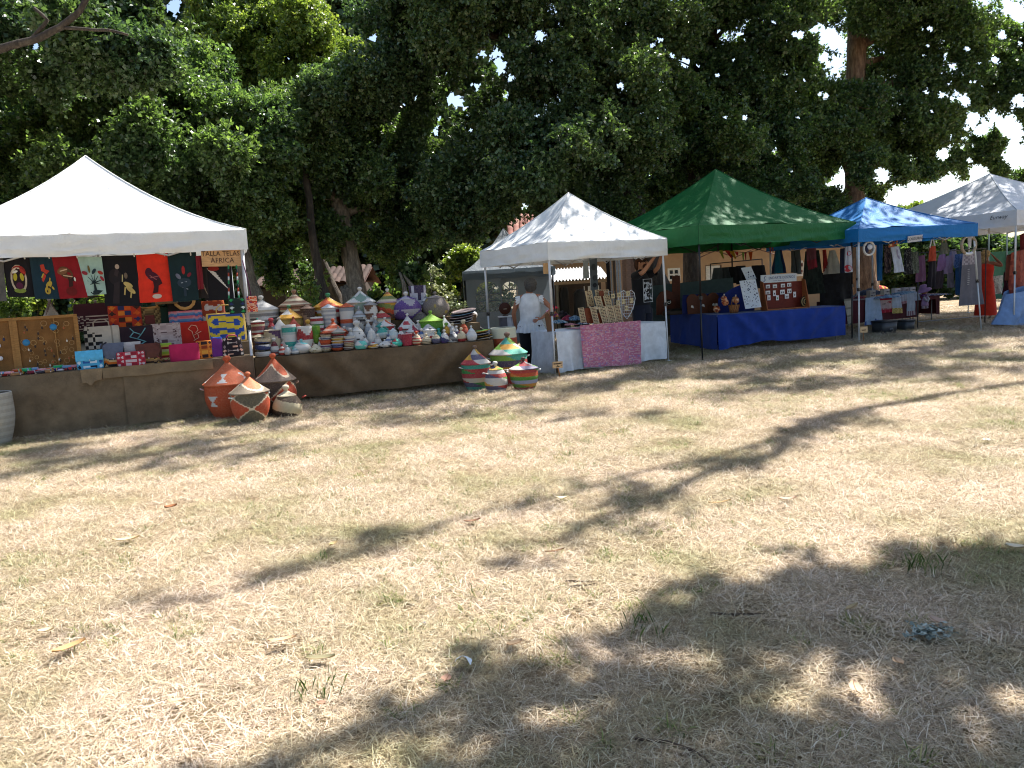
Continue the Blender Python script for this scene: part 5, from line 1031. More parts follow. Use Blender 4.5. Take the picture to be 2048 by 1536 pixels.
m = MB(); m.box((s1e - sa) / 2, 0, .25, s1e - sa, .3, .50, BRN); tag(m.build("display_riser", 'burlap', None, S1.W(sa, .95, Z1 + .008), S1.a), "upper cloth covered step under the tote bags of the fabric stall", 'riser', 'display steps')
R2, R3 = Z1 + .20, Z1 + .51
bag("large maroon tote with a scalloped top and white specks low down", 200, 606, 652, 88, .95, ft('low', ['#3a1420', '#3a1420', '#a89a90', '#3a1420'], 9, .45), .14, '#2a1016', .1, zb=R3)
bag("orange and red kente patterned tote with dark handles", 253, 609, 655, 60, .9, ft('tile', ['#a8341e', '#d07a2c', '#3a2420', '#c85a24', '#2c3060'], 4, 4), .14, '#1e1418', .05, zb=R3)
bag("olive brown woven bag with a dark red pocket and wooden ring handle", 302, 614, 652, 42, .95, ft('check', ['#6a5a3c', '#4a3e2c', '#8a7a54'], 12, 10), .12, None, zb=R3, extra=lambda T, w, H, d: (MB().tube([(-.12, -.02, H), (-.1, -.03, H + .1), (0, -.03, H + .15), (.1, -.03, H + .1), (.12, -.02, H), (0, -.02, H - .02)], .022, '#b08a54', n=8, closed=True, flat=.5).build("ring_handle", 'wood', T), MB().box(0, -d / 2 - .004, H * .35, w * .42, .02, H * .45, '#5a1a18').build("pocket", 'leather', T)))
bag("plain dark green pouch behind the straw sun hat", 331, 614, 646, 20, .95, '#17332c', .08, None, zb=R3)
bag("black bag with pink and blue zigzag waves under a straw ring", 373, 603, 640, 64, .9, ft('low', ['#1a181c', '#d06a7a', '#c890a0', '#5a8ab8', '#4a6aa8'], 5, .42), .13, None, zb=R3, extra=lambda T, w, H, d: MB().tube([(.14 * math.cos(a), -.05, H + .02 + .13 * math.sin(a)) for a in [i * .5236 for i in range(12)]], .024, '#c09a62', n=8, closed=True, flat=.5).build("ring_handle", 'wood', T))
bag("white, orange and grey printed bag with a tall pale arched handle", 428, 601, 632, 44, .9, ft('wax', ['#b8b4b8', '#8c3a22', '#c86a3a', '#5a1c24', '#c8c4c8', '#7a8090'], 1.3, 1.0), .12, '#b8b2a8', .17, zb=R3)
bag("big blue and yellow printed tote framed in yellow", 457, 625, 690, 74, .62, lambda u, v: '#d0b060' if min(u, 1 - u, v, 1 - v) < .06 else ft('wax', ['#2a4a9a', '#d0b83c', '#2a4a9a', '#c8d4d8', '#7a2430', '#3a5a3c', '#c8d4d8'], 1.5, 1.5)(u, v), .12, '#d0b060', .12, zb=R2)
bag("cream bag half striped and half in black and white squares", 208, 652, 700, 64, .6, ft('half', ['#b9b0a4', '#1e1c1e', '#8f877c'], 9), .12, '#a89a90', .1, zb=R2)
bag("dark plum bag with a turquoise embroidered bird", 277, 652, 694, 64, .6, ft('solid', ['#2a1a26']), .1, None, zb=R2, extra=lines('#6aa0a8', [((.3, .55), (.42, .75)), ((.42, .75), (.62, .62)), ((.62, .62), (.5, .45)), ((.5, .45), (.3, .55)), ((.5, .45), (.74, .3)), ((.3, .3), (.5, .12)), ((.5, .12), (.7, .3)), ((.42, .75), (.32, .92)), ((.62, .62), (.76, .9)), ((.35, .2), (.65, .2))], .016))
bag("grey pink bag with dark feather stripes", 337, 646, 692, 58, .6, ft('mix', ['#a08f90', '#a99a9a', '#5c4448', '#a99a9a', '#b4a6a6'], 9, 4), .1, None, zb=R2)
bag("bright red bag with the outline of a continent stitched in pale thread", 392, 643, 690, 56, .6, ft('solid', ['#a82318']), .1, None, zb=R2, extra=lines('#d8a088', [((.3, .7), (.42, .86)), ((.42, .86), (.58, .8)), ((.58, .8), (.62, .62)), ((.62, .62), (.52, .5)), ((.3, .7), (.42, .58)), ((.42, .58), (.44, .4)), ((.44, .4), (.72, .56)), ((.44, .4), (.5, .22)), ((.5, .22), (.62, .3)), ((.62, .3), (.6, .46)), ((.44, .18), (.5, .22))], .011))
f1 = 0.13
bag("light blue patterned purse, nearest the cork boards", 182, 701, 738, 48, f1, ft('dots', ['#4aa0c8', '#16243a', '#d0dce4', '#2a5a9a'], 5, 4), .1, None, flap=(ft('dots', ['#56b0d8', '#1a2a40', '#e0e8ec'], 5, 3), .55, .0))
bag("black and orange bag with a round slate grey flap", 229, 686, 732, 42, .2, ft('low', ['#1c1a1e', '#c86a24', '#1c1a1e', '#d0b080'], 3, .5), .12, None, flap=('#5a5f70', .72, .35), strap=('#2a2a30', [(-.5, .1), (-.56, .6), (-.4, .95), (-.2, 1.05)]))
bag("white bag with a round flap, half hidden behind the red printed purse", 263, 684, 722, 40, .34, ft('solid', ['#b4aaa8']), .1, None, flap=('#c2b8b4', .7, .35))
bag("red purse printed with white birds, its beaded strap hanging over the table edge", 264, 703, 732, 52, .1, ft('dots', ['#a82838', '#c8b8b8', '#8a2030', '#c8b0b0'], 7, 4), .1, None, strap=('#8a7058', [(-.48, .1), (-.25, -.28), (0, -.62), (.12, -.85), (0, -.55), (.3, -.35), (.48, .05)]))
bag("brown shoulder bag with a chestnut flap", 300, 687, 728, 46, .2, ft('low', ['#3a2018', '#8a6a44', '#2a1a14', '#b08a50'], 4, .6), .12, None, flap=('#5a2c1c', .74, .25), strap=('#4a2a1e', [(.45, .2), (.52, .6), (.48, .95), (.3, 1.05)]))
bag("lime and red striped bag behind the magenta one", 332, 686, 720, 28, .3, ft('hs', ['#9ab83c', '#c8b048', '#8c2a24', '#b8b87a'], 8), .09, None)
bag("magenta bag with one beige band", 371, 687, 722, 56, .14, lambda u, v: '#c2a88c' if .42 < u < .58 else '#b3204f', .12, None, strap=('#7a1a30', [(-.5, .3), (-.62, .1), (-.75, .25), (-.9, .4)]))
bag("orange and black wax print bag next to the magenta one", 411, 681, 717, 30, .18, ft('tile', ['#c8742a', '#2a1a1c', '#d89a3c', '#8a3a1c'], 4, 4), .1, None)
bag("royal blue drawstring bag with a purple patch", 437, 674, 713, 28, .2, ft('wax', ['#6a2a78', '#1f4fa8', '#1f4fa8', '#2a7a4a', '#1f4fa8'], .5, .6), .12, None, top=.7)
bag("black and white printed backpack by the tent leg", 467, 674, 712, 42, .16, ft('tile', ['#231a20', '#c8bab0', '#231a20', '#8a7a78', '#d8a890'], 5, 5), .13, '#b02a50', .03, top=.8)
T = bag("small green, black and white square bag hung from the sign by long straps", 476, 596, 627, 32, -.08, ft('tile', ['#1c2a24', '#2a8a48', '#d0d8d0', '#28305a'], 3, 4), .07, None)
for dx in (-12, 8):
    a, b_ = S1.sz(470 + dx, 596, -.08), S1.sz(467 + dx * .7, 531, -.02); m = MB(); P = S1.at(476, 627, -.08)
    for k in range(9): m.tube([tuple(Vector(S1.at(lerp(470 + dx, 467 + dx * .8, k / 9), lerp(598, 530, k / 9), -.075)) - P), tuple(Vector(S1.at(lerp(470 + dx, 467 + dx * .8, (k + 1) / 9), lerp(598, 530, (k + 1) / 9), -.075)) - P)], .013, ['#2a8a58', '#c8d0d0', '#a8402a', '#1c2a30'][k % 4], n=5, flat=.4)
    o = m.build("strap", 'cloth', T); o.rotation_euler[2] = -T.rotation_euler[2]; o.rotation_euler[0] = -T.rotation_euler[0] * 0
T = bag("tiny orange and purple phone pouch hanging outside the tent leg", 506, 592, 624, 20, -.1, ft('mix', ['#c8401c', '#d8702a', '#4a2a6a', '#c8401c', '#e0b090'], 2, 4), .05, None)
P = S1.at(506, 624, -.1); m = MB(); m.tube([tuple(S1.at(503, 594, -.1) - P), tuple(S1.at(497, 560, -.08) - P), tuple(S1.at(488, 520, -.05) - P)], .008, '#5a2a4a', n=5); m.build("strap", 'cloth', T)
# hats
def hat(label, cx, yt, yb, w, t, col, zb=None):
    P = S1.at(cx, yb, t); mp = MPP(P); R = w * mp / 2; H = (yb - yt) * mp; T = thing("sun_hat", label, 'hat', P, S1.a)
    m = MB(); m.lathe([(R, 0), (R * .8, H * .2), (R * .46, H * .42), (R * .44, H * .8), (R * .3, H * .97), (.01, H)], 24, col); m.build("brim_and_crown", 'straw', T); b2 = MB(); b2.lathe([(R * .465, H * .42), (R * .47, H * .52)], 24, '#4a3a2a', False, False); b2.build("band", 'cloth', T)
hat("brown straw sun hat with a drooping brim", 335, 581, 608, 44, .9, '#6e5a40')
bag("dark round handled bag in front of the black giraffe shirt", 252, 584, 604, 40, 1.0, '#1c1718', .12, '#3a3434', .06, zb=R3 + .12)
# cork boards
def board(label, x0, x1, yt, yb, t, div=None):
    a, b_ = S1.sz(x0, yb, t), S1.sz(x1, yb, t); Pt = S1.sz((x0 + x1) / 2, yt, t); w = b_[0] - a[0]; H = Pt[1] - Z1 - .01
    T = thing("display_board", label, 'display board', S1.W(a[0], t, Z1 + .01), S1.a, "cork boards for earrings"); T.rotation_euler[0] = -.05
    m = MB(); m.box(w / 2, .012, H / 2, w - .02, .012, H - .02, '#8a6238'); m.build("cork_panel", 'burlap', T)
    for bx in ((w / 2, 0, H - .02, w, .04, .04), (w / 2, 0, .02, w, .04, .04), (.02, 0, H / 2, .05, .042, H - .082), (w - .02, 0, H / 2, .05, .042, H - .082)) + (((div * w, 0, H / 2, .014, .036, H - .082),) if div else ()):
        m = MB(); m.box(*bx, '#a0743e'); m.build("frame", 'wood', T)
    return a[0], b_[0], H
GE = "earrings pinned on the cork boards"
def spot(sx, z, a, b, H):
    q = (sx - a) / (b - a); v = (z - Z1) / H; return ("high" if v > .72 else ("above the middle" if v > .5 else ("below the middle" if v > .28 else "low"))) + " " + ("by the wooden post" if q < .18 else ("in the first half" if q < .4 else ("near the divider" if q < .66 else ("past the divider" if q < .84 else "by the maroon tote"))))
def earring(sx, z, t, kind, col, label, r):
    m = MB()
    if kind == 0: m.tube([(r * math.cos(a), 0, r * math.sin(a)) for a in [i * .5236 for i in range(12)]], r * .14, col, n=5, closed=True)
    elif kind == 1: m.lathe([(r * .2, -.004), (r, -.003), (r, .003), (r * .2, .005)], 12, col); m.v = [(x, -z_, y) for x, y, z_ in m.v]
    else: m.ball((0, 0, 0), r * .5, col, 8, 6, (1, .5, 1.6)); m.tube([(0, 0, r * .7), (0, 0, r * 1.5)], r * .1, '#b09a70', n=5)
    o = m.build("earring", 'metal' if kind == 0 else 'plastic', None, S1.W(sx, t - .022 - .05 * z * .0, z), S1.a); o.rotation_euler[0] = -.05; tag(o, label, 'earring', GE)
a0, a1, H = board("cork board in a wooden frame cut by the edge of the picture", -70, 37, 638, 733, .42)
for i in range(13):
    c, l = [('#c8502a', "orange"), ('#8ab8b4', "pale teal"), ('#a03a34', "dark red"), ('#d0d0d4', "white"), ('#c8a83c', "yellow"), ('#2a3050', "navy"), ('#5a3a2a', "brown")][i % 7]
    earring(lerp(a1 - .75, a1 - .07, rnd.random()), Z1 + .06 + rnd.random() * (H - .14), .40, rnd.choice([1, 2, 2]), c, f"{l} earring on the cork board cut by the picture edge", .03)
a0, a1, H = board("wide cork board in a wooden frame with a brass divider, beside the maroon tote", 37, 166, 631, 733, .40, .63)
nx = 0
for i in range(58):
    sx = lerp(a0 + .08, a1 - .07, rnd.random()); z = Z1 + .06 + rnd.random() * (H - .14); k = rnd.random()
    if k < .5: earring(sx, z, .375, 0, rnd.choice(['#b08a50', '#a07a48']), "thin brass hoop " + spot(sx, z, a0, a1, H) + " on the wide cork board", rnd.uniform(.022, .036))
    elif k < .72: earring(sx, z, .375, 2, '#3a2a22', "dark bead earring " + spot(sx, z, a0, a1, H) + " on the wide cork board", .026)
    elif k < .88: earring(sx, z, .375, 2, '#a85a34', "copper coloured earring " + spot(sx, z, a0, a1, H) + " on the wide cork board", .022)
    else: earring(sx, z, .375, 2, '#cfc8bc', "white bead earring " + spot(sx, z, a0, a1, H) + " on the wide cork board", .022)
for px, py in ((107, 654), (53, 685)):
    P = S1.at(px, py, .37); earring((P - S1.O).dot(S1.u), P.z, .37, 1, '#2f7aa8', "blue disc earring on the wide cork board, " + ("near the brass divider" if px > 80 else "near the frame edge"), .045)
# heap of little purses
GP_ = "small printed pouches heaped before the cork boards"; cols = [('#b8501e', 'orange'), ('#d09a2c', 'mustard'), ('#4a2a7a', 'purple'), ('#2aa86a', 'mint green'), ('#c8c4d0', 'white printed'), ('#7a2a3a', 'wine red'), ('#6a90b8', 'pale blue'), ('#b83a3a', 'red printed'), ('#2a2a3a', 'black'), ('#c88a9a', 'pink'), ('#3a3a7a', 'indigo'), ('#8a6a4a', 'brown printed')]
for i in range(34):
    px = -30 + i * 5.5 + rnd.uniform(-3, 3); t = rnd.choice([.05, .12, .2, .27]); c, nm = cols[i % 12]; c2 = cols[(i * 5 + 3) % 12][0]
    s = (S1.at(px, 750, t) - S1.O).dot(S1.u); w, d, h = rnd.uniform(.09, .15), rnd.uniform(.06, .1), rnd.uniform(.025, .045); m = MB(); f = ft('mix', [c, c, c2, '#d0c8c0', c], 3, 3)
    loft(m, [(0, w / 2 * .9, d / 2 * .85, 0), (h * .5, w / 2, d / 2, 0), (h, w / 2 * .8, d / 2 * .75, 0)], f, n=16)
    o = m.build("pouch", 'cloth', None, S1.W(s, t, Z1 + .012 + (0.03 if i % 3 == 0 else 0)), S1.a + rnd.uniform(-.7, .7)); tag(o, f"{nm} folded pouch " + ["by the picture edge", "before the first cork board", "before the wide cork board", "close to the light blue purse"][min(3, max(0, int((px + 20) / 52)))] + (", at the table edge" if t < .15 else ", tucked at the back"), 'pouch', GP_)
# ================================================================ PEOPLE
def skin_body(T, verts, edges, rad, col, root=0, name='body', levels=2):
    me = bpy.data.meshes.new(name); me.from_pydata([tuple(v) for v in verts], edges, []); o = bpy.data.objects.new(name, me); COL.objects.link(o); o.parent = T
    md = o.modifiers.new("Skin", 'SKIN'); md.use_smooth_shade = True; md.branch_smoothing = 0.4
    for i, s in enumerate(me.skin_vertices[0].data): s.radius = (rad[i], rad[i]) if not isinstance(rad[i], tuple) else rad[i]; s.use_root = (i == root)
    sb = o.modifiers.new("Sub", 'SUBSURF'); sb.levels = levels; sb.render_levels = levels
    key = 'flesh' + col
    if key not in MATS:
        m, t, b, o_ = mnew('flesh'); n = noise_node(t, 14, 3); c = mixc(t, col, ramp(t, n.outputs[0], [(.3, (.86, .84, .84)), (.7, (1.06, 1.05, 1.04))]).outputs[0], 1.0, 'MULTIPLY'); t.links.new(c, b.inputs['Base Color'])
        b.inputs['Roughness'].default_value = .55; b.inputs['Subsurface Weight'].default_value = .06; b.inputs['Subsurface Radius'].default_value = (.012, .006, .003); MATS[key] = m
    me.materials.append(MATS[key]); return o
class Skel:
    def __init__(s): s.v, s.e, s.r = [], [], []
    def p(s, co, r, prev=None):
        s.v.append(Vector(co)); s.r.append(r); i = len(s.v) - 1
        if prev is not None: s.e.append((prev, i))
        return i
    def chain(s, prev, pts):
        for co, r in pts: prev = s.p(co, r, prev)
        return prev
    def hand(s, wrist, d, side, k=1.0, curl=.25):
        """palm continues along d; side = direction of the thumb; five fingers of unequal length"""
        d = Vector(d).normalized(); side = Vector(side); side = (side - d * side.dot(d)).normalized(); n = d.cross(side); w = s.v[wrist]
        palm = s.p(w + d * .045 * k, (.026 * k, .017 * k), wrist); kn = s.p(w + d * .082 * k, (.03 * k, .014 * k), palm)
        for i, L in enumerate((.058, .07, .066, .05)):
            b = w + d * .088 * k + side * (.027 - .018 * i) * k; a = s.p(b, .0095 * k, kn); m = s.p(b + (d * .55 - n * curl * .35) * L * k, .0088 * k, a); s.p(b + (d * .95 - n * curl) * L * k, .0072 * k, m)
        t0 = s.p(w + d * .03 * k + side * .03 * k, .011 * k, palm); t1 = s.p(w + d * .058 * k + side * .052 * k, .0098 * k, t0); s.p(w + d * .085 * k + side * .056 * k, .008 * k, t1)
def tubeloft(m, secs, col, n=22):
    """secs: (x, y, z, rx, ry)"""
    vs, fs, cs = [], [], []; k = len(secs); fc = callable(col)
    for x, y, z, rx, ry in secs:
        for i in range(n): a = 2 * math.pi * i / n; vs.append((x + rx * math.cos(a), y + ry * math.sin(a), z))
    for j in range(k - 1):
        for i in range(n): fs.append((j * n + i, j * n + (i + 1) % n, (j + 1) * n + (i + 1) % n, (j + 1) * n + i)); cs.append(K(col((i + .5) / n, (j + .5) / (k - 1))) if fc else K(col))
    return m.add(vs, fs, cs, True)
def ripple(m, amp, f):
    m.v = [(x + amp * fbm(x * f, y * f, z * f * .5), y + amp * fbm(x * f + 9, y * f, z * f * .5), z) for x, y, z in m.v]; return m
def person(label, loc, rotz, k, skin, pose):
    T = thing("person", label, 'person', loc, rotz); T.scale = (k, k, k); S = Skel()
    pel = S.p((0, 0, .93), (.13, .1)); sp = S.p((0, .005, 1.1), (.115, .09), pel); ch = S.p((0, .01, 1.28), (.125, .09), sp); up = S.p((0, .015, 1.4), (.085, .065), ch); nk = S.p((0, .0, 1.47), .05, up)
    hx = pose.get('head', (0, -.01)); hd = S.p((hx[0] * .6, hx[1] * .6, 1.545), (.066, .07), nk); h2 = S.p((hx[0], hx[1], 1.62), (.074, .086), hd); S.p((hx[0] * 1.1, hx[1] * 1.1, 1.685), (.056, .066), h2)
    for side in (-1, 1):
        A = pose['arms'][0 if side < 0 else 1]; sh = S.p((side * .16, .015, 1.4), .055, up); e = S.p(A[0], .04, S.p(Vector((side * .19, .015, 1.37)).lerp(Vector(A[0]), .45), .046, sh)); w = S.p(A[1], .025, S.p(Vector(A[0]).lerp(Vector(A[1]), .4), .037, e)); S.hand(w, A[2], A[3])
        F = pose['feet'][0 if side < 0 else 1]; hp = S.p((side * .085, 0, .86), .095, pel); kn = S.p((lerp(side * .09, F[0], .5), -.015 + F[1] * .5, .48), .06, hp); S.p((F[0], F[1] + .02, .09), .04, S.p((lerp(side * .09, F[0], .75), F[1] * .75 + .02, .3), .055, kn))
    skin_body(T, S.v, S.e, S.r, skin)
    for F in pose['feet']:
        m = MB(); m.ball((F[0], F[1] - .05, .04), .05, pose.get('shoe', '#1c1a1a'), 12, 8, (.85, 2.4, .85)); m.build("shoe", 'leather', T)
    return T
def face(T, hx, yaw, skin):
    """nose, ears, eyes and mouth on the head, turned by yaw"""
    R = Matrix.Rotation(yaw, 4, 'Z'); c = Vector((hx[0], hx[1], 1.6)); m = MB(); m.T = Matrix.Translation(c) @ R
    m.ball((0, -.09, .0), .016, skin, 8, 6, (.8, 1.2, 1.5))
    for sx in (-1, 1): m.ball((sx * .078, .01, .0), .026, skin, 8, 6, (.4, .8, 1.2))
    m.build("nose_and_ears", 'skin', T); m = MB(); m.T = Matrix.Translation(c) @ R
    for sx in (-1, 1): m.ball((sx * .03, -.077, .025), .011, '#1c1614', 8, 6, (1.2, .6, .8)); m.box(sx * .03, -.082, .045, .03, .008, .007, '#2a1c14')
    m.build("eyes", 'leather', T); m = MB(); m.T = Matrix.Translation(c) @ R; m.ball((0, -.078, -.045), .016, '#7a3a34', 8, 5, (1.6, .6, .5)); m.build("mouth", 'skin', T)
# ---- woman in the white blouse, seen from behind, hand on her hip
WSK = '#a56f54'
wp = Vector((AT(1061, 640, 14.75).x, 14.75, 0)); 
T = person("woman seen from behind in a white ruffled blouse and black trousers, hand on hip", wp, RA(180), 1.0, WSK,
           dict(head=(-.03, -.03), arms=[((-.36, .09, 1.14), (-.17, .17, .98), (.8, .1, -.25), (0, 0, 1)), ((.27, -.06, 1.1), (.25, -.16, .86), (0, -.25, -1), (-.4, -1, 0))], feet=[(-.1, 0), (.1, .02)]))
face(T, (-.03, -.03), -.7, WSK)
m = MB(); m.ball((-.03, -.012, 1.645), .112, '#55524e', 18, 12, (.96, 1.06, 1.0)); m.ball((-.03, .045, 1.585), .095, '#4a4744', 16, 10, (1.02, .8, 1.1)); ripple(m, .012, 30); m.build("hair", 'hair', T)
m = MB(); tubeloft(m, [(0, .005, .83, .19, .135), (0, .005, .9, .185, .14), (0, .005, .985, .165, .12), (0, .005, 1.1, .168, .118), (0, .01, 1.25, .182, .122), (0, .012, 1.35, .185, .11), (0, .015, 1.42, .15, .08), (0, .01, 1.455, .085, .065), (0, .005, 1.465, .07, .055)], '#dfe1e4'); ripple(m, .008, 9)
m.build("blouse", 'cloth', T)
m = MB()
for z0, z1, r0, r1, a in ((.97, .85, .172, .215, .013), (.865, .73, .208, .245, .018)):
    m.grid(lambda u, v: ((lerp(r0, r1, v) + a * v * math.sin(u * 6.283 * 19)) * math.cos(u * 6.283), (lerp(r0, r1, v) * .72 + a * v * math.sin(u * 6.283 * 19)) * math.sin(u * 6.283), lerp(z0, z1, v) + .008 * math.sin(u * 25) * v), 152, 5, '#dde0e4')
m.build("frill", 'cloth', T)
for sx in (-1, 1):
    m = MB(); m.grid(lambda u, v: (sx * (.15 + .075 * v + .01 * math.sin(u * 50) * v), .015 + (.075 + .02 * v + .006 * math.sin(u * 50)) * math.cos(u * 4.4 - 2.2 + 1.57), 1.37 + (.085 + .012 * v) * math.sin(u * 4.4 - 2.2 + 1.57) - .04 * v - .02), 48, 4, '#e2e4e6'); m.build("sleeve_frill", 'cloth', T)
m = MB()
for sx in (-1, 1): tubeloft(m, [(sx * .1, .02, .05, .085, .09), (sx * .1, .01, .3, .09, .095), (sx * .095, 0, .5, .1, .1), (sx * .09, 0, .72, .115, .12), (sx * .085, 0, .86, .12, .13)], '#1a1a1f')
tubeloft(m, [(0, 0, .76, .18, .13), (0, 0, .9, .185, .14), (0, 0, 1.0, .16, .115)], '#1a1a1f'); ripple(m, .008, 7); m.build("trousers", 'cloth', T)
T.scale = (1.16, 1.14, 1.0)
# ---- man reaching up to the frame of the white tent
MSK = '#b58466'
Y_ = 15.75; q = AT(1284, 600, Y_)
T = person("man in a black printed t-shirt reaching up under the white tent", Vector((q.x, Y_, 0)), RA(38), 1.2, MSK,
           dict(head=(0, -.05), arms=[((-.17, -.2, 1.44), (-.1, -.38, 1.66), (.15, -.5, 1), (1, 0, .2)), ((.2, -.2, 1.5), (.14, -.36, 1.74), (-.1, -.4, 1), (-1, 0, .2))], feet=[(-.12, 0), (.12, .04)], shoe='#2a2a2a'))
face(T, (0, -.05), 0, MSK)
m = MB(); m.ball((0, -.02, 1.655), .094, '#4a2c1c', 16, 10, (1, 1.1, .95)); m.ball((0, .055, 1.58), .075, '#4a2c1c', 14, 9, (1.1, .75, 1.5)); ripple(m, .014, 22); m.build("hair", 'hair', T)
m = MB(); m.ball((0, -.105, 1.545), .045, '#4a2a1a', 12, 8, (1.35, .75, .95)); ripple(m, .008, 40); m.build("beard", 'hair', T)
m = MB()
for sx in (-1, 1): m.tube([(sx * .034 + .024 * math.cos(a), -.14, 1.625 + .019 * math.sin(a)) for a in [i * .6283 for i in range(10)]], .004, '#1a1a1a', n=5, closed=True)
m.tube([(-.08, -.04, 1.63), (-.06, -.13, 1.63), (.06, -.13, 1.63), (.08, -.04, 1.63)], .003, '#1a1a1a', n=5); m.build("glasses", 'plastic', T)
m = MB(); tubeloft(m, [(0, .005, .87, .165, .125), (0, .005, 1.0, .16, .12), (0, .01, 1.2, .18, .125), (0, .012, 1.34, .195, .115), (0, .015, 1.42, .16, .085), (0, .01, 1.46, .075, .06)], '#15151a'); 
for A in ((-.16, -.17), (.16, .2)):
    sx = -1 if A[0] < 0 else 1; m.tube([(sx * .13, .01, 1.38), (sx * .17, -.09, 1.41), (sx * .175, -.17, 1.44)], [.085, .07, .062], '#15151a', n=12, caps=False)
ripple(m, .008, 9); m.build("t_shirt", 'cloth', T)
m = MB(); r_ = random.Random(4)
for (x0, x1, z0, z1) in ((-.11, .11, 1.325, 1.332), (-.11, .11, .945, .952), (-.11, -.104, .952, 1.325), (.104, .11, .952, 1.325)): m.box((x0 + x1) / 2, -.139, (z0 + z1) / 2, x1 - x0, .006, z1 - z0, '#c8ccd2')
for i in range(46): m.box(r_.uniform(-.085, .085), -.138 - .001 * (i % 5), r_.uniform(.98, 1.29), r_.uniform(.008, .05), .004, r_.uniform(.008, .03), '#b9bec6', rot=(0, r_.uniform(-1, 1), 0))
m.build("shirt_print", 'cloth', T)
m = MB()
for sx in (-1, 1): tubeloft(m, [(sx * .12, .02, .04, .07, .075), (sx * .115, .01, .3, .085, .09), (sx * .1, 0, .5, .09, .095), (sx * .09, 0, .72, .105, .115), (sx * .085, 0, .84, .11, .12)], '#1c2030')
tubeloft(m, [(0, 0, .76, .175, .13), (0, 0, .9, .172, .132)], '#1c2030'); ripple(m, .006, 8); m.build("jeans", 'cloth', T)
# ---- woman in orange red behind the dresses
RSK = '#8a5238'; Y_ = 20.2; q = AT(1972, 560, Y_)
T = person("woman in a long orange red dress with an arm raised behind the grey dress", Vector((q.x, Y_, 0)), RA(150), 1.04, RSK,
           dict(head=(.02, -.02), arms=[((-.34, -.02, 1.33), (-.16, -.06, 1.56), (.5, .1, .6), (0, -1, .2)), ((.25, -.1, 1.12), (.2, -.2, .95), (-.3, -.4, -.6), (0, -1, 0))], feet=[(-.1, 0), (.1, .02)]))
face(T, (.02, -.02), .3, RSK)
m = MB(); m.ball((.02, 0, 1.64), .105, '#a58a5e', 16, 10, (1, 1.05, 1.05)); m.ball((.06, .03, 1.52), .08, '#a58a5e', 14, 8, (1, .8, 1.5)); ripple(m, .016, 22); m.build("hair", 'hair', T)
m = MB(); tubeloft(m, [(0, 0, .12, .26, .22), (0, 0, .4, .235, .19), (0, 0, .7, .2, .16), (0, 0, .9, .18, .14), (0, 0, 1.05, .15, .11), (0, .01, 1.25, .175, .12), (0, .012, 1.36, .16, .095), (0, .012, 1.4, .1, .07)], lambda a, h: '#c5301c'); ripple(m, .014, 6); m.build("dress", 'cloth', T)
# ================================================================ EARRING STALL UNDER THE SMALL WHITE TENT
C3 = 0.775
def mixf(cols, a, b, s=0): return lambda u, v: cols[int(40 + 3.0 * fbm(u * a + s, v * b, s) + 2.2 * fbm(u * a * 3 + s, v * b * 2.4, s + 5)) % len(cols)]
hung("towel", "mauve, pink and orange woven throw hanging over the front of the white cloth", S3, [(1160, 651), (1281, 641), (1282, 729), (1168, 735)], -.11, mixf(['#c07890', '#b86a86', '#a47aa6', '#c4707e', '#c88880', '#9a80ac', '#bc7290', '#c89aa4'], 9, 70), 'throw', (), None, .012, .02, seed=3, nu=44, nv=44)
m = MB(); a, b_ = s_at(S3, 1160, .78, .0), s_at(S3, 1281, .78, 0); m.grid(lambda u, v: (u * (b_ - a), v * .5, .004 * fbm(u * 5, v * 3)), 40, 16, mixf(['#b0506e', '#b85a74', '#9a5a8e', '#b04e62', '#bc6a60', '#8a6294'], 5, 12))
tag(m.build("table_runner", 'cloth', None, S3.W(a, -.02 + .06, C3 + .006), S3.a), "pink woven runner lying on the white table under the earring cards", 'runner')
GEC = "earring cards standing on the white table"
def cardstrip(label, quad, t, rows=9, col='#c9b48e'):
    Q = [S3.sz(x, y, t) for x, y in quad]; s0 = Q[3][0]; z0 = Q[3][1]; T = thing("earring_card", label, 'earring card', S3.W(s0, t, z0), S3.a, GEC)
    P = lambda u, v: (lerp(lerp(Q[0][0], Q[1][0], u), lerp(Q[3][0], Q[2][0], u), v) - s0, lerp(lerp(Q[0][1], Q[1][1], u), lerp(Q[3][1], Q[2][1], u), v) - z0)
    m = MB(); pts = [P(0, 0), P(1, 0), P(1, 1), P(0, 1)]; m.prism(pts, -.006, .008, col); m.build("card", 'paper', T)
    m = MB(); r_ = random.Random(int(quad[0][0] * 7 + quad[0][1]))
    for i in range(rows):
        v = (i + .6) / rows
        for u in (.22, .45, .72): 
            x, z = P(u + r_.uniform(-.06, .06), v); m.box(x, -.011, z, .022, .008, .013, r_.choice(['#3a2a24', '#5a4030', '#7a3428', '#2a2a30', '#8a7a60']))
    m.build("earring_row", 'plastic', T)
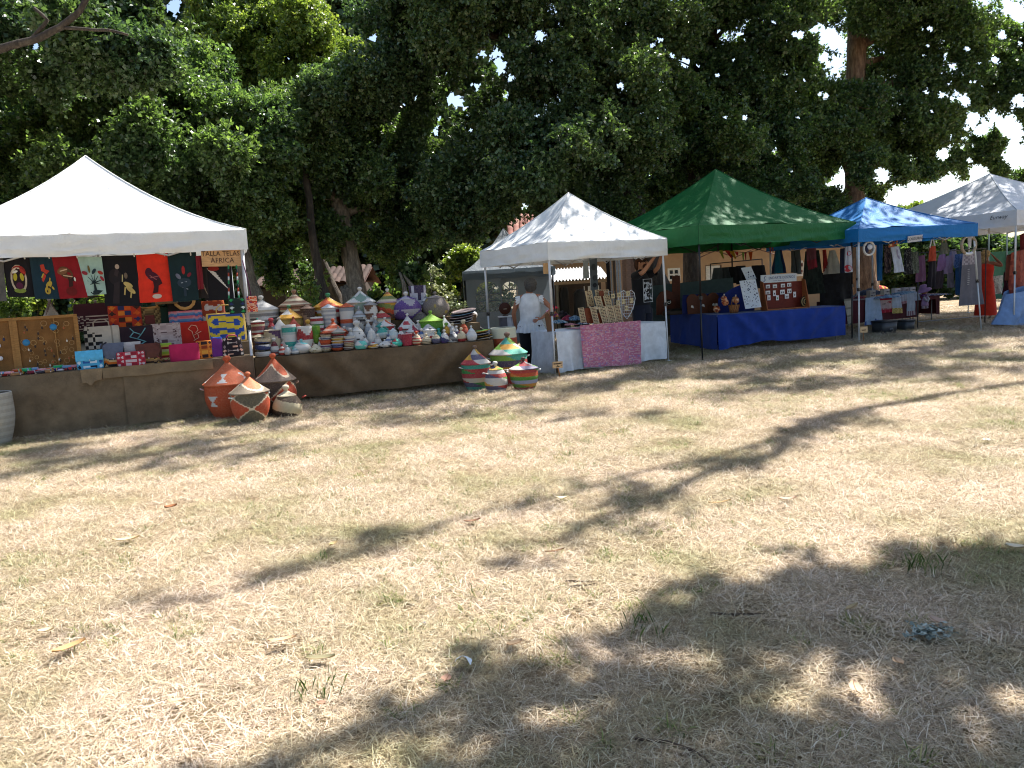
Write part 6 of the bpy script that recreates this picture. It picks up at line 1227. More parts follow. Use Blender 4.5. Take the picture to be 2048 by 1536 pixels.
for l, q, t, n in (("tall earring card at the back next to the grey hanging panel", [(1170, 582), (1183, 581), (1189, 612), (1176, 613)], .6, 11), ("short card at the very back beside the wire grid", [(1190, 580), (1202, 579), (1205, 594), (1192, 595)], .66, 5), ("second short card at the very back against the wire grid", [(1206, 580), (1217, 579), (1220, 594), (1209, 594)], .66, 5),
                   ("middle row card standing before a brown board", [(1188, 593), (1201, 592), (1207, 614), (1194, 615)], .48, 7), ("middle row card nearest the wire grid", [(1206, 592), (1219, 591), (1225, 613), (1212, 614)], .48, 7), ("front row card closest to the heap of scarves", [(1156, 616), (1167, 615), (1173, 645), (1162, 646)], .3, 10),
                   ("front row card between two brown boards", [(1180, 615), (1191, 614), (1199, 647), (1188, 648)], .24, 11), ("wide front row card in the centre of the table", [(1196, 614), (1212, 613), (1219, 645), (1206, 647)], .26, 11), ("front row card standing second from the heart grid", [(1213, 613), (1226, 612), (1233, 643), (1220, 645)], .26, 11), ("front row card standing against the heart grid", [(1228, 611), (1239, 610), (1245, 641), (1234, 643)], .26, 11)): cardstrip(l, q, t, n)
for l, q, t in (("chestnut wooden board behind the front earring cards, by the scarves", [(1168, 617), (1181, 616), (1189, 646), (1176, 647)], .29), ("small chestnut board between the front cards", [(1196, 626), (1204, 625), (1208, 646), (1200, 647)], .3), ("reddish board behind the middle earring cards", [(1199, 582), (1207, 581), (1211, 612), (1203, 613)], .55)):
    Q = [S3.sz(x, y, t) for x, y in q]; s0, z0 = Q[3]; m = MB(); m.prism([(a - s0, b2 - z0) for a, b2 in Q], 0, .02, '#7a3a1e'); tag(m.build("card_stand", 'wood', None, S3.W(s0, t, z0), S3.a), l, 'stand', "brown boards holding earring cards")
# wire heart and grid
t = .42; P = S3.sz(1254, 638, t); mp = MPP(S3.at(1254, 610, t)); T = thing("wire_display", "white heart shaped wire grid holding small earring cards", 'wire display', S3.W(P[0], t, P[1]), S3.a)
hp = [(q * mp, z * mp) for q, z in ((0, 0), (-13, 14), (-19, 30), (-19, 44), (-13, 54), (-5, 57), (1, 52), (4, 48), (8, 54), (14, 57), (21, 51), (23, 40), (20, 28), (11, 12))]
m = MB(); m.tube([(x, 0, z) for x, z in hp], .0065, '#e6e8ea', n=5, closed=True); m.build("frame", 'metal', T); m = MB()
for i in range(-3, 4):
    x = i * 6 * mp; m.tube([(x, 0, (abs(i) * 5.5 + 1) * mp), (x, 0, (53 - (i == 0) * 3 - max(0, abs(i) - 2) * 6) * mp)], .0032, '#e6e8ea', n=4)
for k in range(1, 10):
    z = k * 5.6 * mp; hw = min(20, 4 + k * 3.3) * mp; m.tube([(-hw, .003, z), (hw, .003, z)], .0032, '#e6e8ea', n=4)
o = m.build("wire", 'metal', T); o['kind'] = 'stuff'
a, b_ = S3.sz(1219, 636, .5), S3.sz(1246, 581, .5); T = thing("wire_display", "grey wire grid panel behind the heart shaped one", 'wire display', S3.W(a[0], .5, a[1]), S3.a); w, h = b_[0] - a[0], b_[1] - a[1]
m = MB(); m.tube([(0, 0, 0), (w, 0, 0), (w, 0, h), (0, 0, h)], .006, '#9aa4ac', n=5, closed=True); m.build("frame", 'metal', T); m = MB()
for i in range(1, 5): m.tube([(w * i / 5, 0, 0), (w * i / 5, 0, h)], .003, '#9aa4ac', n=4)
for i in range(1, 9): m.tube([(0, 0.003, h * i / 9), (w, .003, h * i / 9)], .003, '#9aa4ac', n=4)
o = m.build("wire", 'metal', T); o['kind'] = 'stuff'
for i, (x, y, l) in enumerate(((1226, 592, "on the grey grid nearest the tall cards"), (1238, 590, "on the grey grid beside the heart's edge"), (1256, 587, "highest on the heart grid"), (1236, 605, "on the heart's edge, second row"), (1247, 603, "in the middle of the heart grid"), (1263, 601, "at the outer bulge of the heart grid"), (1253, 616, "lowest on the heart grid"), (1237, 618, "on the grey grid just above the cards"))):
    t = .405; P = S3.sz(x, y, t); mp = MPP(S3.at(x, y, t)); T = thing("small_card", "square card with a pair of earrings " + l, 'earring card', S3.W(P[0], t, P[1]), S3.a, "small square cards on the wire grids")
    m = MB(); m.box(0, 0, 0, 9 * mp, .004, 9 * mp, '#cdbb92'); m.build("card", 'paper', T); m = MB()
    for dx in (-2, 2): m.tube([(dx * mp + 1.3 * mp * math.cos(a), -.006, 1.6 * mp * math.sin(a)) for a in (1, 1.8, 2.6, 3.4, 4.2, 5)], .004, '#3a3020', n=4)
    m.build("earring", 'metal', T)
for x, y, w, c, l in ((1258, 633, 11, '#d8d0c0', "small pale flower ornament at the foot of the heart grid"), (1268, 634, 10, '#9a7a5a', "wooden slice pendant flat on the white table near the ornament"), (1281, 632, 11, '#c8b8a0', "pale slice pendant in the middle of the white table end"), (1291, 632, 8, '#7a5a44', "brown slice pendant closest to the man")):
    P = G(x, y, C3 + .01); R_ = w * MPP(P) / 2; m = MB(); m.lathe([(R_ * .3, 0), (R_, .002), (R_ * .95, .02), (R_ * .4, .022), (R_ * .3, .012)], 12, lambda a, i, h: c if (int(a * 12) % 3) else '#e0d4c0'); tag(m.build("pendant", 'wood', None, P), l, 'pendant', "pendants on the white table")
for x, y, w, d, h, c, l in ((1118, 646, 22, .18, .07, ['#3a78a8', '#7aa8c8', '#c8d0d8'], "blue and white scarf at the corner of the white table"), (1135, 640, 22, .2, .09, ['#b0244a', '#c83a5a', '#8a1a3a'], "crimson scarf heaped on the white table"), (1125, 632, 20, .2, .13, ['#1c1418', '#2a1c20'], "black bundle among the bright scarves"), (1150, 640, 26, .2, .10, ['#6a94b8', '#a8c0d0', '#3a5a80'], "pale blue printed scarf next to the earring cards"), (1165, 648, 26, .12, .04, ['#4a6a9a', '#c8d0d8', '#2a3a5a'], "navy and white scarf stretched towards the throw"), (1105, 634, 18, .2, .14, ['#c85a2a', '#8a3a7a', '#d0a03c'], "orange and purple scarf by the tent leg"), (1140, 650, 26, .12, .035, ['#c87a94', '#d8a0b0'], "pink scarf at the front edge of the white table"), (1108, 617, 14, .14, .1, ['#b01c3c', '#c82a4a'], "red cap on the far corner of the white table"), (1092, 616, 14, .14, .08, ['#2a2c50', '#c8d0e0'], "navy and white cap behind the woman's elbow"), (1098, 628, 16, .16, .1, ['#8a3a9a', '#5a2a7a', '#d07a9a'], "purple scarf behind the tent leg")):
    P = G(x, y, C3); w *= MPP(P); m = MB(); f = mixf(c, 5, 4, x)
    m.grid(lambda u, v: (w * (u - .5) * (1.1 - .5 * v), (v - .5) * d * 2 + .05 * fbm(u * 3, v * 2, x), h * (math.sin(math.pi * u) * math.sin(math.pi * v)) ** .6 * (1 + .45 * fbm(u * 4, v * 4, x))), 18, 12, f)
    tag(m.build("scarf", 'cloth', None, P + Vector((0, .05, 0)), S3.a), l, 'scarf', "bright scarves heaped on the white table")
P = S3.sz(1092, 652, .25); m = MB(); m.prism([(0, 0), (.16, 0), (.1, .2), (.02, .34), (-.04, .3)], 0, .02, '#6a4a30'); tag(m.build("cardboard_stand", 'paper', None, S3.W(P[0], .2, .775), S3.a), "tan cut cardboard stand at the table corner beside the woman", 'stand')
P = S3.at(1092, 537, .1); m = MB(); m.box(0, 0, 0, 13 * MPP(P), .01, 21 * MPP(P), '#c29a6c'); tag(m.build("hanging_card", 'paper', None, P, S3.a), "plain tan card hanging behind the leg of the small white tent", 'card')
def stake(label, cx, y0, y1, w, yb, xb, marks, Pn):
    P = G(xb, yb); mp = MPP(P); T = thing("stake_sign", label, 'sign', P, Pn); z0 = (yb - y1) * mp; h = (y1 - y0) * mp; x = (cx - xb) * mp
    m = MB(); m.tube([(0, 0, 0), (x * .9, 0, z0 + h * .4)], .016, '#9a6a40', n=4); m.build("stake", 'wood', T); m = MB(); m.box(x, -.02, z0 + h / 2, w * mp, .012, h, '#cfae84', rot=(0, RA(3), 0)); m.build("board", 'wood', T)
    m = MB(); [m.box(x + dx * mp, -.029, z0 + h * fz, ww * mp, .004, hh * mp, '#3a2a1e') for dx, fz, ww, hh in marks]; m.build("lettering", 'paper', T)
r_ = random.Random(9); mk = [(-8 + i * 1.5, .68, 1.0, 1.6 + r_.random()) for i in range(12)] + [(-1, .44, 1, 1.6), (.5, .44, 1, 1.6)] + [(-3 + i * 1.5, .2, 1.0, 1.8) for i in range(5)] + [(-10.5, .7, 1.4, 1.4), (9.5, .3, 1.2, 1.2)]
stake("small wooden sign on a stake at the leg of the small white tent", 1114, 722, 735, 24, 757, 1121, mk, S3.a)
stake("small wooden sign on a stake at the leg of the blue tent", 1726, 653, 665, 18, 684, 1727, [(-4.5 + i * 1.3, .42, .9, 1.7) for i in range(8)], S5.a)
# round wooden plaque on a little clothed table in the grey tent
P = AT(1014, 655, 17.2); P.z = 0; mp = MPP(P); T = thing("pedestal", "little square table covered with a grey cloth beside the woman", 'table', P, .1); m = MB(); loft(m, [(0.02, .19, .17, 0), (.3, .175, .16, 0), (.95, .165, .15, 0)], lambda u, v: '#5a565c' if u < .38 else ('#b4b2b6' if (u * 9) % 1 > .4 else '#8a888e'), n=48); m.build("cover", 'cloth', T)
m = MB(); m.box(0, 0, .965, .36, .32, .025, '#d8d8d8'); m.build("top", 'plastic', T)
m = MB(); m.lathe([(.02, -.02), (.13, -.02), (.135, 0), (.13, .02), (.02, .021)], 24, '#4a2414'); m.v = [(x, -z, y + .16) for x, y, z in m.v]; m.box(0, 0, .01, .12, .1, .02, '#4a2414'); m.box(0, -.024, .15, .07, .004, .012, '#c8b8a0')
tag(m.build("wooden_plaque", 'wood', None, (P.x - .02, P.y - .02, .98), .1), "round dark brown wooden plaque standing on the grey clothed table", 'plaque')

# ================================================================ CRAFT STALL UNDER THE GREEN TENT
C4 = 0.775
hung("cloth_screen", "plain grey green cloth screen behind the blue side table", P4, [(1300, 572), (1466, 555), (1470, 612), (1302, 645)], 2.4, '#4f5f60', 'screen', (), None, .01, .02, seed=5, nu=20)
def flat(name, label, S, quad, t, y0, y1, col, kind, cat, group=None, lean=0.0):
    Q = [S.sz(x, y, t) for x, y in quad]; s0 = sum(q[0] for q in Q) / len(Q); z0 = min(q[1] for q in Q); m = MB(); m.prism([(a - s0, b2 - z0) for a, b2 in Q], y0, y1, col); o = m.build(name, kind, None, S.W(s0, t, z0), S.a); o.rotation_euler[0] = lean; return tag(o, label, cat, group)
GB4 = "brown wooden jewellery boards on the blue side table"
flat("jewellery_board", "tall narrow chestnut board at the back of the blue side table", P4, [(1345, 552), (1360, 551), (1361, 622), (1345, 623)], 1.9, 0, .03, '#5a2c1a', 'wood', 'board', GB4)
P = P4.sz(1332, 622, 1.7); T = thing("jewellery_board", "rounded chestnut board with one white spiral pendant behind the white tent leg", 'board', P4.W(P[0], 1.7, C4), P4.a, GB4); mp = MPP(P4.at(1332, 600, 1.7))
m = MB(); m.prism([(x * mp, z * mp) for x, z in ((-20, 0), (20, 0), (21, 26), (16, 42), (4, 48), (-10, 45), (-19, 32))], 0, .03, '#5e2f1c'); m.build("board", 'wood', T)
m = MB(); m.lathe([(.01, 0), (6 * mp, 0), (5.8 * mp, .012), (.01, .014)], 18, '#16120f'); m.v = [(x + 6 * mp, -z - .001, y + 24 * mp) for x, y, z in m.v]
m.tube([(6 * mp + (.6 + .55 * a) * mp * math.cos(a), -.02, 24 * mp + (.6 + .55 * a) * mp * math.sin(a)) for a in [i * .5 for i in range(15)]], .008, '#e0dcd0', n=5); m.build("pendant", 'plastic', T)
def lobes(cx, w, h): 
    o = []
    for i in range(13): a = math.pi * i / 12; o.append((cx - w / 2 * math.cos(a), h - w / 2 + w / 2 * math.sin(a)))
    return [(cx - w / 2 * .85, 0)] + o + [(cx + w / 2 * .85, 0)]
for cx, l, it in ((1386, "farthest", [(-2, 15)]), (1406, "middle", [(0, 16)]), (1427, "nearest", [(0, 16), (6, 16)])):
    P = P4.sz(cx, 622, .98); mp = MPP(P4.at(cx, 605, .98)); T = thing("jewellery_board", f"brown round topped board with small white pendants, {l} from the white tent leg" if l != "middle" else "brown round topped board between two like it", 'board', P4.W(P[0], .98, C4), P4.a, GB4)
    m = MB(); m.prism([(x * mp, z * mp) for x, z in lobes(0, 25, 40)], 0, .025, '#5a301c'); m.build("board", 'wood', T); m = MB()
    for dx, dz in it: m.box(dx * mp, -.01, dz * mp, 4 * mp, .012, 4.5 * mp, '#dcd8d0', rot=(0, .5, 0)); m.box((dx + 2.5) * mp, -.01, (dz - 2) * mp, 2 * mp, .01, 3 * mp, '#c8c4c8')
    m.build("pendant", 'plastic', T)
P = P4.sz(1425, 622, 1.12); m = MB(); loft(m, [(0, .62, .12, 0), (.3, .6, .11, 0), (.42, .58, .1, 0)], '#1b2766', n=32); tag(m.build("covered_box", 'cloth', None, P4.W(P[0] - .1, 1.15, C4), P4.a), "navy cloth covered box behind the round topped boards", 'box')
P = P4.sz(1490, 612, .62); m = MB(); m.grid(lambda u, v: ((u - .5) * .85, .02 * fbm(u * 4, v * 2), .62 * v * (1 - .5 * (1 - u) ** 2)), 16, 8, '#1d2c74'); tag(m.build("backcloth", 'cloth', None, P4.W(P[0] - .2, .62, C4), P4.a), "navy backcloth behind the wicker basket and the white poster", 'cloth')
m = MB(); loft(m, [(0, .3, .12, 0), (.08, .28, .1, 0), (.13, .2, .07, .02)], mixf(['#2a211c', '#3a2e26', '#1e1814'], 6, 4), n=24); tag(m.build("moss_bark", 'straw', None, P4.W(P4.sz(1352, 622, 1.2)[0], 1.25, C4), P4.a), "low dark heap of bark on the blue side table", 'bark')
P = P4.sz(1468, 617, .3); mp = MPP(P4.at(1468, 610, .3)); T = thing("wicker_basket", "small wicker basket with a hoop handle on the blue cloth", 'basket', P4.W(P[0], .3, C4), P4.a)
m = MB(); m.lathe([(8.5 * mp, 0), (10 * mp, 7 * mp), (12 * mp, 15 * mp), (12.6 * mp, 16 * mp), (11.4 * mp, 15.5 * mp), (9 * mp, 4 * mp)], 28, lambda a, i, h: '#a06a3c' if (int(a * 28) + i) % 2 else '#7a4a28', sy=.75); m.build("body", 'woven', T); m = MB(); m.tube([(0, 9 * mp * math.cos(a), 14 * mp + 17 * mp * math.sin(a)) for a in [i * .3491 for i in range(10)]], .013, '#b8875a', n=6); m.build("handle", 'wood', T)
GC4 = "small netted bags of orange shells on the blue cloth"
for x, y, r_, l in ((1450, 604, 7, "orange shell bag leaning on the handle side of the wicker basket"), (1471, 600, 7, "orange shell bag lying in the wicker basket"), (1433, 618, 7, "orange shell bag before the nearest round topped board"), (1448, 597, 6, "pale topped shell bag above the one by the basket")):
    t = .3 if x != 1433 else .5; P = P4.sz(x, y, t); mp = MPP(P4.at(x, y, t)); m = MB(); m.ball((0, 0, 0), r_ * mp, '#b8683c', 12, 8, (1, .8, 1.05)); m.c = [K(random.Random(i * 3 + x).choice(['#b8683c', '#c8885a', '#8a3a24', '#d8b090'])) for i in range(len(m.c))]; ripple(m, .02, 30); m.tube([(0, 0, r_ * mp * .9), (.01, 0, r_ * mp * 1.5)], [.012, .02], '#c8c0b8', n=6)
    zz = max(P[1], C4 + r_ * mp * .95) if x not in (1448, 1471) else P[1]; tag(m.build("shell_bag", 'plastic', None, P4.W(P[0], t, zz), P4.a), l, 'bag', GC4)
def poster(label, quad, t, n, seed, S=P4, grp="white posters with small dark prints"):
    Q = [S.sz(x, y, t) for x, y in quad]; s0, z0 = Q[3]; T = thing("poster", label, 'poster', S.W(s0, t, z0), S.a, grp); P = lambda u, v: (lerp(lerp(Q[0][0], Q[1][0], u), lerp(Q[3][0], Q[2][0], u), v) - s0, lerp(lerp(Q[0][1], Q[1][1], u), lerp(Q[3][1], Q[2][1], u), v) - z0)
    m = MB(); m.prism([P(0, 0), P(1, 0), P(1, 1), P(0, 1)], 0, .008, '#c8d2de'); m.build("sheet", 'paper', T); m = MB(); r = random.Random(seed)
    for i in range(n):
        u, v = r.uniform(.06, .94), r.uniform(.05, .95)
        if seed == 2: u, v = [(.25, .45), (.5, .42), (.78, .42), (.3, .8), (.55, .78), (.82, .75), (.42, .62)][i]
        elif i < 12: u, v = .88 - .1 * (i % 2), .1 + .065 * i
        x, z = P(u, v); k = r.uniform(.006, .014) * (1.5 if seed == 2 else 1); m.add([(x + k * math.cos(a), -.003, z + k * math.sin(a)) for a in [j * .7854 for j in range(8)]], [tuple(range(8))], r.choice(['#1d2440', '#28305a', '#3a4668']))
    m.build("print", 'paper', T)
poster("tall white poster crowded with small blue marks leaning over the blue cloth", [(1479, 562), (1511, 558), (1523, 614), (1491, 618)], .16, 70, 1)
poster("small grey poster with seven dark dots above the tall white poster", [(1482, 536), (1502, 533), (1513, 557), (1493, 560)], .6, 7, 2)
# sloping display case
t = .42; q = lambda x, y, t_=t: P4.sz(x, y, t_); A, B_, C_, D_ = q(1518, 569), q(1601, 559), q(1606, 604), q(1523, 611); s0 = D_[0]; T = thing("display_case", "red brown wooden display case with a white headboard lettered in blue", 'display case', P4.W(s0, t, C4), P4.a)
w = C_[0] - D_[0]; h = B_[1] - C4 - .03; m = MB(); m.box(w / 2, .03, h / 2, w, .02, h, '#6a2418'); m.build("back_panel", 'wood', T)
for x in (0, w):
    m = MB(); m.prism([(0, 0), (.28, 0), (.12, h + .02), (.02, h + .05), (0, h + .05)], -.009, .009, '#9a5a34'); m.v = [(x + y, -px + .03, z) for px, y, z in m.v]; m.build("side_panel", 'wood', T)
m = MB(); m.box(w / 2, -.1, .012, w - .02, .24, .02, '#a8623a'); m.build("base", 'wood', T)
a, b_ = q(1517, 566), q(1588, 545); hb_ = .17; m = MB(); m.box((b_[0] - a[0]) / 2, .01, h + hb_ / 2 + .004, b_[0] - a[0], .02, hb_, '#c9d0d6'); m.build("headboard", 'paper', T)
tw = (b_[0] - a[0]); text("ENDARTE DESEÑOS", .078, T, (tw * .58, -.004, h + .1), (RA(90), 0, 0), '#27457e', sx=.86); text("artesanía · deseño · xoias", .026, T, (tw * .5, -.004, h + .04), (RA(90), 0, 0), '#27457e')
m = MB()
for sg in (1, -1): m.tube([(tw * .1 + sg * .018 + sg * .03 * math.cos(a_), -.004, h + .09 + sg * .02 + .03 * math.sin(a_)) for a_ in [(.4 + .5 * i) * sg for i in range(9)]], [.004, .008, .013, .015, .016, .014, .011, .007, .003], '#1d3a7c', n=6, flat=.3)
m.build("emblem", 'paper', T)
r_ = random.Random(3)
for i, (x, y, cw, ch) in enumerate(((1536, 573, 9, 7), (1550, 572.5, 9, 7), (1566, 571, 9, 7), (1578.5, 569.5, 9, 7), (1536, 585, 10, 7), (1549, 586.5, 6, 11), (1565, 584, 10, 9), (1579, 582, 9, 9), (1538, 595.5, 7, 10), (1555, 595.5, 6, 10), (1574, 592.5, 9, 9), (1589.5, 589, 6, 11))):
    P = q(x, y, t - .01); mp = MPP(P4.at(x, y, t)); TT = thing("small_card", ["white card with dark earrings", "narrow card with a pendant", "white card with pale hoops", "white card with green pendant"][1 if cw < 8 and i != 9 else (3 if i == 9 else (2 if i == 6 else 0))] + f" in {'upper' if i < 4 else ('middle' if i < 8 else 'lower')} row, {['nearest', 'second from', 'third from', 'farthest from'][i % 4]} the poster", 'earring card', P4.W(P[0], t - .005, P[1]), P4.a, "cards in the red brown display case")
    m = MB(); m.box(0, 0, 0, cw * mp, .005, ch * mp, '#dcdce0'); m.build("card", 'paper', TT); m = MB()
    for dx in ((-1.8, 1.8) if cw > 8 else (0,)): m.box(dx * mp, -.006, -.8 * mp, 1.5 * mp, .006, 3.6 * mp, '#2f8a50' if i == 9 else '#22283a')
    m.build("earring", 'plastic', TT)
P = G(1594, 606, C4); m = MB(); loft(m, [(0, .12, .06, 0), (.06, .13, .065, 0), (.11, .1, .03, 0)], '#a08a62', n=24); tag(m.build("linen_pouch", 'cloth', None, P, P4.a), "beige linen pouch at the end of the display case", 'pouch')
P = P4.sz(1612, 603, .3); m = MB()
for k in range(5): m.tube([(.0 + (.03 + .022 * k) * math.cos(a), 0.01 * k, .13 + (.03 + .022 * k) * math.sin(a)) for a in [i * .449 for i in range(14)]], .0115, '#b09a6a' if k % 2 else '#26221e', n=6, closed=True)
tag(m.build("rope_coil", 'straw', None, P4.W(P[0], .3, C4), P4.a + .3), "black and straw coloured rope coil standing at the end of the blue table", 'rope coil')
for x, y, w, l in ((1390, 624, 14, "folded pale paper by the farthest round topped board"), (1402, 625, 12, "crumpled pale paper under the middle round topped board"), (1418, 623, 16, "white leaflet before the nearest round topped board"), (1438, 623, 12, "white leaflet by the orange shell bag"), (1458, 621, 14, "white leaflet before the wicker basket")):
    P = G(x, y, C4 + .004); mp = MPP(P); m = MB(); m.box(0, 0, .004, w * mp, .09, .006, '#d4d4d2'); m.box(w * mp * .1, .01, .014, w * mp * .6, .06, .008, '#c8c4bc', rot=(0, .06, .2)); tag(m.build("leaflet", 'paper', None, P, P4.a), l, 'leaflet', "papers on the blue cloth")
# clothes rack with black shirts
tR = 3.0; T = thing("clothes_rack", "metal clothes rack with dark shirts behind the blue tables", 'clothes rack', P4.W(0, tR), P4.a)
a, b_ = P4.sz(1421, 528, tR), P4.sz(1524, 518, tR); m = MB(); m.tube([(a[0], 0, a[1]), (b_[0], 0, b_[1])], .014, '#26282c', n=6); m.build("rail", 'metal', T)
for s_, z_ in (a, b_): m = MB(); m.tube([(s_, 0, 0), (s_, 0, z_)], .014, '#3a3c40', n=6); m.build("post", 'metal', T); m = MB(); m.tube([(s_, -.25, .03), (s_, .25, .03)], .014, '#3a3c40', n=6); m.build("foot", 'metal', T)
for x0, x1, xb0, xb1, y0, y1, c, l in ((1432, 1440, 1422, 1448, 532, 562, '#4d5457', "grey shirt at the free end of the rack"), (1447, 1455, 1446, 1467, 531, 561, '#33393c', "charcoal shirt with a pale edge, second on the rack"), (1462, 1472, 1458, 1484, 530, 566, '#131316', "black shirt in the middle of the rack behind the pole"), (1476, 1486, 1472, 1498, 528, 568, '#17171b', "black shirt behind the small grey poster"), (1508, 1524, 1503, 1537, 527, 576, '#121114', "wide black shirt hanging above the display case")):
    hung("shirt", l, P4, [(x0 - 5, y0 + 4), (x1 + 5, y0 + 3), (xb1, y1), (xb0, y1 + 1)], tR - .03 - .02 * (x0 % 3), c, 'shirt', (), "dark shirts on the rack", .05, .03, seed=x0)
# bunting under the green tent
def flag(x, y, w, h, c, tilt, l, S=P4, t=2.2):
    P = S.at(x, y, t); mp = MPP(P); m = MB(); m.prism([(-w * mp / 2, 0), (w * mp / 2, 0), (w * mp * (.2 + tilt), -h * mp), (w * mp * (tilt - .1), -h * mp)], -.004, .004, c); tag(m.build("pennant", 'cloth', None, P, S.a), l, 'pennant', "bunting under the green tent")
for q_ in ((1441, 500, 8, 17, '#8a9a3c', .7, "olive green pennant of the bunting, first in the row"), (1454, 501, 10, 15, '#b0302c', .9, "red pennant next to the olive one"), (1463, 502, 10, 16, '#b08a2c', .8, "mustard pennant beside the red one"), (1473, 504, 8, 7, '#a02a34', .2, "short crimson pennant at the dark pole"), (1486, 505, 5, 15, '#7a9a4a', 0, "green strip pennant right of the dark pole"), (1491, 505, 4, 15, '#8c2a34', 0, "dark red strip pennant beside the green strip"), (1501, 504, 9, 16, '#c0501c', 0, "orange pennant farther along"), (1540, 495, 3, 12, '#a83a34', .3, "thin red pennant near the blue tent"), (1545, 495, 3, 9, '#8c2a30', .3, "thin maroon pennant closest to the blue tent")): flag(*q_)
m = MB(); m.tube([tuple(P4.at(x, y, 2.2)) for x, y in ((1405, 503), (1420, 505), (1441, 500), (1463, 502), (1486, 505), (1505, 503), (1530, 496), (1550, 494))], .006, '#5a3a34', n=5); tag(m.build("bunting_cord", 'cloth', None), "thin cord carrying the bunting under the green tent", 'cord')

# ================================================================ CLOTHES STALL UNDER THE BLUE TENT
SL = Stall(S5.W(0, T5D), S5.W(0, 0)); GC5 = "clothes hanging along the side of the blue tent"
for l, quad, c, pr, nm in (("teal skirt with a navy edge, farthest along the side of the blue tent", [(1551, 498), (1563, 497), (1573, 546), (1543, 548)], lambda u, v: '#0f6a88' if .25 < u < .85 else '#122a52', (), 'skirt'), ("grey sleeveless waistcoat hanging between the teal skirt and the pink hood", [(1582, 502), (1600, 499), (1603, 548), (1583, 545)], '#5a5e62', [('#2a2c30', seg((.5, .05), (.62, .95), .04))], 'waistcoat'),
    ("long dark green dress behind the dusky pink hood", [(1610, 503), (1638, 500), (1650, 586), (1603, 590)], mixf(['#2a3530', '#1c2422', '#323c36'], 4, 2), (), 'dress'), ("small dusky pink hood with a red lower half", [(1613, 497), (1632, 496), (1635, 534), (1617, 540)], lambda u, v: '#7a4452' if v < .55 else '#902c3c', (), 'hood'),
    ("narrow dark red scarf between the dress and the beige skirt", [(1645, 500), (1652, 499), (1656, 530), (1648, 544)], '#841c1c', (), 'scarf'), ("flared beige grey skirt hanging by its waistband", [(1659, 501), (1670, 500), (1684, 546), (1646, 549)], '#a39d92', (), 'skirt'), ("navy cardigan next to the beige skirt", [(1681, 497), (1691, 496), (1693, 546), (1680, 547)], '#1a1c34', (), 'cardigan'),
    ("white child's dress with red flowers at the green tent pole", [(1690, 494), (1702, 492), (1704, 544), (1688, 546)], '#c2c2cc', [('#b81e34', ell(.75, .27, .26, .1)), ('#c83a44', ell(.62, .84, .4, .14))], 'dress')):
    hung(nm, l, SL, quad, -.05 if nm == 'hood' else .03, c, 'clothing', pr, GC5, .06, .03, seed=int(quad[0][0]), nu=16)
hung("coats", "black coats on a dark stand behind the end of the blue front table", S5, [(1640, 546), (1703, 542), (1705, 612), (1640, 616)], 2.3, mixf(['#131316', '#1c1c20', '#0e0e10'], 5, 2), 'clothing', (), None, .2, .06, seed=3)
hung("side_panel", "rolled strip of blue canvas hanging inside the blue tent", S5, [(1753, 490), (1766, 488), (1763, 560), (1756, 562)], 1.6, '#1c6fae', 'canvas strip', (), None, .08, .05, 'canvas', seed=2)
def hoop(l, x, y, r, t, c, n2):
    P = S5.at(x, y, t); mp = MPP(P); T = thing("hoop", l, 'hoop', P, S5.a, "wrapped hoops hanging from the blue tent"); m = MB(); k = 24
    m.tube([(r * mp * math.cos(2 * math.pi * i / k), 0, r * mp * math.sin(2 * math.pi * i / k)) for i in range(k)], r * mp * .17, [c[(i * n2 // k) % len(c)] for i in range(k)], n=8, closed=True); m.build("ring", 'cloth', T); return T, mp
T, mp = hoop("white hoop with a doll's cap in it hanging from the blue tent edge", 1738, 497, 13, .05, ['#cfcdc8', '#c2c0ba'], 6); m = MB(); m.ball((2 * mp, 0, 3 * mp), 7 * mp, '#c8ccd4', 10, 7, (1, .4, .8)); m.ball((-4 * mp, .02, -1 * mp), 7 * mp, '#1e2440', 10, 7, (.7, .4, 1.1)); m.build("doll_cap", 'cloth', T)
T, mp = hoop("large beige and white hoop with a lace ribbon at the slanting tent leg", 1937, 490, 18, .02, ['#a89a84', '#d4d6d8', '#a89a84', '#a08f78', '#d8dadc', '#a89a84'], 6); m = MB(); m.prism([(-4 * mp, 16 * mp), (5 * mp, 16 * mp), (4 * mp, -3 * mp), (0, -5 * mp), (-3 * mp, -2 * mp)], -.03, -.01, '#b4aca8'); m.build("ribbon", 'cloth', T)
P = S5.at(1787, 488, .1); mp = MPP(P); m = MB(); r_ = random.Random(5)
for i in range(16): m.ball((r_.uniform(-9, 9) * mp, r_.uniform(-.04, .04), r_.uniform(-4, 5) * mp), r_.uniform(2, 3.4) * mp, r_.choice(['#8a3a24', '#b8683c', '#5a2a20', '#c89a6a']), 8, 6, (1, .6, .8))
tag(m.build("flower_garland", 'cloth', None, P, S5.a), "small bunch of brown and orange cloth flowers under the blue tent edge", 'garland')
T = thing("shop_sign", "white sign with dark hand lettering hanging under the blue tent edge", 'sign', S5.at(1830, 477, -.09), S5.a); mp = MPP(S5.at(1830, 477, -.09)); T.rotation_euler[1] = -.06; m = MB(); m.prism([(-19 * mp, -6.5 * mp), (17 * mp, -6.5 * mp), (20 * mp, 6 * mp), (-17 * mp, 6 * mp)], 0, .012, '#b9b6b6'); m.build("board", 'paper', T); text("COUSURAS", 8.2 * mp, T, (0, -.004, -.2 * mp), (RA(90), 0, 0), '#2a2c3a', sx=.95, shear=.12)
GC6 = "clothes hanging at the front of the blue tent"
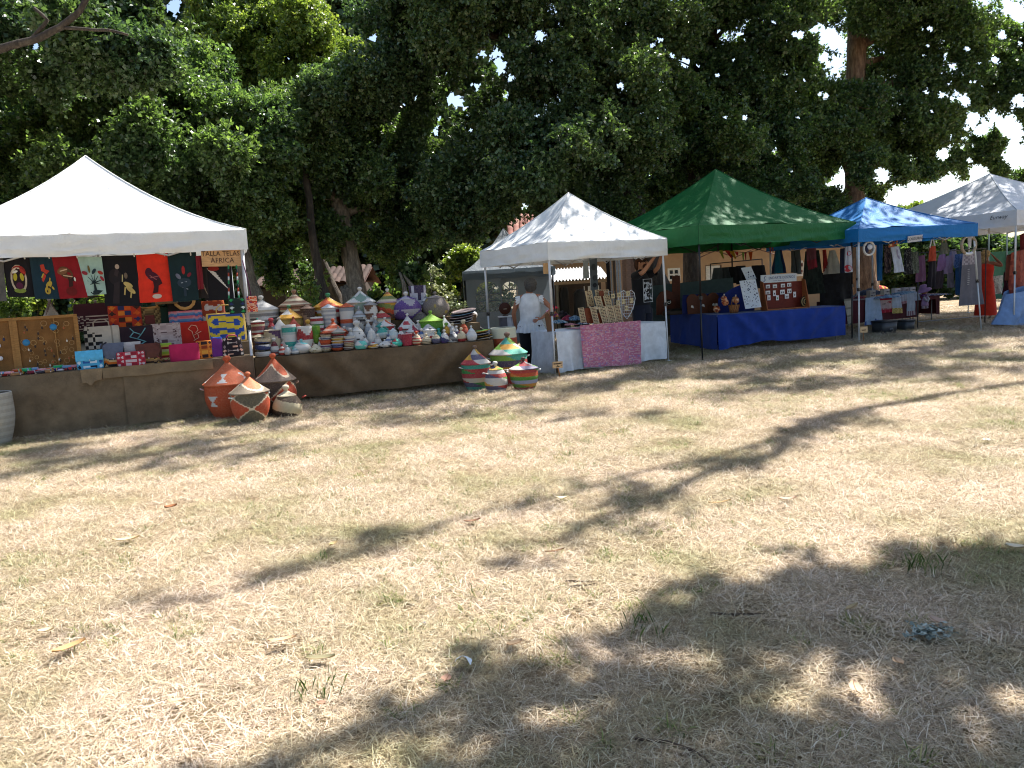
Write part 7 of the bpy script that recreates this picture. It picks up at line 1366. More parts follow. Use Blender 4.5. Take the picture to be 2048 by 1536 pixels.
for l, quad, t, c, pr, nm in (("white crocheted trousers hanging by the blue canvas strip", [(1781, 494), (1797, 492), (1807, 543), (1789, 546)], .3, '#b4bcca', [('#8a86a0', ell(.55, .3, .12, .2))], 'trousers'), ("dark striped shawl in the shade behind the white trousers", [(1768, 492), (1782, 491), (1782, 545), (1769, 547)], 1.0, mixf(['#3a2a2e', '#1e1a20', '#6a5a54'], 8, 2), (), 'shawl'),
    ("dark tunic with pale marks hanging beside the white crocheted trousers", [(1809, 497), (1822, 495), (1825, 548), (1808, 550)], .9, mixf(["#1e1e22", "#1a1a1e", "#6a6a68", "#222226"], 9, 7), (), "tunic"), ("grey green crocheted top next to the plum tunic", [(1822, 505), (1835, 503), (1838, 545), (1821, 548)], 1.1, mixf(["#5c6458", "#727a6c", "#4a5248"], 9, 9), (), "top"), ("pale lilac blouse with dark buttons hung in the back row by the hoop", [(1900, 500), (1912, 498), (1914, 530), (1897, 533)], 1.6, "#8a86a4", (), "blouse"), ("orange pinafore hung by white straps", [(1860, 493), (1871, 492), (1873, 521), (1857, 523)], .3, '#a8432c', (), 'pinafore'), ("black skirt below the orange pinafore", [(1858, 521), (1872, 520), (1873, 572), (1855, 575)], .35, '#17121a', (), 'skirt'), ("olive grey cloth pouch hung by beige straps", [(1882, 486), (1894, 485), (1897, 508), (1880, 509)], .3, '#5e6054', (), 'pouch'),
    ("plum coloured tunic at the end of the clothes rail", [(1836, 512), (1849, 510), (1852, 562), (1829, 565)], 1.3, '#6f4a66', (), 'tunic'), ("dark brown trousers on the clothes rail behind the lilac top", [(1874, 540), (1888, 538), (1886, 576), (1868, 578)], 1.3, '#3a3034', (), 'trousers'), ("lilac short sleeved top on the clothes rail", [(1878, 510), (1890, 508), (1893, 540), (1872, 543)], 1.28, '#8c6a94', (), 'top'),
    ("pale mauve blouse beside the lilac top", [(1893, 512), (1906, 510), (1906, 545), (1888, 548)], 1.25, '#9482a0', (), 'blouse'), ("grey patterned trousers under the mauve blouse", [(1894, 546), (1907, 544), (1909, 574), (1895, 576)], 1.25, '#7a7480', (), 'trousers'), ("denim blue shirt next to the long grey dress", [(1910, 509), (1926, 507), (1926, 534), (1908, 536)], 1.1, mixf(['#4a689a', '#5a78aa', '#3e5a8a'], 5, 4), (), 'shirt'), ("denim blue skirt under the denim shirt", [(1911, 536), (1926, 534), (1925, 588), (1912, 590)], 1.12, '#2f5a8a', (), 'skirt'),
    ("long grey button dress with a pale lace top hanging by the slanting leg", [(1926, 506), (1962, 502), (1968, 608), (1917, 612)], .75, lambda u, v: ('#a39a9e' if int(u * 14 + v * 40) % 3 else '#7e757c') if v < .24 and u < .62 else '#6b686e', [('#a8a4a4', ell(.28, .32 + .035 * i, .05, .008)) for i in range(9)], 'dress')):
    hung(nm, l, S5, quad, t, c, 'clothing', pr, GC6, .07, .035, seed=int(quad[0][0]) % 60, nu=16, nv=26)
for l, x, y0, y1, dx, t, c in (("white straps of the orange pinafore", 1865, 478, 495, 5, .3, '#d4d6da'), ("beige straps of the olive pouch", 1888, 472, 487, 4, .3, '#a89a7c')):
    m = MB()
    for s_ in (-1, 1): m.tube([tuple(S5.at(x + s_ * dx, y1, t)), tuple(S5.at(x + s_ * 1.5, y0, t))], .018, c, n=5, flat=.4)
    tag(m.build("strap", 'cloth', None), l, 'strap')
a, b_ = S5.at(1836, 506, 1.3), S5.at(1972, 497, 1.3); m = MB(); m.tube([tuple(a), tuple(b_)], .014, '#3a3c40', n=6); m.tube([(a.x, a.y, 0), tuple(a)], .014, '#3a3c40', n=6); m.tube([(b_.x, b_.y, 0), tuple(b_)], .014, '#3a3c40', n=6); m.tube([(a.x, a.y, .2), (b_.x, b_.y, .2)], .012, '#8a8a8c', n=6); tag(m.build("clothes_rail", 'metal', None), "dark metal clothes rail at the back of the blue tent", 'rail')
# towels over the front of the dark red cloth
GT5 = "small towels hanging over the dark red cloth"
for l, quad, c, pr in (("long cream knitted scarf hanging by the green tent pole", [(1688, 598), (1703, 597), (1705, 648), (1697, 652)], lambda u, v: '#a8a498' if int(v * 13) % 4 else '#7e7a70', ()), ("pale blue towel with a blue flowered hem, largest on the table", [(1731, 596), (1759, 593), (1766, 646), (1729, 651)], lambda u, v: '#9fb4d2' if v < .86 or int(u * 9) % 3 else '#3a5aa0', [('#2c4a94', ell(.42, .9, .12, .04)), ('#2c4a94', ell(.6, .84, .06, .05))]),
    ("red towel with white stitched band and toothed edge", [(1759, 591), (1784, 589), (1784, 624), (1762, 626)], lambda u, v: '#a0243a' if v < .3 or v > .82 or (v > .74 and int(u * 22) % 2) else '#b8a2a6', [('#a0243a', ell(.75, .42, .18, .06)), ('#3a3a44', ell(.3, .5, .16, .03))]), ("white towel with a yellow checked end", [(1784, 590), (1800, 588), (1806, 626), (1784, 627)], lambda u, v: '#aab8cc' if v < .72 else ('#b09a3c' if (int(u * 7) + int(v * 30)) % 2 else '#c8b880'), ()),
    ("short greyish towel with a pink hem between two white ones", [(1801, 590), (1814, 588), (1814, 606), (1803, 609)], lambda u, v: '#a4a8b8' if v < .7 else '#a07884', ()), ("white hand towel with a mauve patterned hem, nearest the doll", [(1814, 588), (1829, 586), (1831, 630), (1814, 632)], lambda u, v: '#a8b4c8' if v < .8 else ('#7a5a6a' if int(u * 9) % 2 else '#b0a8b0'), ()), ("white cloth gathered by the doll's hand", [(1815, 587), (1836, 584), (1842, 600), (1814, 603)], '#a4b0c4', ())):
    hung("towel", l, P5, quad, -.06, c, 'towel', pr, GT5, .015, .02, seed=int(quad[0][0]) % 40, nu=24, nv=28)
for x, y, w, d, h, c, l in ((1742, 582, 42, .3, .16, ['#1e2f4a', '#263a58', '#1a2840'], "folded dark denim jacket on the dark red cloth"), (1775, 588, 60, .2, .06, ['#6a8fb0', '#4a6f98', '#9ab4c8'], "faded blue jeans spread along the table front"), (1812, 582, 50, .26, .1, ['#5a86a8', '#7aa0bc', '#3e6488'], "light blue denim skirt folded beside the doll"), (1760, 570, 30, .2, .12, ['#8a1c1c', '#b83024', '#c8a03c'], "red and yellow woollen caps behind the denim jacket"), (1722, 589, 16, .16, .06, ['#a02030', '#1e2440'], "red and navy cloth at the blue tent leg"), (1700, 588, 22, .2, .09, ['#4a4a4c', '#8a8a8c', '#2a2a2c'], "grey trinkets heaped by the green tent pole"), (1880, 582, 40, .2, .03, ['#2a3a6a', '#c8ccd8', '#3a5a9a'], "blue and white papers on the shaded second table")):
    P = G(x, y + 8, .775); w *= MPP(P); m = MB(); f = mixf(c, 4, 3, x)
    m.grid(lambda u, v: (w * (u - .5), (v - .5) * d * 2, h * (math.sin(math.pi * u) * math.sin(math.pi * v)) ** .45 * (1 + .35 * fbm(u * 4, v * 3, x)) + .004), 20, 10, f); tag(m.build("folded_clothes", 'cloth', None, P + Vector((0, .1, 0)), S5.a), l, 'clothing', "folded clothes on the dark red cloth")
for i, (x, y, c, l) in enumerate(((1792, 566, '#c8c4c8', "small white box of brooches behind the jeans"), (1808, 563, '#9a9aa4', "grey rack of small bottles behind the jeans"), (1822, 563, '#b8b8c0', "rack of pale badges beside the grey bottles"), (1770, 562, '#d0c8c0', "white box with a violet band"), (1742, 560, '#b4aca4', "beige box near the blue canvas strip"))):
    P = P5.sz(x, y + 8, .6); mp = MPP(P5.at(x, y, .6)); m = MB(); m.box(0, 0, 7 * mp, 15 * mp, .12, 14 * mp, c)
    for k in range(6): m.box((-5 + 2 * k) * mp, -.063, (4 + 5 * (k % 2)) * mp, 1.4 * mp, .012, 2.2 * mp, ['#3a2a4a', '#5a5a60', '#2a2a2a'][k % 3])
    tag(m.build("trinket_box", 'paper', None, P5.W(P[0], .6, .775), P5.a), l, 'box', "small boxes at the back of the dark red table")
# rag doll with a lilac hat
P = P5.sz(1848, 618, -.1); mp = MPP(P5.at(1848, 590, -.1)); T = thing("rag_doll", "rag doll in a lilac dress and wide lilac hat hanging at the table end", 'doll', P5.W(P[0], -.1, P[1]), P5.a); z = lambda py: (618 - py) * mp
m = MB(); m.lathe([(9 * mp, z(612)), (8.5 * mp, z(606)), (6 * mp, z(598)), (4.2 * mp, z(592)), (3 * mp, z(590))], 18, '#a58ab4', off=(2 * mp, 0, 0), sy=.6); m.build("dress", 'cloth', T)
m = MB(); m.ball((0, 0, z(581)), 8 * mp, '#9a6a4a', 14, 10, (1, .8, 1)); m.build("head", 'cloth', T); m = MB(); m.lathe([(14 * mp, -1 * mp), (13.5 * mp, 0), (9 * mp, 2.5 * mp), (8.6 * mp, 5 * mp), (6 * mp, 10 * mp), (.5 * mp, 12 * mp)], 22, '#9c7aa6'); m.T = None; m.v = [tuple(Matrix.Rotation(-.35, 3, 'Y') @ Vector(v)) for v in m.v]; m.v = [(x, y, zz + z(580)) for x, y, zz in m.v]; m.build("hat", 'cloth', T)
m = MB(); m.lathe([(7 * mp, z(593)), (8 * mp, z(590)), (3 * mp, z(587))], 16, '#5a2a6a', sy=.7); m.build("collar", 'cloth', T)
for sx in (-1, 1): m = MB(); m.tube([(sx * 4 * mp + 2 * mp, 0, z(608)), (sx * 5.5 * mp + 2 * mp, -.01, z(617))], [2.6 * mp, 3 * mp], '#b0a4b8', n=8); m.build("leg", 'cloth', T); m = MB(); m.tube([(sx * 4 * mp + 1 * mp, -.02, z(592)), (sx * 6 * mp + 2 * mp, -.06, z(598)), (2 * mp, -.08, z(603))], [2 * mp, 2 * mp, 2.2 * mp], '#b8bccc', n=8); m.build("arm", 'cloth', T)
# crates
for x, yb, w, h, l, mk in ((1777, 668, 46, 24, "dark grey plastic crate with a pale mark under the clothes table", True), (1817, 663, 30, 20, "second dark plastic crate in the shade under the clothes table", False)):
    P = G(x, yb); mp = MPP(P); T = thing("crate", l, 'crate', P + Vector((0, .2, 0)), P5.a, "crates under the clothes table"); m = MB(); loft(m, [(0, w * mp / 2 * .94, .17, 0), (h * mp, w * mp / 2, .19, 0)], '#3a3d42', n=32, e=.25); m.build("body", 'plastic', T); m = MB(); loft(m, [(h * mp, w * mp / 2 * 1.03, .2, 0), (h * mp + .03, w * mp / 2 * 1.03, .2, 0)], '#2f3236', n=32, e=.25); m.build("lid", 'plastic', T)
    if mk:
        m = MB(); m.tube([(0, -.196, .1), (.03, -.196, .13), (.06, -.196, .1), (.03, -.196, .08)], .006, '#8a9098', n=4, closed=True); m.tube([(-.05, -.196, .08), (-.01, -.196, .13)], .006, '#8a9098', n=4); m.tube([(-.05, -.196, .11), (-.02, -.196, .12)], .006, '#8a9098', n=4); m.build("mark", 'paper', T)
# ================================================================ STALL UNDER THE GREYISH WHITE TENT
hung("light_blue_cloth", "light blue cloth falling to the grass at the edge of the picture", S6, [(2014, 588), (2064, 570), (2066, 652), (1988, 649)], .25, '#7f9cc8', 'tablecloth', (), None, .5, .09, seed=8, nu=24)
for l, quad, t, c, nm in (("rust orange dress hanging behind the white tent leg", [(2022, 506), (2050, 498), (2056, 582), (2016, 588)], .5, mixf(['#8a4030', '#7a3428', '#9a4c38'], 4, 2), 'dress'), ("rust coloured shawl with fringed sleeve beside the rust dress", [(2014, 512), (2022, 508), (2026, 575), (2012, 560)], .6, '#7e4434', 'shawl'), ("dark wine red skirt below the rust shawl", [(2008, 545), (2022, 542), (2022, 588), (2006, 590)], .8, '#4a1c26', 'skirt'), ("white spotted cloth hanging from the table behind the woman in red", [(1984, 553), (2006, 550), (2005, 586), (1988, 589)], 2.2, mixf(['#a0a6a4', '#b4b8b4', '#8a9090'], 7, 7), 'cloth'), ("dark red dress with a pale clip at the edge of the picture", [(2040, 470), (2062, 462), (2066, 560), (2046, 566)], 1.2, '#5a1c20', 'dress')):
    hung(nm, l, S6, quad, t, c, 'clothing', (), "clothes under the greyish white tent", .08, .05, seed=int(quad[0][0]) % 50, nu=16, nv=20)
TXY = min((abs(PROJ(S6.W(-.1, q / 20, 2.5))[0] - 1996), q / 20) for q in range(0, 80))[1]
T = bpy.data.objects.get(t6.name); tx = MPP(S6.at(2000, 440)); o = text("Eurway", 11 * tx, T, (-.10, TXY, 2.50), (RA(90), 0, RA(-90)), '#23252a', shear=.3, sx=1.1)
# ================================================================ BUILDINGS AND THINGS BEHIND THE STALLS
def zrange(px, py, Y): return AT(px, py, Y).z
def tiles(mb_or_T, name, x0, x1, zr, y0, z0, y1, z1, pitch, col, kind='tile', maxn=300):
    """curved roof tiles, each its own part, on the slope from the eave (y0, z0) to the ridge (y1, z1)"""
    L = math.hypot(y1 - y0, z1 - z0); rows = int(L / .38); cols_ = int((x1 - x0) / pitch); sl = math.atan2(z1 - z0, y1 - y0)
    m = MB(); R_ = pitch * .52
    for j in range(2):
        for k in range(6):
            pass
    vs = []; 
    for v in (0, 1):
        for k in range(7): a = math.pi * k / 6; vs.append((R_ * math.cos(a) * (1 - .12 * v), .42 * v, R_ * .62 * math.sin(a)))
    m.add(vs, [(k, k + 1, k + 8, k + 7) for k in range(6)], col[0], True); m.add([vs[k] for k in range(7)], [tuple(range(7))[::-1]], '#3a2018')
    meshes = [m.mesh(name, kind)]
    for c in col[1:]:
        m2 = MB(); m2.v, m2.f, m2.s = m.v, m.f, m.s; m2.c = [K(c)] * (len(m.f) - 1) + [K('#3a2018')]; meshes.append(m2.mesh(name, kind))
    n = 0; rest = MB()
    for j in range(rows):
        for i in range(cols_):
            q = j / rows; loc = (x0 + (i + .5) * pitch, lerp(y0, y1, q), lerp(z0, z1, q) + .01 * fbm(i * .7, j * .9))
            if n < maxn:
                o = bpy.data.objects.new(name, meshes[(i * 7 + j * 13 + i * j) % len(meshes)]); COL.objects.link(o); o.parent = mb_or_T; o.location = loc; o.rotation_euler = (sl + .05, 0, 0); n += 1
            else:
                R = Matrix.Translation(loc) @ Matrix.Rotation(sl + .05, 4, 'X'); rest.T = R; rest.add(m.v, m.f, [K(col[(i * 7 + j * 13 + i * j) % len(col)])] * (len(m.f) - 1) + [K('#3a2018')], True)
    if rest.v: o = rest.build(name, kind, mb_or_T); o['kind'] = 'stuff'
HY = 31.0
X0, X1 = AT(1036, 560, HY).x, AT(1760, 520, HY).x; ZE = 3.0
HT = thing("house", "low house with a tan plastered wall and a red tiled roof behind the middle stalls", 'house', (X0, HY, 0)); w = X1 - X0
def hx(px, py): P = AT(px, py, HY); return P.x - X0, P.z
ops = []
wx0, wz1 = hx(1335, 537); wx1, wz0 = hx(1361, 561); ops.append((wx0, wx1, wz0, wz1))
dx0, dz1 = hx(1413, 531); dx1, _ = hx(1424, 560); ops.append((dx0 - .05, dx1 + .4, 0.02, dz1))
vx0, vz1 = hx(1590, 522); vx1, vz0 = hx(1606, 552); ops.append((vx0, vx1, vz0, vz1))
ops.sort(); m = MB(); x = 0
for a, b_, c, d in ops:
    m.box((x + a) / 2, .15, ZE / 2, a - x, .3, ZE, '#b5977a'); m.box((a + b_) / 2, .15, c / 2, b_ - a, .3, c, '#b5977a') if c > .05 else None; m.box((a + b_) / 2, .15, (d + ZE) / 2, b_ - a, .3, ZE - d, '#b5977a'); x = b_
m.box((x + w) / 2, .15, ZE / 2, w - x, .3, ZE, '#b5977a'); m.build("wall", 'plaster', HT)
m = MB(); m.box(0.15, 4.0, ZE / 2, .3, 7.4, ZE, '#b5977a'); m.box(w - .15, 4.0, ZE / 2, .3, 7.4, ZE, '#b5977a'); m.box(w / 2, 7.85, ZE / 2, w, .3, ZE, '#b5977a'); m.build("wall", 'plaster', HT)
for i, (a, b_, c, d) in enumerate(ops):
    if c < .1:
        dm = MB(); dm.box((a + b_) / 2, .1, d / 2, b_ - a - .08, .05, d - .04, '#dfe1e0'); dr = dm.build("door", 'wood', HT); q = MB(); q.box(b_ - .14, .05, 1.0, .05, .06, .16, '#55504a'); q.build("handle", 'metal', dr)
    else:
        fm = MB(); cx, cz, ww, hh = (a + b_) / 2, (c + d) / 2, b_ - a, d - c
        for bx in ((cx, .05, d - .04, ww, .1, .08), (cx, .05, c + .04, ww, .1, .08), (a + .04, .05, cz, .08, .1, hh - .16), (b_ - .04, .05, cz, .08, .1, hh - .16), (cx, .05, cz, .06, .08, hh - .16), (cx, .052, cz, ww - .16, .07, .06)): fm.box(*bx, '#e6e6e4')
        fr = fm.build("window", 'wood', HT)
        for sx in (-1, 1):
            for sz in (-1, 1): g = MB(); g.box(cx + sx * ww / 4, .09, cz + sz * hh / 4, ww / 2 - .1, .01, hh / 2 - .1, '#1a1e26'); g.build("pane", 'glass', fr)
m = MB(); m.prism([(0, 0), (8.4, 0), (4.2, 1.78)], 0, .28, '#b5977a'); m.v = [(y, x - .2, z + ZE) for x, y, z in m.v]; m.build("gable", 'plaster', HT)
rm = MB(); rm.add([(-.3, -.5, ZE - .08), (w + .3, -.5, ZE - .08), (w + .3, 4, ZE + 1.67), (-.3, 4, ZE + 1.67), (-.3, 8.5, ZE - .08), (w + .3, 8.5, ZE - .08)], [(0, 1, 2, 3), (3, 2, 5, 4)], '#6a3a2c'); rf = rm.build("roof", 'tile', HT)
tiles(rf, "roof_tile", -.3, w + .3, 0, -.5, ZE - .03, 3.95, ZE + 1.7, .26, ['#74463a', '#7d5044', '#683c30', '#865e50'])
m = MB(); m.box(w / 2, -.42, ZE - .12, w + .5, .1, .1, '#6a5040'); m.build("eave_board", 'wood', HT)
# lean-to with a white corrugated roof
LY = 27.5; a = AT(1104, 562, LY); b_ = AT(1216, 553, LY); T = thing("shed", "open shed with a white corrugated roof in front of the tan wall", 'shed', (a.x, LY, 0)); w = b_.x - a.x; z0 = a.z; z1 = AT(1150, 536, LY + 2.3).z
m = MB(); m.grid(lambda u, v: (u * w, v * 2.3 - .2, lerp(z0, z1, v) + .035 * math.sin(u * 6.283 * 17)), 136, 3, '#d3d4d2'); m.build("roof", 'metal', T)
m = MB(); m.box(w / 2, 2.2, z0 / 2, w, .1, z0, '#3a302a'); m.build("back_wall", 'wood', T); m = MB(); m.box(w / 2, -.12, z0 - .1, w, .08, .1, '#8a7a66'); m.build("beam", 'wood', T)
for x in (.06, w * .6, w - .06): m = MB(); m.box(x, -.1, (z0 - .15) / 2, .1, .1, z0 - .15, '#3a3028'); m.build("post", 'wood', T)
m = MB(); m.box(w * .75, 1.0, z0 * .6, w * .28, .05, z0 * .5, '#c8d0d6'); m.build("side_sheet", 'plastic', T)
for i, (x, y, wd, h, c, l) in enumerate(((1128, 600, 20, 26, '#1e2226', "dark covered machine inside the open shed"), (1112, 600, 14, 34, '#7a7a72', "pale grey sack inside the open shed"), (1160, 600, 26, 22, '#2a3036', "dark blue trestle inside the open shed"))):
    P = AT(x, y, LY + .9); mp = MPP(P); m = MB(); loft(m, [(0, wd * mp / 2, .3, 0), (P.z + h * mp * .6, wd * mp / 2 * .95, .28, 0), (P.z + h * mp, wd * mp / 2 * .5, .16, .03)], c, n=20); ripple(m, .05, 3); tag(m.build("covered_goods", 'cloth', None, (P.x, P.y, 0)), l, 'goods', "goods inside the open shed")
# wooden planks and white poles standing behind the small white tent
for i, (x, wpx, c, l) in enumerate(((1217, 7, '#2a201c', "dark post between the shed and the white poles"), (1224, 3, '#d0d2d2', "thin white pole next to the dark post"), (1229, 5, '#6a5a4c', "brown plank between two white poles"), (1236, 4, '#d4d6d6', "white pole in the middle of the bundle"), (1241, 4, '#dcdedd', "white pole nearest the pink boards"), (1249, 8, '#b08a70', "pinkish board beside the white poles"), (1258, 9, '#b8927a', "pinkish board behind the man's back"), (1267, 9, '#a88068', "pinkish board half hidden by the man"))):
    P = AT(x, 560, 22.5); mp = MPP(P); m = MB(); h = 2.75 + .05 * (i % 3)
    if wpx <= 4: m.tube([(0, 0, 0), (-.02, 0, h)], wpx * mp / 2, c, n=8)
    else: m.box(0, 0, h / 2, wpx * mp, .04, h, c)
    tag(m.build("post" if i == 0 else ("pole" if wpx <= 4 else "plank"), 'wood', None, (P.x, P.y + .03 * (i % 2), 0)), l, 'pole' if wpx <= 4 else 'plank', "poles and boards stacked upright behind the white tent")
hung("banner", "narrow grey hanging with dark rings behind the earring cards", S3, [(1179, 519), (1194, 517), (1198, 612), (1184, 613)], 1.6, '#5a6468', 'banner', [('#3c4448', ell(.45, .17, .3, .07)), ('#3c4448', ell(.55, .4, .3, .06)), ('#2a3034', ell(.5, .55, .3, .05))], None, .01, .01, pname='ring_print')
hung("pendant_cloth", "grey pointed cloth hanging beside the narrow banner", S3, [(1166, 522), (1176, 521), (1179, 556), (1166, 558)], 1.5, '#8a9290', 'cloth', (), None, .01, .01)
# grey tent with arched windows
GY_ = 22.0; A = AT(930, 545, GY_); B = AT(1106, 535, GY_); wl = B.x - A.x; zt = A.z + .02; zb_ = .02
GT_ = thing("party_tent", "grey walled tent with clear arched windows behind the woman", 'tent', (A.x, GY_, 0), .06); GC = '#7d8890'
def gwall(x0, x1, win, nm='wall_panel', yy=0.0):
    m = MB(); h = zt
    if win:
        a, b_, c, d = win; r_ = (b_ - a) / 2; cx = (a + b_) / 2; n = 14
        m.add([(x0, yy, 0), (a, yy, 0), (a, yy, h), (x0, yy, h)], [(0, 1, 2, 3)], GC); m.add([(b_, yy, 0), (x1, yy, 0), (x1, yy, h), (b_, yy, h)], [(0, 1, 2, 3)], GC); m.add([(a, yy, 0), (b_, yy, 0), (b_, yy, c), (a, yy, c)], [(0, 1, 2, 3)], GC)
        for i in range(n):
            q0, q1 = math.pi * (1 - i / n), math.pi * (1 - (i + 1) / n); p0 = (cx + r_ * math.cos(q0), d - r_ + r_ * math.sin(q0)); p1 = (cx + r_ * math.cos(q1), d - r_ + r_ * math.sin(q1)); m.add([(p0[0], yy, p0[1]), (p1[0], yy, p1[1]), (p1[0], yy, h), (p0[0], yy, h)], [(0, 1, 2, 3)], GC)
        o = m.build(nm, 'canvas', GT_); g = MB(); pts = [(a, c), (b_, c)] + [(cx + r_ * math.cos(math.pi * i / n), d - r_ + r_ * math.sin(math.pi * i / n)) for i in range(n + 1)]
        g.add([(x, yy + .006, z) for x, z in pts], [tuple(range(len(pts)))], '#c8d4d8'); g.build("window_sheet", 'clear', o); bm = MB()
        for p, q in (((cx, c), (cx, d)), ((a, lerp(c, d, .36)), (b_, lerp(c, d, .36))), ((a, d - r_), (b_, d - r_)), ((cx, d - r_), (cx + r_ * .7, d - r_ + r_ * .7)), ((cx, d - r_), (cx - r_ * .7, d - r_ + r_ * .7))): bm.tube([(p[0], yy - .008, p[1]), (q[0], yy - .008, q[1])], .014, '#8a959c', n=4)
        bm.build("glazing_bar", 'canvas', o)
    else: m.grid(lambda u, v: (lerp(x0, x1, u), yy + .02 * fbm(u * 5, v * 3), v * h), 10, 10, GC); m.build(nm, 'canvas', GT_)
gx = lambda px, py=590: AT(px, py, GY_).x - A.x
gz = lambda px, py: AT(px, py, GY_).z
gwall(0, gx(1003), (gx(951), gx(1001), gz(975, 624), gz(975, 563))); gwall(gx(1003) + .01, gx(1056), (gx(1005), gx(1038), gz(1020, 618), gz(1020, 563)), yy=.25); gwall(gx(1056), gx(1106), None, yy=.25)
m = MB()
for i, (e0, e1) in enumerate((((-.05, -.05), (wl + .05, -.05)), ((wl + .05, -.05), (wl + .05, 2.9)), ((wl + .05, 2.9), (-.05, 2.9)), ((-.05, 2.9), (-.05, -.05)))):
    m.grid(lambda u, v, e0=e0, e1=e1: (lerp(lerp(e0[0], e1[0], u), wl / 2, v), lerp(lerp(e0[1], e1[1], u), 1.4, v), zt + 1.25 * (.55 * v + .45 * v * v) - .06 * math.sin(math.pi * u) * (1 - v) + .02 * fbm(u * 6, v * 4, i)), 14, 8, '#4d5963')  # darker than the walls: the roof's shade is put into its colour
m.build("canopy", 'canvas', GT_); m = MB()
for e0, e1 in (((-.07, -.07), (wl + .07, -.07)), ((-.07, 2.9), (-.07, -.07))): m.grid(lambda u, v: (lerp(e0[0], e1[0], u), lerp(e0[1], e1[1], u) - .02 * fbm(u * 7, v), zt + .01 - .26 * v + .02 * math.sin(u * 20) * v), 24, 4, '#66737d')
m.build("valance", 'canvas', GT_)
m = MB(); m.grid(lambda u, v: (-.06 + .01 * fbm(u * 4, v), u * 2.8, v * zt), 8, 6, GC); m.build("wall_panel", 'canvas', GT_)
for x, y in ((0, 0.05), (wl, .05), (0, 2.8), (wl, 2.8)): m = MB(); m.tube([(x, y, 0), (x, y, zt)], .025, '#2a2e34', n=6); m.build("post", 'metal', GT_)
# white awning and frame far behind the green tent
A = AT(1390, 505, 25.5); B = AT(1553, 494, 25.5); T = thing("awning", "white awning on a thin brown frame behind the bunting", 'awning', (A.x, 25.5, 0)); w = B.x - A.x; z = AT(1470, 499, 25.5).z; zt2 = AT(1470, 488, 25.5).z
m = MB(); m.grid(lambda u, v: (u * w, 2.6 * v, lerp(zt2, zt2 + .5, v)), 8, 3, '#e2e2de'); m.build("canopy", 'canvas', T); m = MB(); m.grid(lambda u, v: (u * w, -.01, lerp(zt2, z, v) + .015 * math.sin(u * 30) * v), 40, 2, '#e2e2de'); m.build("valance", 'canvas', T)
for i in range(4):
    m = MB(); m.tube([(w * i / 4, .05, z if i % 2 else z - .25), (w * (i + 1) / 4, .05, z - .25 if i % 2 else z)], .018, '#6a4a3c', n=4); m.build("truss_bar", 'metal', T)
for x in (.03, w - .03): m = MB(); m.tube([(x, 0, 0), (x, 0, zt2)], .025, '#c0c2c2', n=6); m.build("leg", 'metal', T)
# pictures on the house wall
for x, y, wd, h, c, l in ((1600, 536, 11, 22, '#cfc6ba', "pale poster with two brown pictures on the tan wall behind the teal skirt"),):
    P = AT(x, y, HY - .06); mp = MPP(P); m = MB(); m.box(0, 0, 0, wd * mp * 1.5, .02, h * mp, c); m.box(.03, -.014, .12, wd * mp * .7, .008, h * mp * .3, '#5a2c28'); m.box(.03, -.014, -.12, wd * mp * .6, .008, h * mp * .2, '#8a5040'); tag(m.build("wall_poster", 'paper', None, P), l, 'poster')
# little hut with a brown tiled roof between the trunks on the far side
P = AT(640, 590, 25); T = thing("hut", "little dark hut with a brown tiled roof behind the basket table", 'hut', (P.x - 1.9, 25, 0)); zE = AT(640, 568, 25).z; zR = AT(620, 541, 26.3).z
m = MB(); m.box(1.6, 1.5, zE / 2, 3.2, 2.6, zE, '#4a4038'); m.build("wall", 'plaster', T); m = MB(); m.add([(-.2, -.2, zE - .05), (3.4, -.2, zE - .05), (3.4, 1.5, zR), (-.2, 1.5, zR), (-.2, 3.1, zE - .05), (3.4, 3.1, zE - .05)], [(0, 1, 2, 3), (3, 2, 5, 4)], '#4a2e26'); rf = m.build("roof", 'tile', T)
tiles(rf, "roof_tile", -.2, 3.4, 0, -.22, zE, 1.45, zR + .03, .2, ['#46362f', '#503e36', '#3e2e27'])
m = MB(); m.box(2.2, .16, zE * .4, .8, .06, zE * .8, '#2a221c'); dr = m.build("door", 'wood', T); m = MB(); m.box(2.5, .11, zE * .4, .05, .05, .12, '#8a8a86'); m.build("handle", 'metal', dr)
# red motorbike by the hedge
P = G(912, 640); P = Vector((AT(908, 600, 20.5).x, 20.5, 0)); T = thing("motorbike", "small red motorbike parked between the round pots and the grey tent", 'motorbike', P, .5)
for x in (-.6, .6):
    m = MB(); m.tube([(x + .27 * math.cos(a), 0, .3 + .27 * math.sin(a)) for a in [i * .3927 for i in range(16)]], .05, '#17171a', n=8, closed=True); wh = m.build("wheel", 'leather', T); m = MB(); m.tube([(x + .2 * math.cos(a), 0, .3 + .2 * math.sin(a)) for a in [i * .3927 for i in range(16)]], .018, '#9a9aa0', n=6, closed=True); m.build("rim", 'metal', wh)
m = MB(); m.tube([(-.6, 0, .3), (-.25, 0, .62), (.25, 0, .62), (.6, 0, .3)], .04, '#2a2a2e', n=6); m.box(0, 0, .42, .4, .22, .3, '#3a3a3e'); m.build("frame", 'metal', T); m = MB(); m.ball((.12, 0, .78), .2, '#a8202c', 12, 8, (1.4, .7, .7)); m.build("fuel_tank", 'plastic', T); m = MB(); m.box(-.35, 0, .78, .55, .22, .09, '#1c1a1c'); m.build("saddle", 'leather', T)
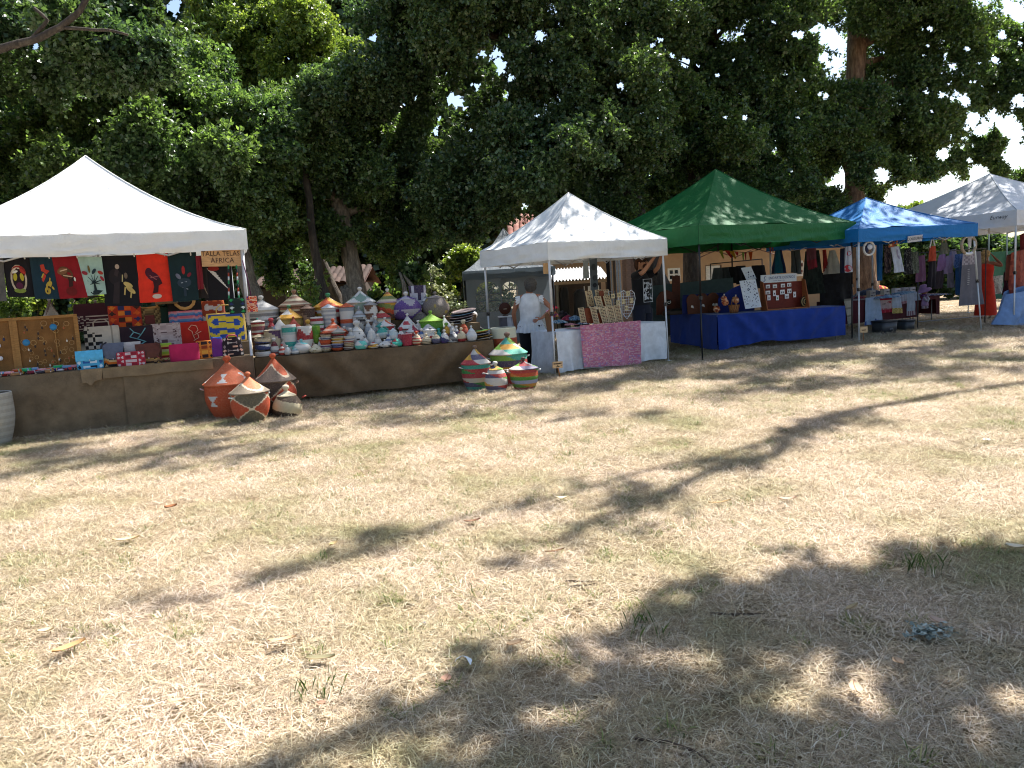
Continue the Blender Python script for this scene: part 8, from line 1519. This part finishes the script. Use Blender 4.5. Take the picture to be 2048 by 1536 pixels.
m = MB(); m.tube([(.6, 0, .3), (.45, 0, 1.0)], .03, '#8a8a8e', n=6); m.tube([(.42, -.32, 1.08), (.45, 0, 1.0), (.42, .32, 1.08)], .018, '#8a8a8e', n=6); m.build("handlebar", 'metal', T); m = MB(); m.ball((.55, 0, .92), .1, '#d8d4d0', 10, 7); m.build("headlight", 'glass', T); m = MB(); m.box(-.72, 0, .7, .02, .2, .16, '#d8dadc'); m.build("number_plate", 'plastic', T); m = MB(); m.box(-.62, 0, .84, .26, .2, .06, '#a8202c'); m.build("mudguard", 'plastic', T)
# green net fence at the end of the field
FY = 29.0; a = AT(1975, 545, FY); b_ = AT(2120, 540, FY); T = thing("net_fence", "green net fence with thin posts beyond the rust coloured dresses", 'fence', (a.x, FY, 0)); w = b_.x - a.x; zt3 = AT(2000, 503, FY).z
m = MB(); m.grid(lambda u, v: (u * w, .04 * fbm(u * 9, v * 3), .05 + v * (zt3 - .05)), 30, 8, '#3c6a58'); m.build("net", 'cloth', T)
for i in range(5): m = MB(); m.tube([(w * i / 4, -.05, 0), (w * i / 4, -.05, zt3 + .9)], .03, '#7d8a84', n=6); m.build("post", 'metal', T)
# leaning cut boughs by the laurel
for i, (x0, y0, x1, y1, l) in enumerate(((838, 600, 806, 548, "pale dead bough leaning behind the purple pot"), (812, 600, 800, 545, "thin pale dead bough standing behind the striped lidded basket"), (702, 600, 690, 572, "pale split stump between the tall white basket and the dark trunk"), (694, 602, 682, 575, "second pale split stump close to the orange topped cylinder"))):
    P = AT(x0, y0, 19.2); Q = AT(x1, y1, 19.4); m = MB(); m.tube([(0, 0, -P.z), (0, 0, 0), tuple((Q - P) * .55 + Vector((.03, 0, .02))), tuple(Q - P)], [.09, .07, .055, .03] if i < 2 else [.11, .1, .09, .05], '#a89878', n=8); ripple(m, .02, 5); tag(m.build("bough", BARK_P, None, (P.x, P.y, P.z)), l, 'branch')
# ================================================================ LITTER ON THE GRASS
GL = "long dry leaves fallen on the grass"
def leaf_(px, py, ln, ang, wd, c, l):
    P = G(px, py, .03); mp = MPP(P); L = ln * mp; w_ = wd * mp; m = MB(); n = 10
    for sgn in (1,): m.grid(lambda u, v: ((u - .5) * L, (v - .5) * w_ * math.sin(math.pi * (.04 + .93 * u)) ** .8 + .1 * L * math.sin(u * 2.2), .012 + .09 * L * (u - .45) ** 2 * 4 + .2 * w_ * abs(v - .5) * 2 + .0), n, 4, c)
    m.tube([((u - .5) * L, .1 * L * math.sin(u * 2.2), .0135 + .09 * L * (u - .45) ** 2 * 4) for u in [i / 8 for i in range(9)]], .0012, '#8a6a4c', n=4)
    tag(m.build("fallen_leaf", 'paper', None, P, ang), l, 'leaf', GL)
for q in ((140, 1303, 62, .75, 26, '#c09a6a', "long tan leaf with a dark tip lying alone low in the field"), (92, 1268, 30, .2, 20, '#d8c29a', "pale broad leaf above the tan leaf with the dark tip"), (640, 1326, 62, -.12, 22, '#8a8262', "olive curled leaf at the edge of the big shade"), (565, 1288, 56, .1, 18, '#c8a884', "pinkish straw coloured leaf just above the olive curled leaf"), (252, 1085, 52, .05, 16, '#d0b88e', "cream strip leaf in the bright grass"), (668, 1093, 22, .9, 16, '#b8a070', "small folded tan leaf in the bright grass"), (945, 1047, 34, .1, 12, '#7a5a44', "red brown leaf on the thin shadow streak"), (342, 1018, 24, .4, 18, '#8a5a38', "crumpled brown leaf in the grass before the orange baskets"), (352, 1410, 36, -.1, 14, '#cfb490', "pale leaf in the sunlit grass near the bottom edge"), (642, 1415, 22, -.5, 18, '#a08068', "small rusty leaf in the dappled shade"),
          (895, 1365, 24, 1.2, 22, '#b89078', "orange pink leaf below the white scrap"), (1716, 1385, 48, 1.35, 24, '#d2b496', "pale tan leaf pointing away from the camera in the shade"), (1798, 1330, 26, 1.7, 20, '#b89a7c', "tan leaf between the upright leaf and the grey green lump"), (1706, 1222, 40, .5, 14, '#a8926c', "slim leaf at the upper edge of the shade"), (2030, 1100, 34, -.9, 22, '#e0d0b4', "white dry leaf near the edge of the picture"), (1125, 1000, 26, -.2, 12, '#d8c8a4', "cream leaf by the shadow streak"), (1575, 1003, 36, -.2, 14, '#c8a890', "pinkish leaf in the bright middle of the field"), (1440, 1010, 46, .0, 9, '#b09468', "long thin straw leaf in the bright middle"), (1975, 884, 18, 1.3, 14, '#e4d8c4', "tiny white leaf far off in the bright grass"), (1110, 1108, 40, .1, 9, '#7a5a3e', "thin brown leaf under the shadow streak"), (1030, 1295, 34, .3, 20, '#b89a78', "broad tan leaf above the middle of the shade"), (95, 1260, 1, 0, 1, '#d8c29a', "")):
    if q[6]: leaf_(*q)
P = G(928, 1326, .035); mp = MPP(P); m = MB(); m.grid(lambda u, v: ((u - .5) * 34 * mp, (v - .5) * 22 * mp * (1 - .55 * (1 - u)) - (u - .3) ** 2 * 22 * mp, .012 + .03 * math.sin(u * 3.1) * (1 - v * .6) + .006 * fbm(u * 5, v * 5)), 10, 6, '#d4dde6'); tag(m.build("paper_scrap", 'paper', None, P, -.1), "torn white scrap of paper lying in the shade", 'paper')
P = G(848, 1252); m = MB(); m.ball((0, 0, .012), .012, '#3a5a7a', 8, 6, (1.3, .9, .8)); tag(m.build("bottle_cap", 'plastic', None, P), "small blue cap in the sunlit grass above the white scrap", 'cap')
# grey green lichen twig
P = G(1866, 1268, .025); mp = MPP(P); r_ = random.Random(12); T = thing("lichen_twig", "fallen twig covered in grey green lichen with a pale leaf on top", 'twig', P); m = MB(); m.tube([(-30 * mp, .01, .01), (0, 0, .025), (34 * mp, .015, .02)], .006, '#5a5a50', n=6); m.build("stem", 'wood', T); m = MB()
for i in range(150):
    x = r_.gauss(-6, 19) * mp; y = r_.gauss(0, 11) * mp; L = r_.uniform(.01, .03); a = r_.uniform(0, 6.28); z = max(.004, r_.gauss(.012, .01)); m.add([(x, y, z), (x + L * math.cos(a) - .004, y + L * math.sin(a), z + r_.uniform(-.006, .012)), (x + L * 1.3 * math.cos(a + .3), y + L * 1.3 * math.sin(a + .3), z + r_.uniform(-.008, .015)), (x + L * math.cos(a + .8), y + L * math.sin(a + .8), z)], [(0, 1, 2, 3)], r_.choice(['#8b948c', '#a0a89f', '#727c74', '#b0b6ad']))
o = m.build("lichen", 'paper', T); o['kind'] = 'stuff'; leaf_(1876, 1248, 34, 2.0, 22, '#b89c88', "pale pinkish leaf resting on the lichen covered twig")
GW = "dry twigs on the grass"
for pts, l in (([(1270, 1488), (1330, 1492), (1390, 1512), (1420, 1536)], "dark curved twig near the bottom edge in the shade"), ([(1130, 1168), (1200, 1170)], "short dark twig just above the big shade"), ([(1420, 1234), (1470, 1236), (1530, 1234)], "straight twig inside the upper part of the shade"), ([(1140, 1180), (1190, 1174)], "second short twig above the big shade")):
    Q = [G(*p) for p in pts]; c = Q[0]; m = MB(); m.tube([tuple(q - c + Vector((0, 0, .018))) for q in Q], [.006] * (len(Q) - 1) + [.003], '#4a3a2c', n=6); tag(m.build("twig", 'wood', None, c), l, 'twig', GW)
for x, y, n_, l in ((1850, 1140, 60, "dark green grass clump at the upper edge of the shade"), (1290, 1270, 40, "green grass clump in the middle of the shade"), (640, 1390, 40, "green grass clump at the edge of the shade")):
    P = G(x, y); m = MB(); r_ = random.Random(x)
    for i in range(n_):
        a = r_.uniform(0, 6.28); R_ = .12 * math.sqrt(r_.random()); L = r_.uniform(.04, .09); d = r_.uniform(0, 6.28); k = r_.uniform(.2, .7); w_ = .0016; bx, by = R_ * math.cos(a), R_ * math.sin(a)
        m.add([(bx - w_ * math.sin(d), by + w_ * math.cos(d), 0), (bx + w_ * math.sin(d), by - w_ * math.cos(d), 0), (bx + L * k * .5 * math.cos(d), by + L * k * .5 * math.sin(d), L * .7), (bx + L * k * math.cos(d), by + L * k * math.sin(d), L)], [(0, 1, 2), (0, 2, 3)], r_.choice(['#4a6030', '#5a7038', '#3c5028', '#6a7a44']))
    tag(m.build("grass_clump", GREEN, None, P), l, 'grass clump', "larger grass clumps")
# narrow black bag lying under the brown cloth
P = G(425, 826); m = MB(); m.tube([(-.12, .1, .05), (-.04, .02, .07), (.05, 0, .06), (.12, .05, .03)], [.04, .05, .045, .03], '#4a4c4e', n=10); m.tube([(-.1, .0, .03), (0, -.05, .04), (.1, -.02, .02)], .018, '#b8bcc0', n=6); tag(m.build("bag_bundle", 'plastic', None, P), "grey and white plastic bundle poking out under the brown cloth by the orange basket", 'bundle')
# ---------------------------------------------------------------- lettering becomes real mesh
bpy.context.view_layer.update(); _dg = bpy.context.evaluated_depsgraph_get()
for o in [q for q in SC.objects if q.type == 'FONT']:
    me = bpy.data.meshes.new_from_object(o.evaluated_get(_dg)); n = bpy.data.objects.new("lettering", me); COL.objects.link(n); n.parent = o.parent
    n.location = o.location; n.rotation_euler = o.rotation_euler; n.scale = o.scale; nm = o.name; bpy.data.objects.remove(o); n.name = nm
bpy.context.view_layer.update()
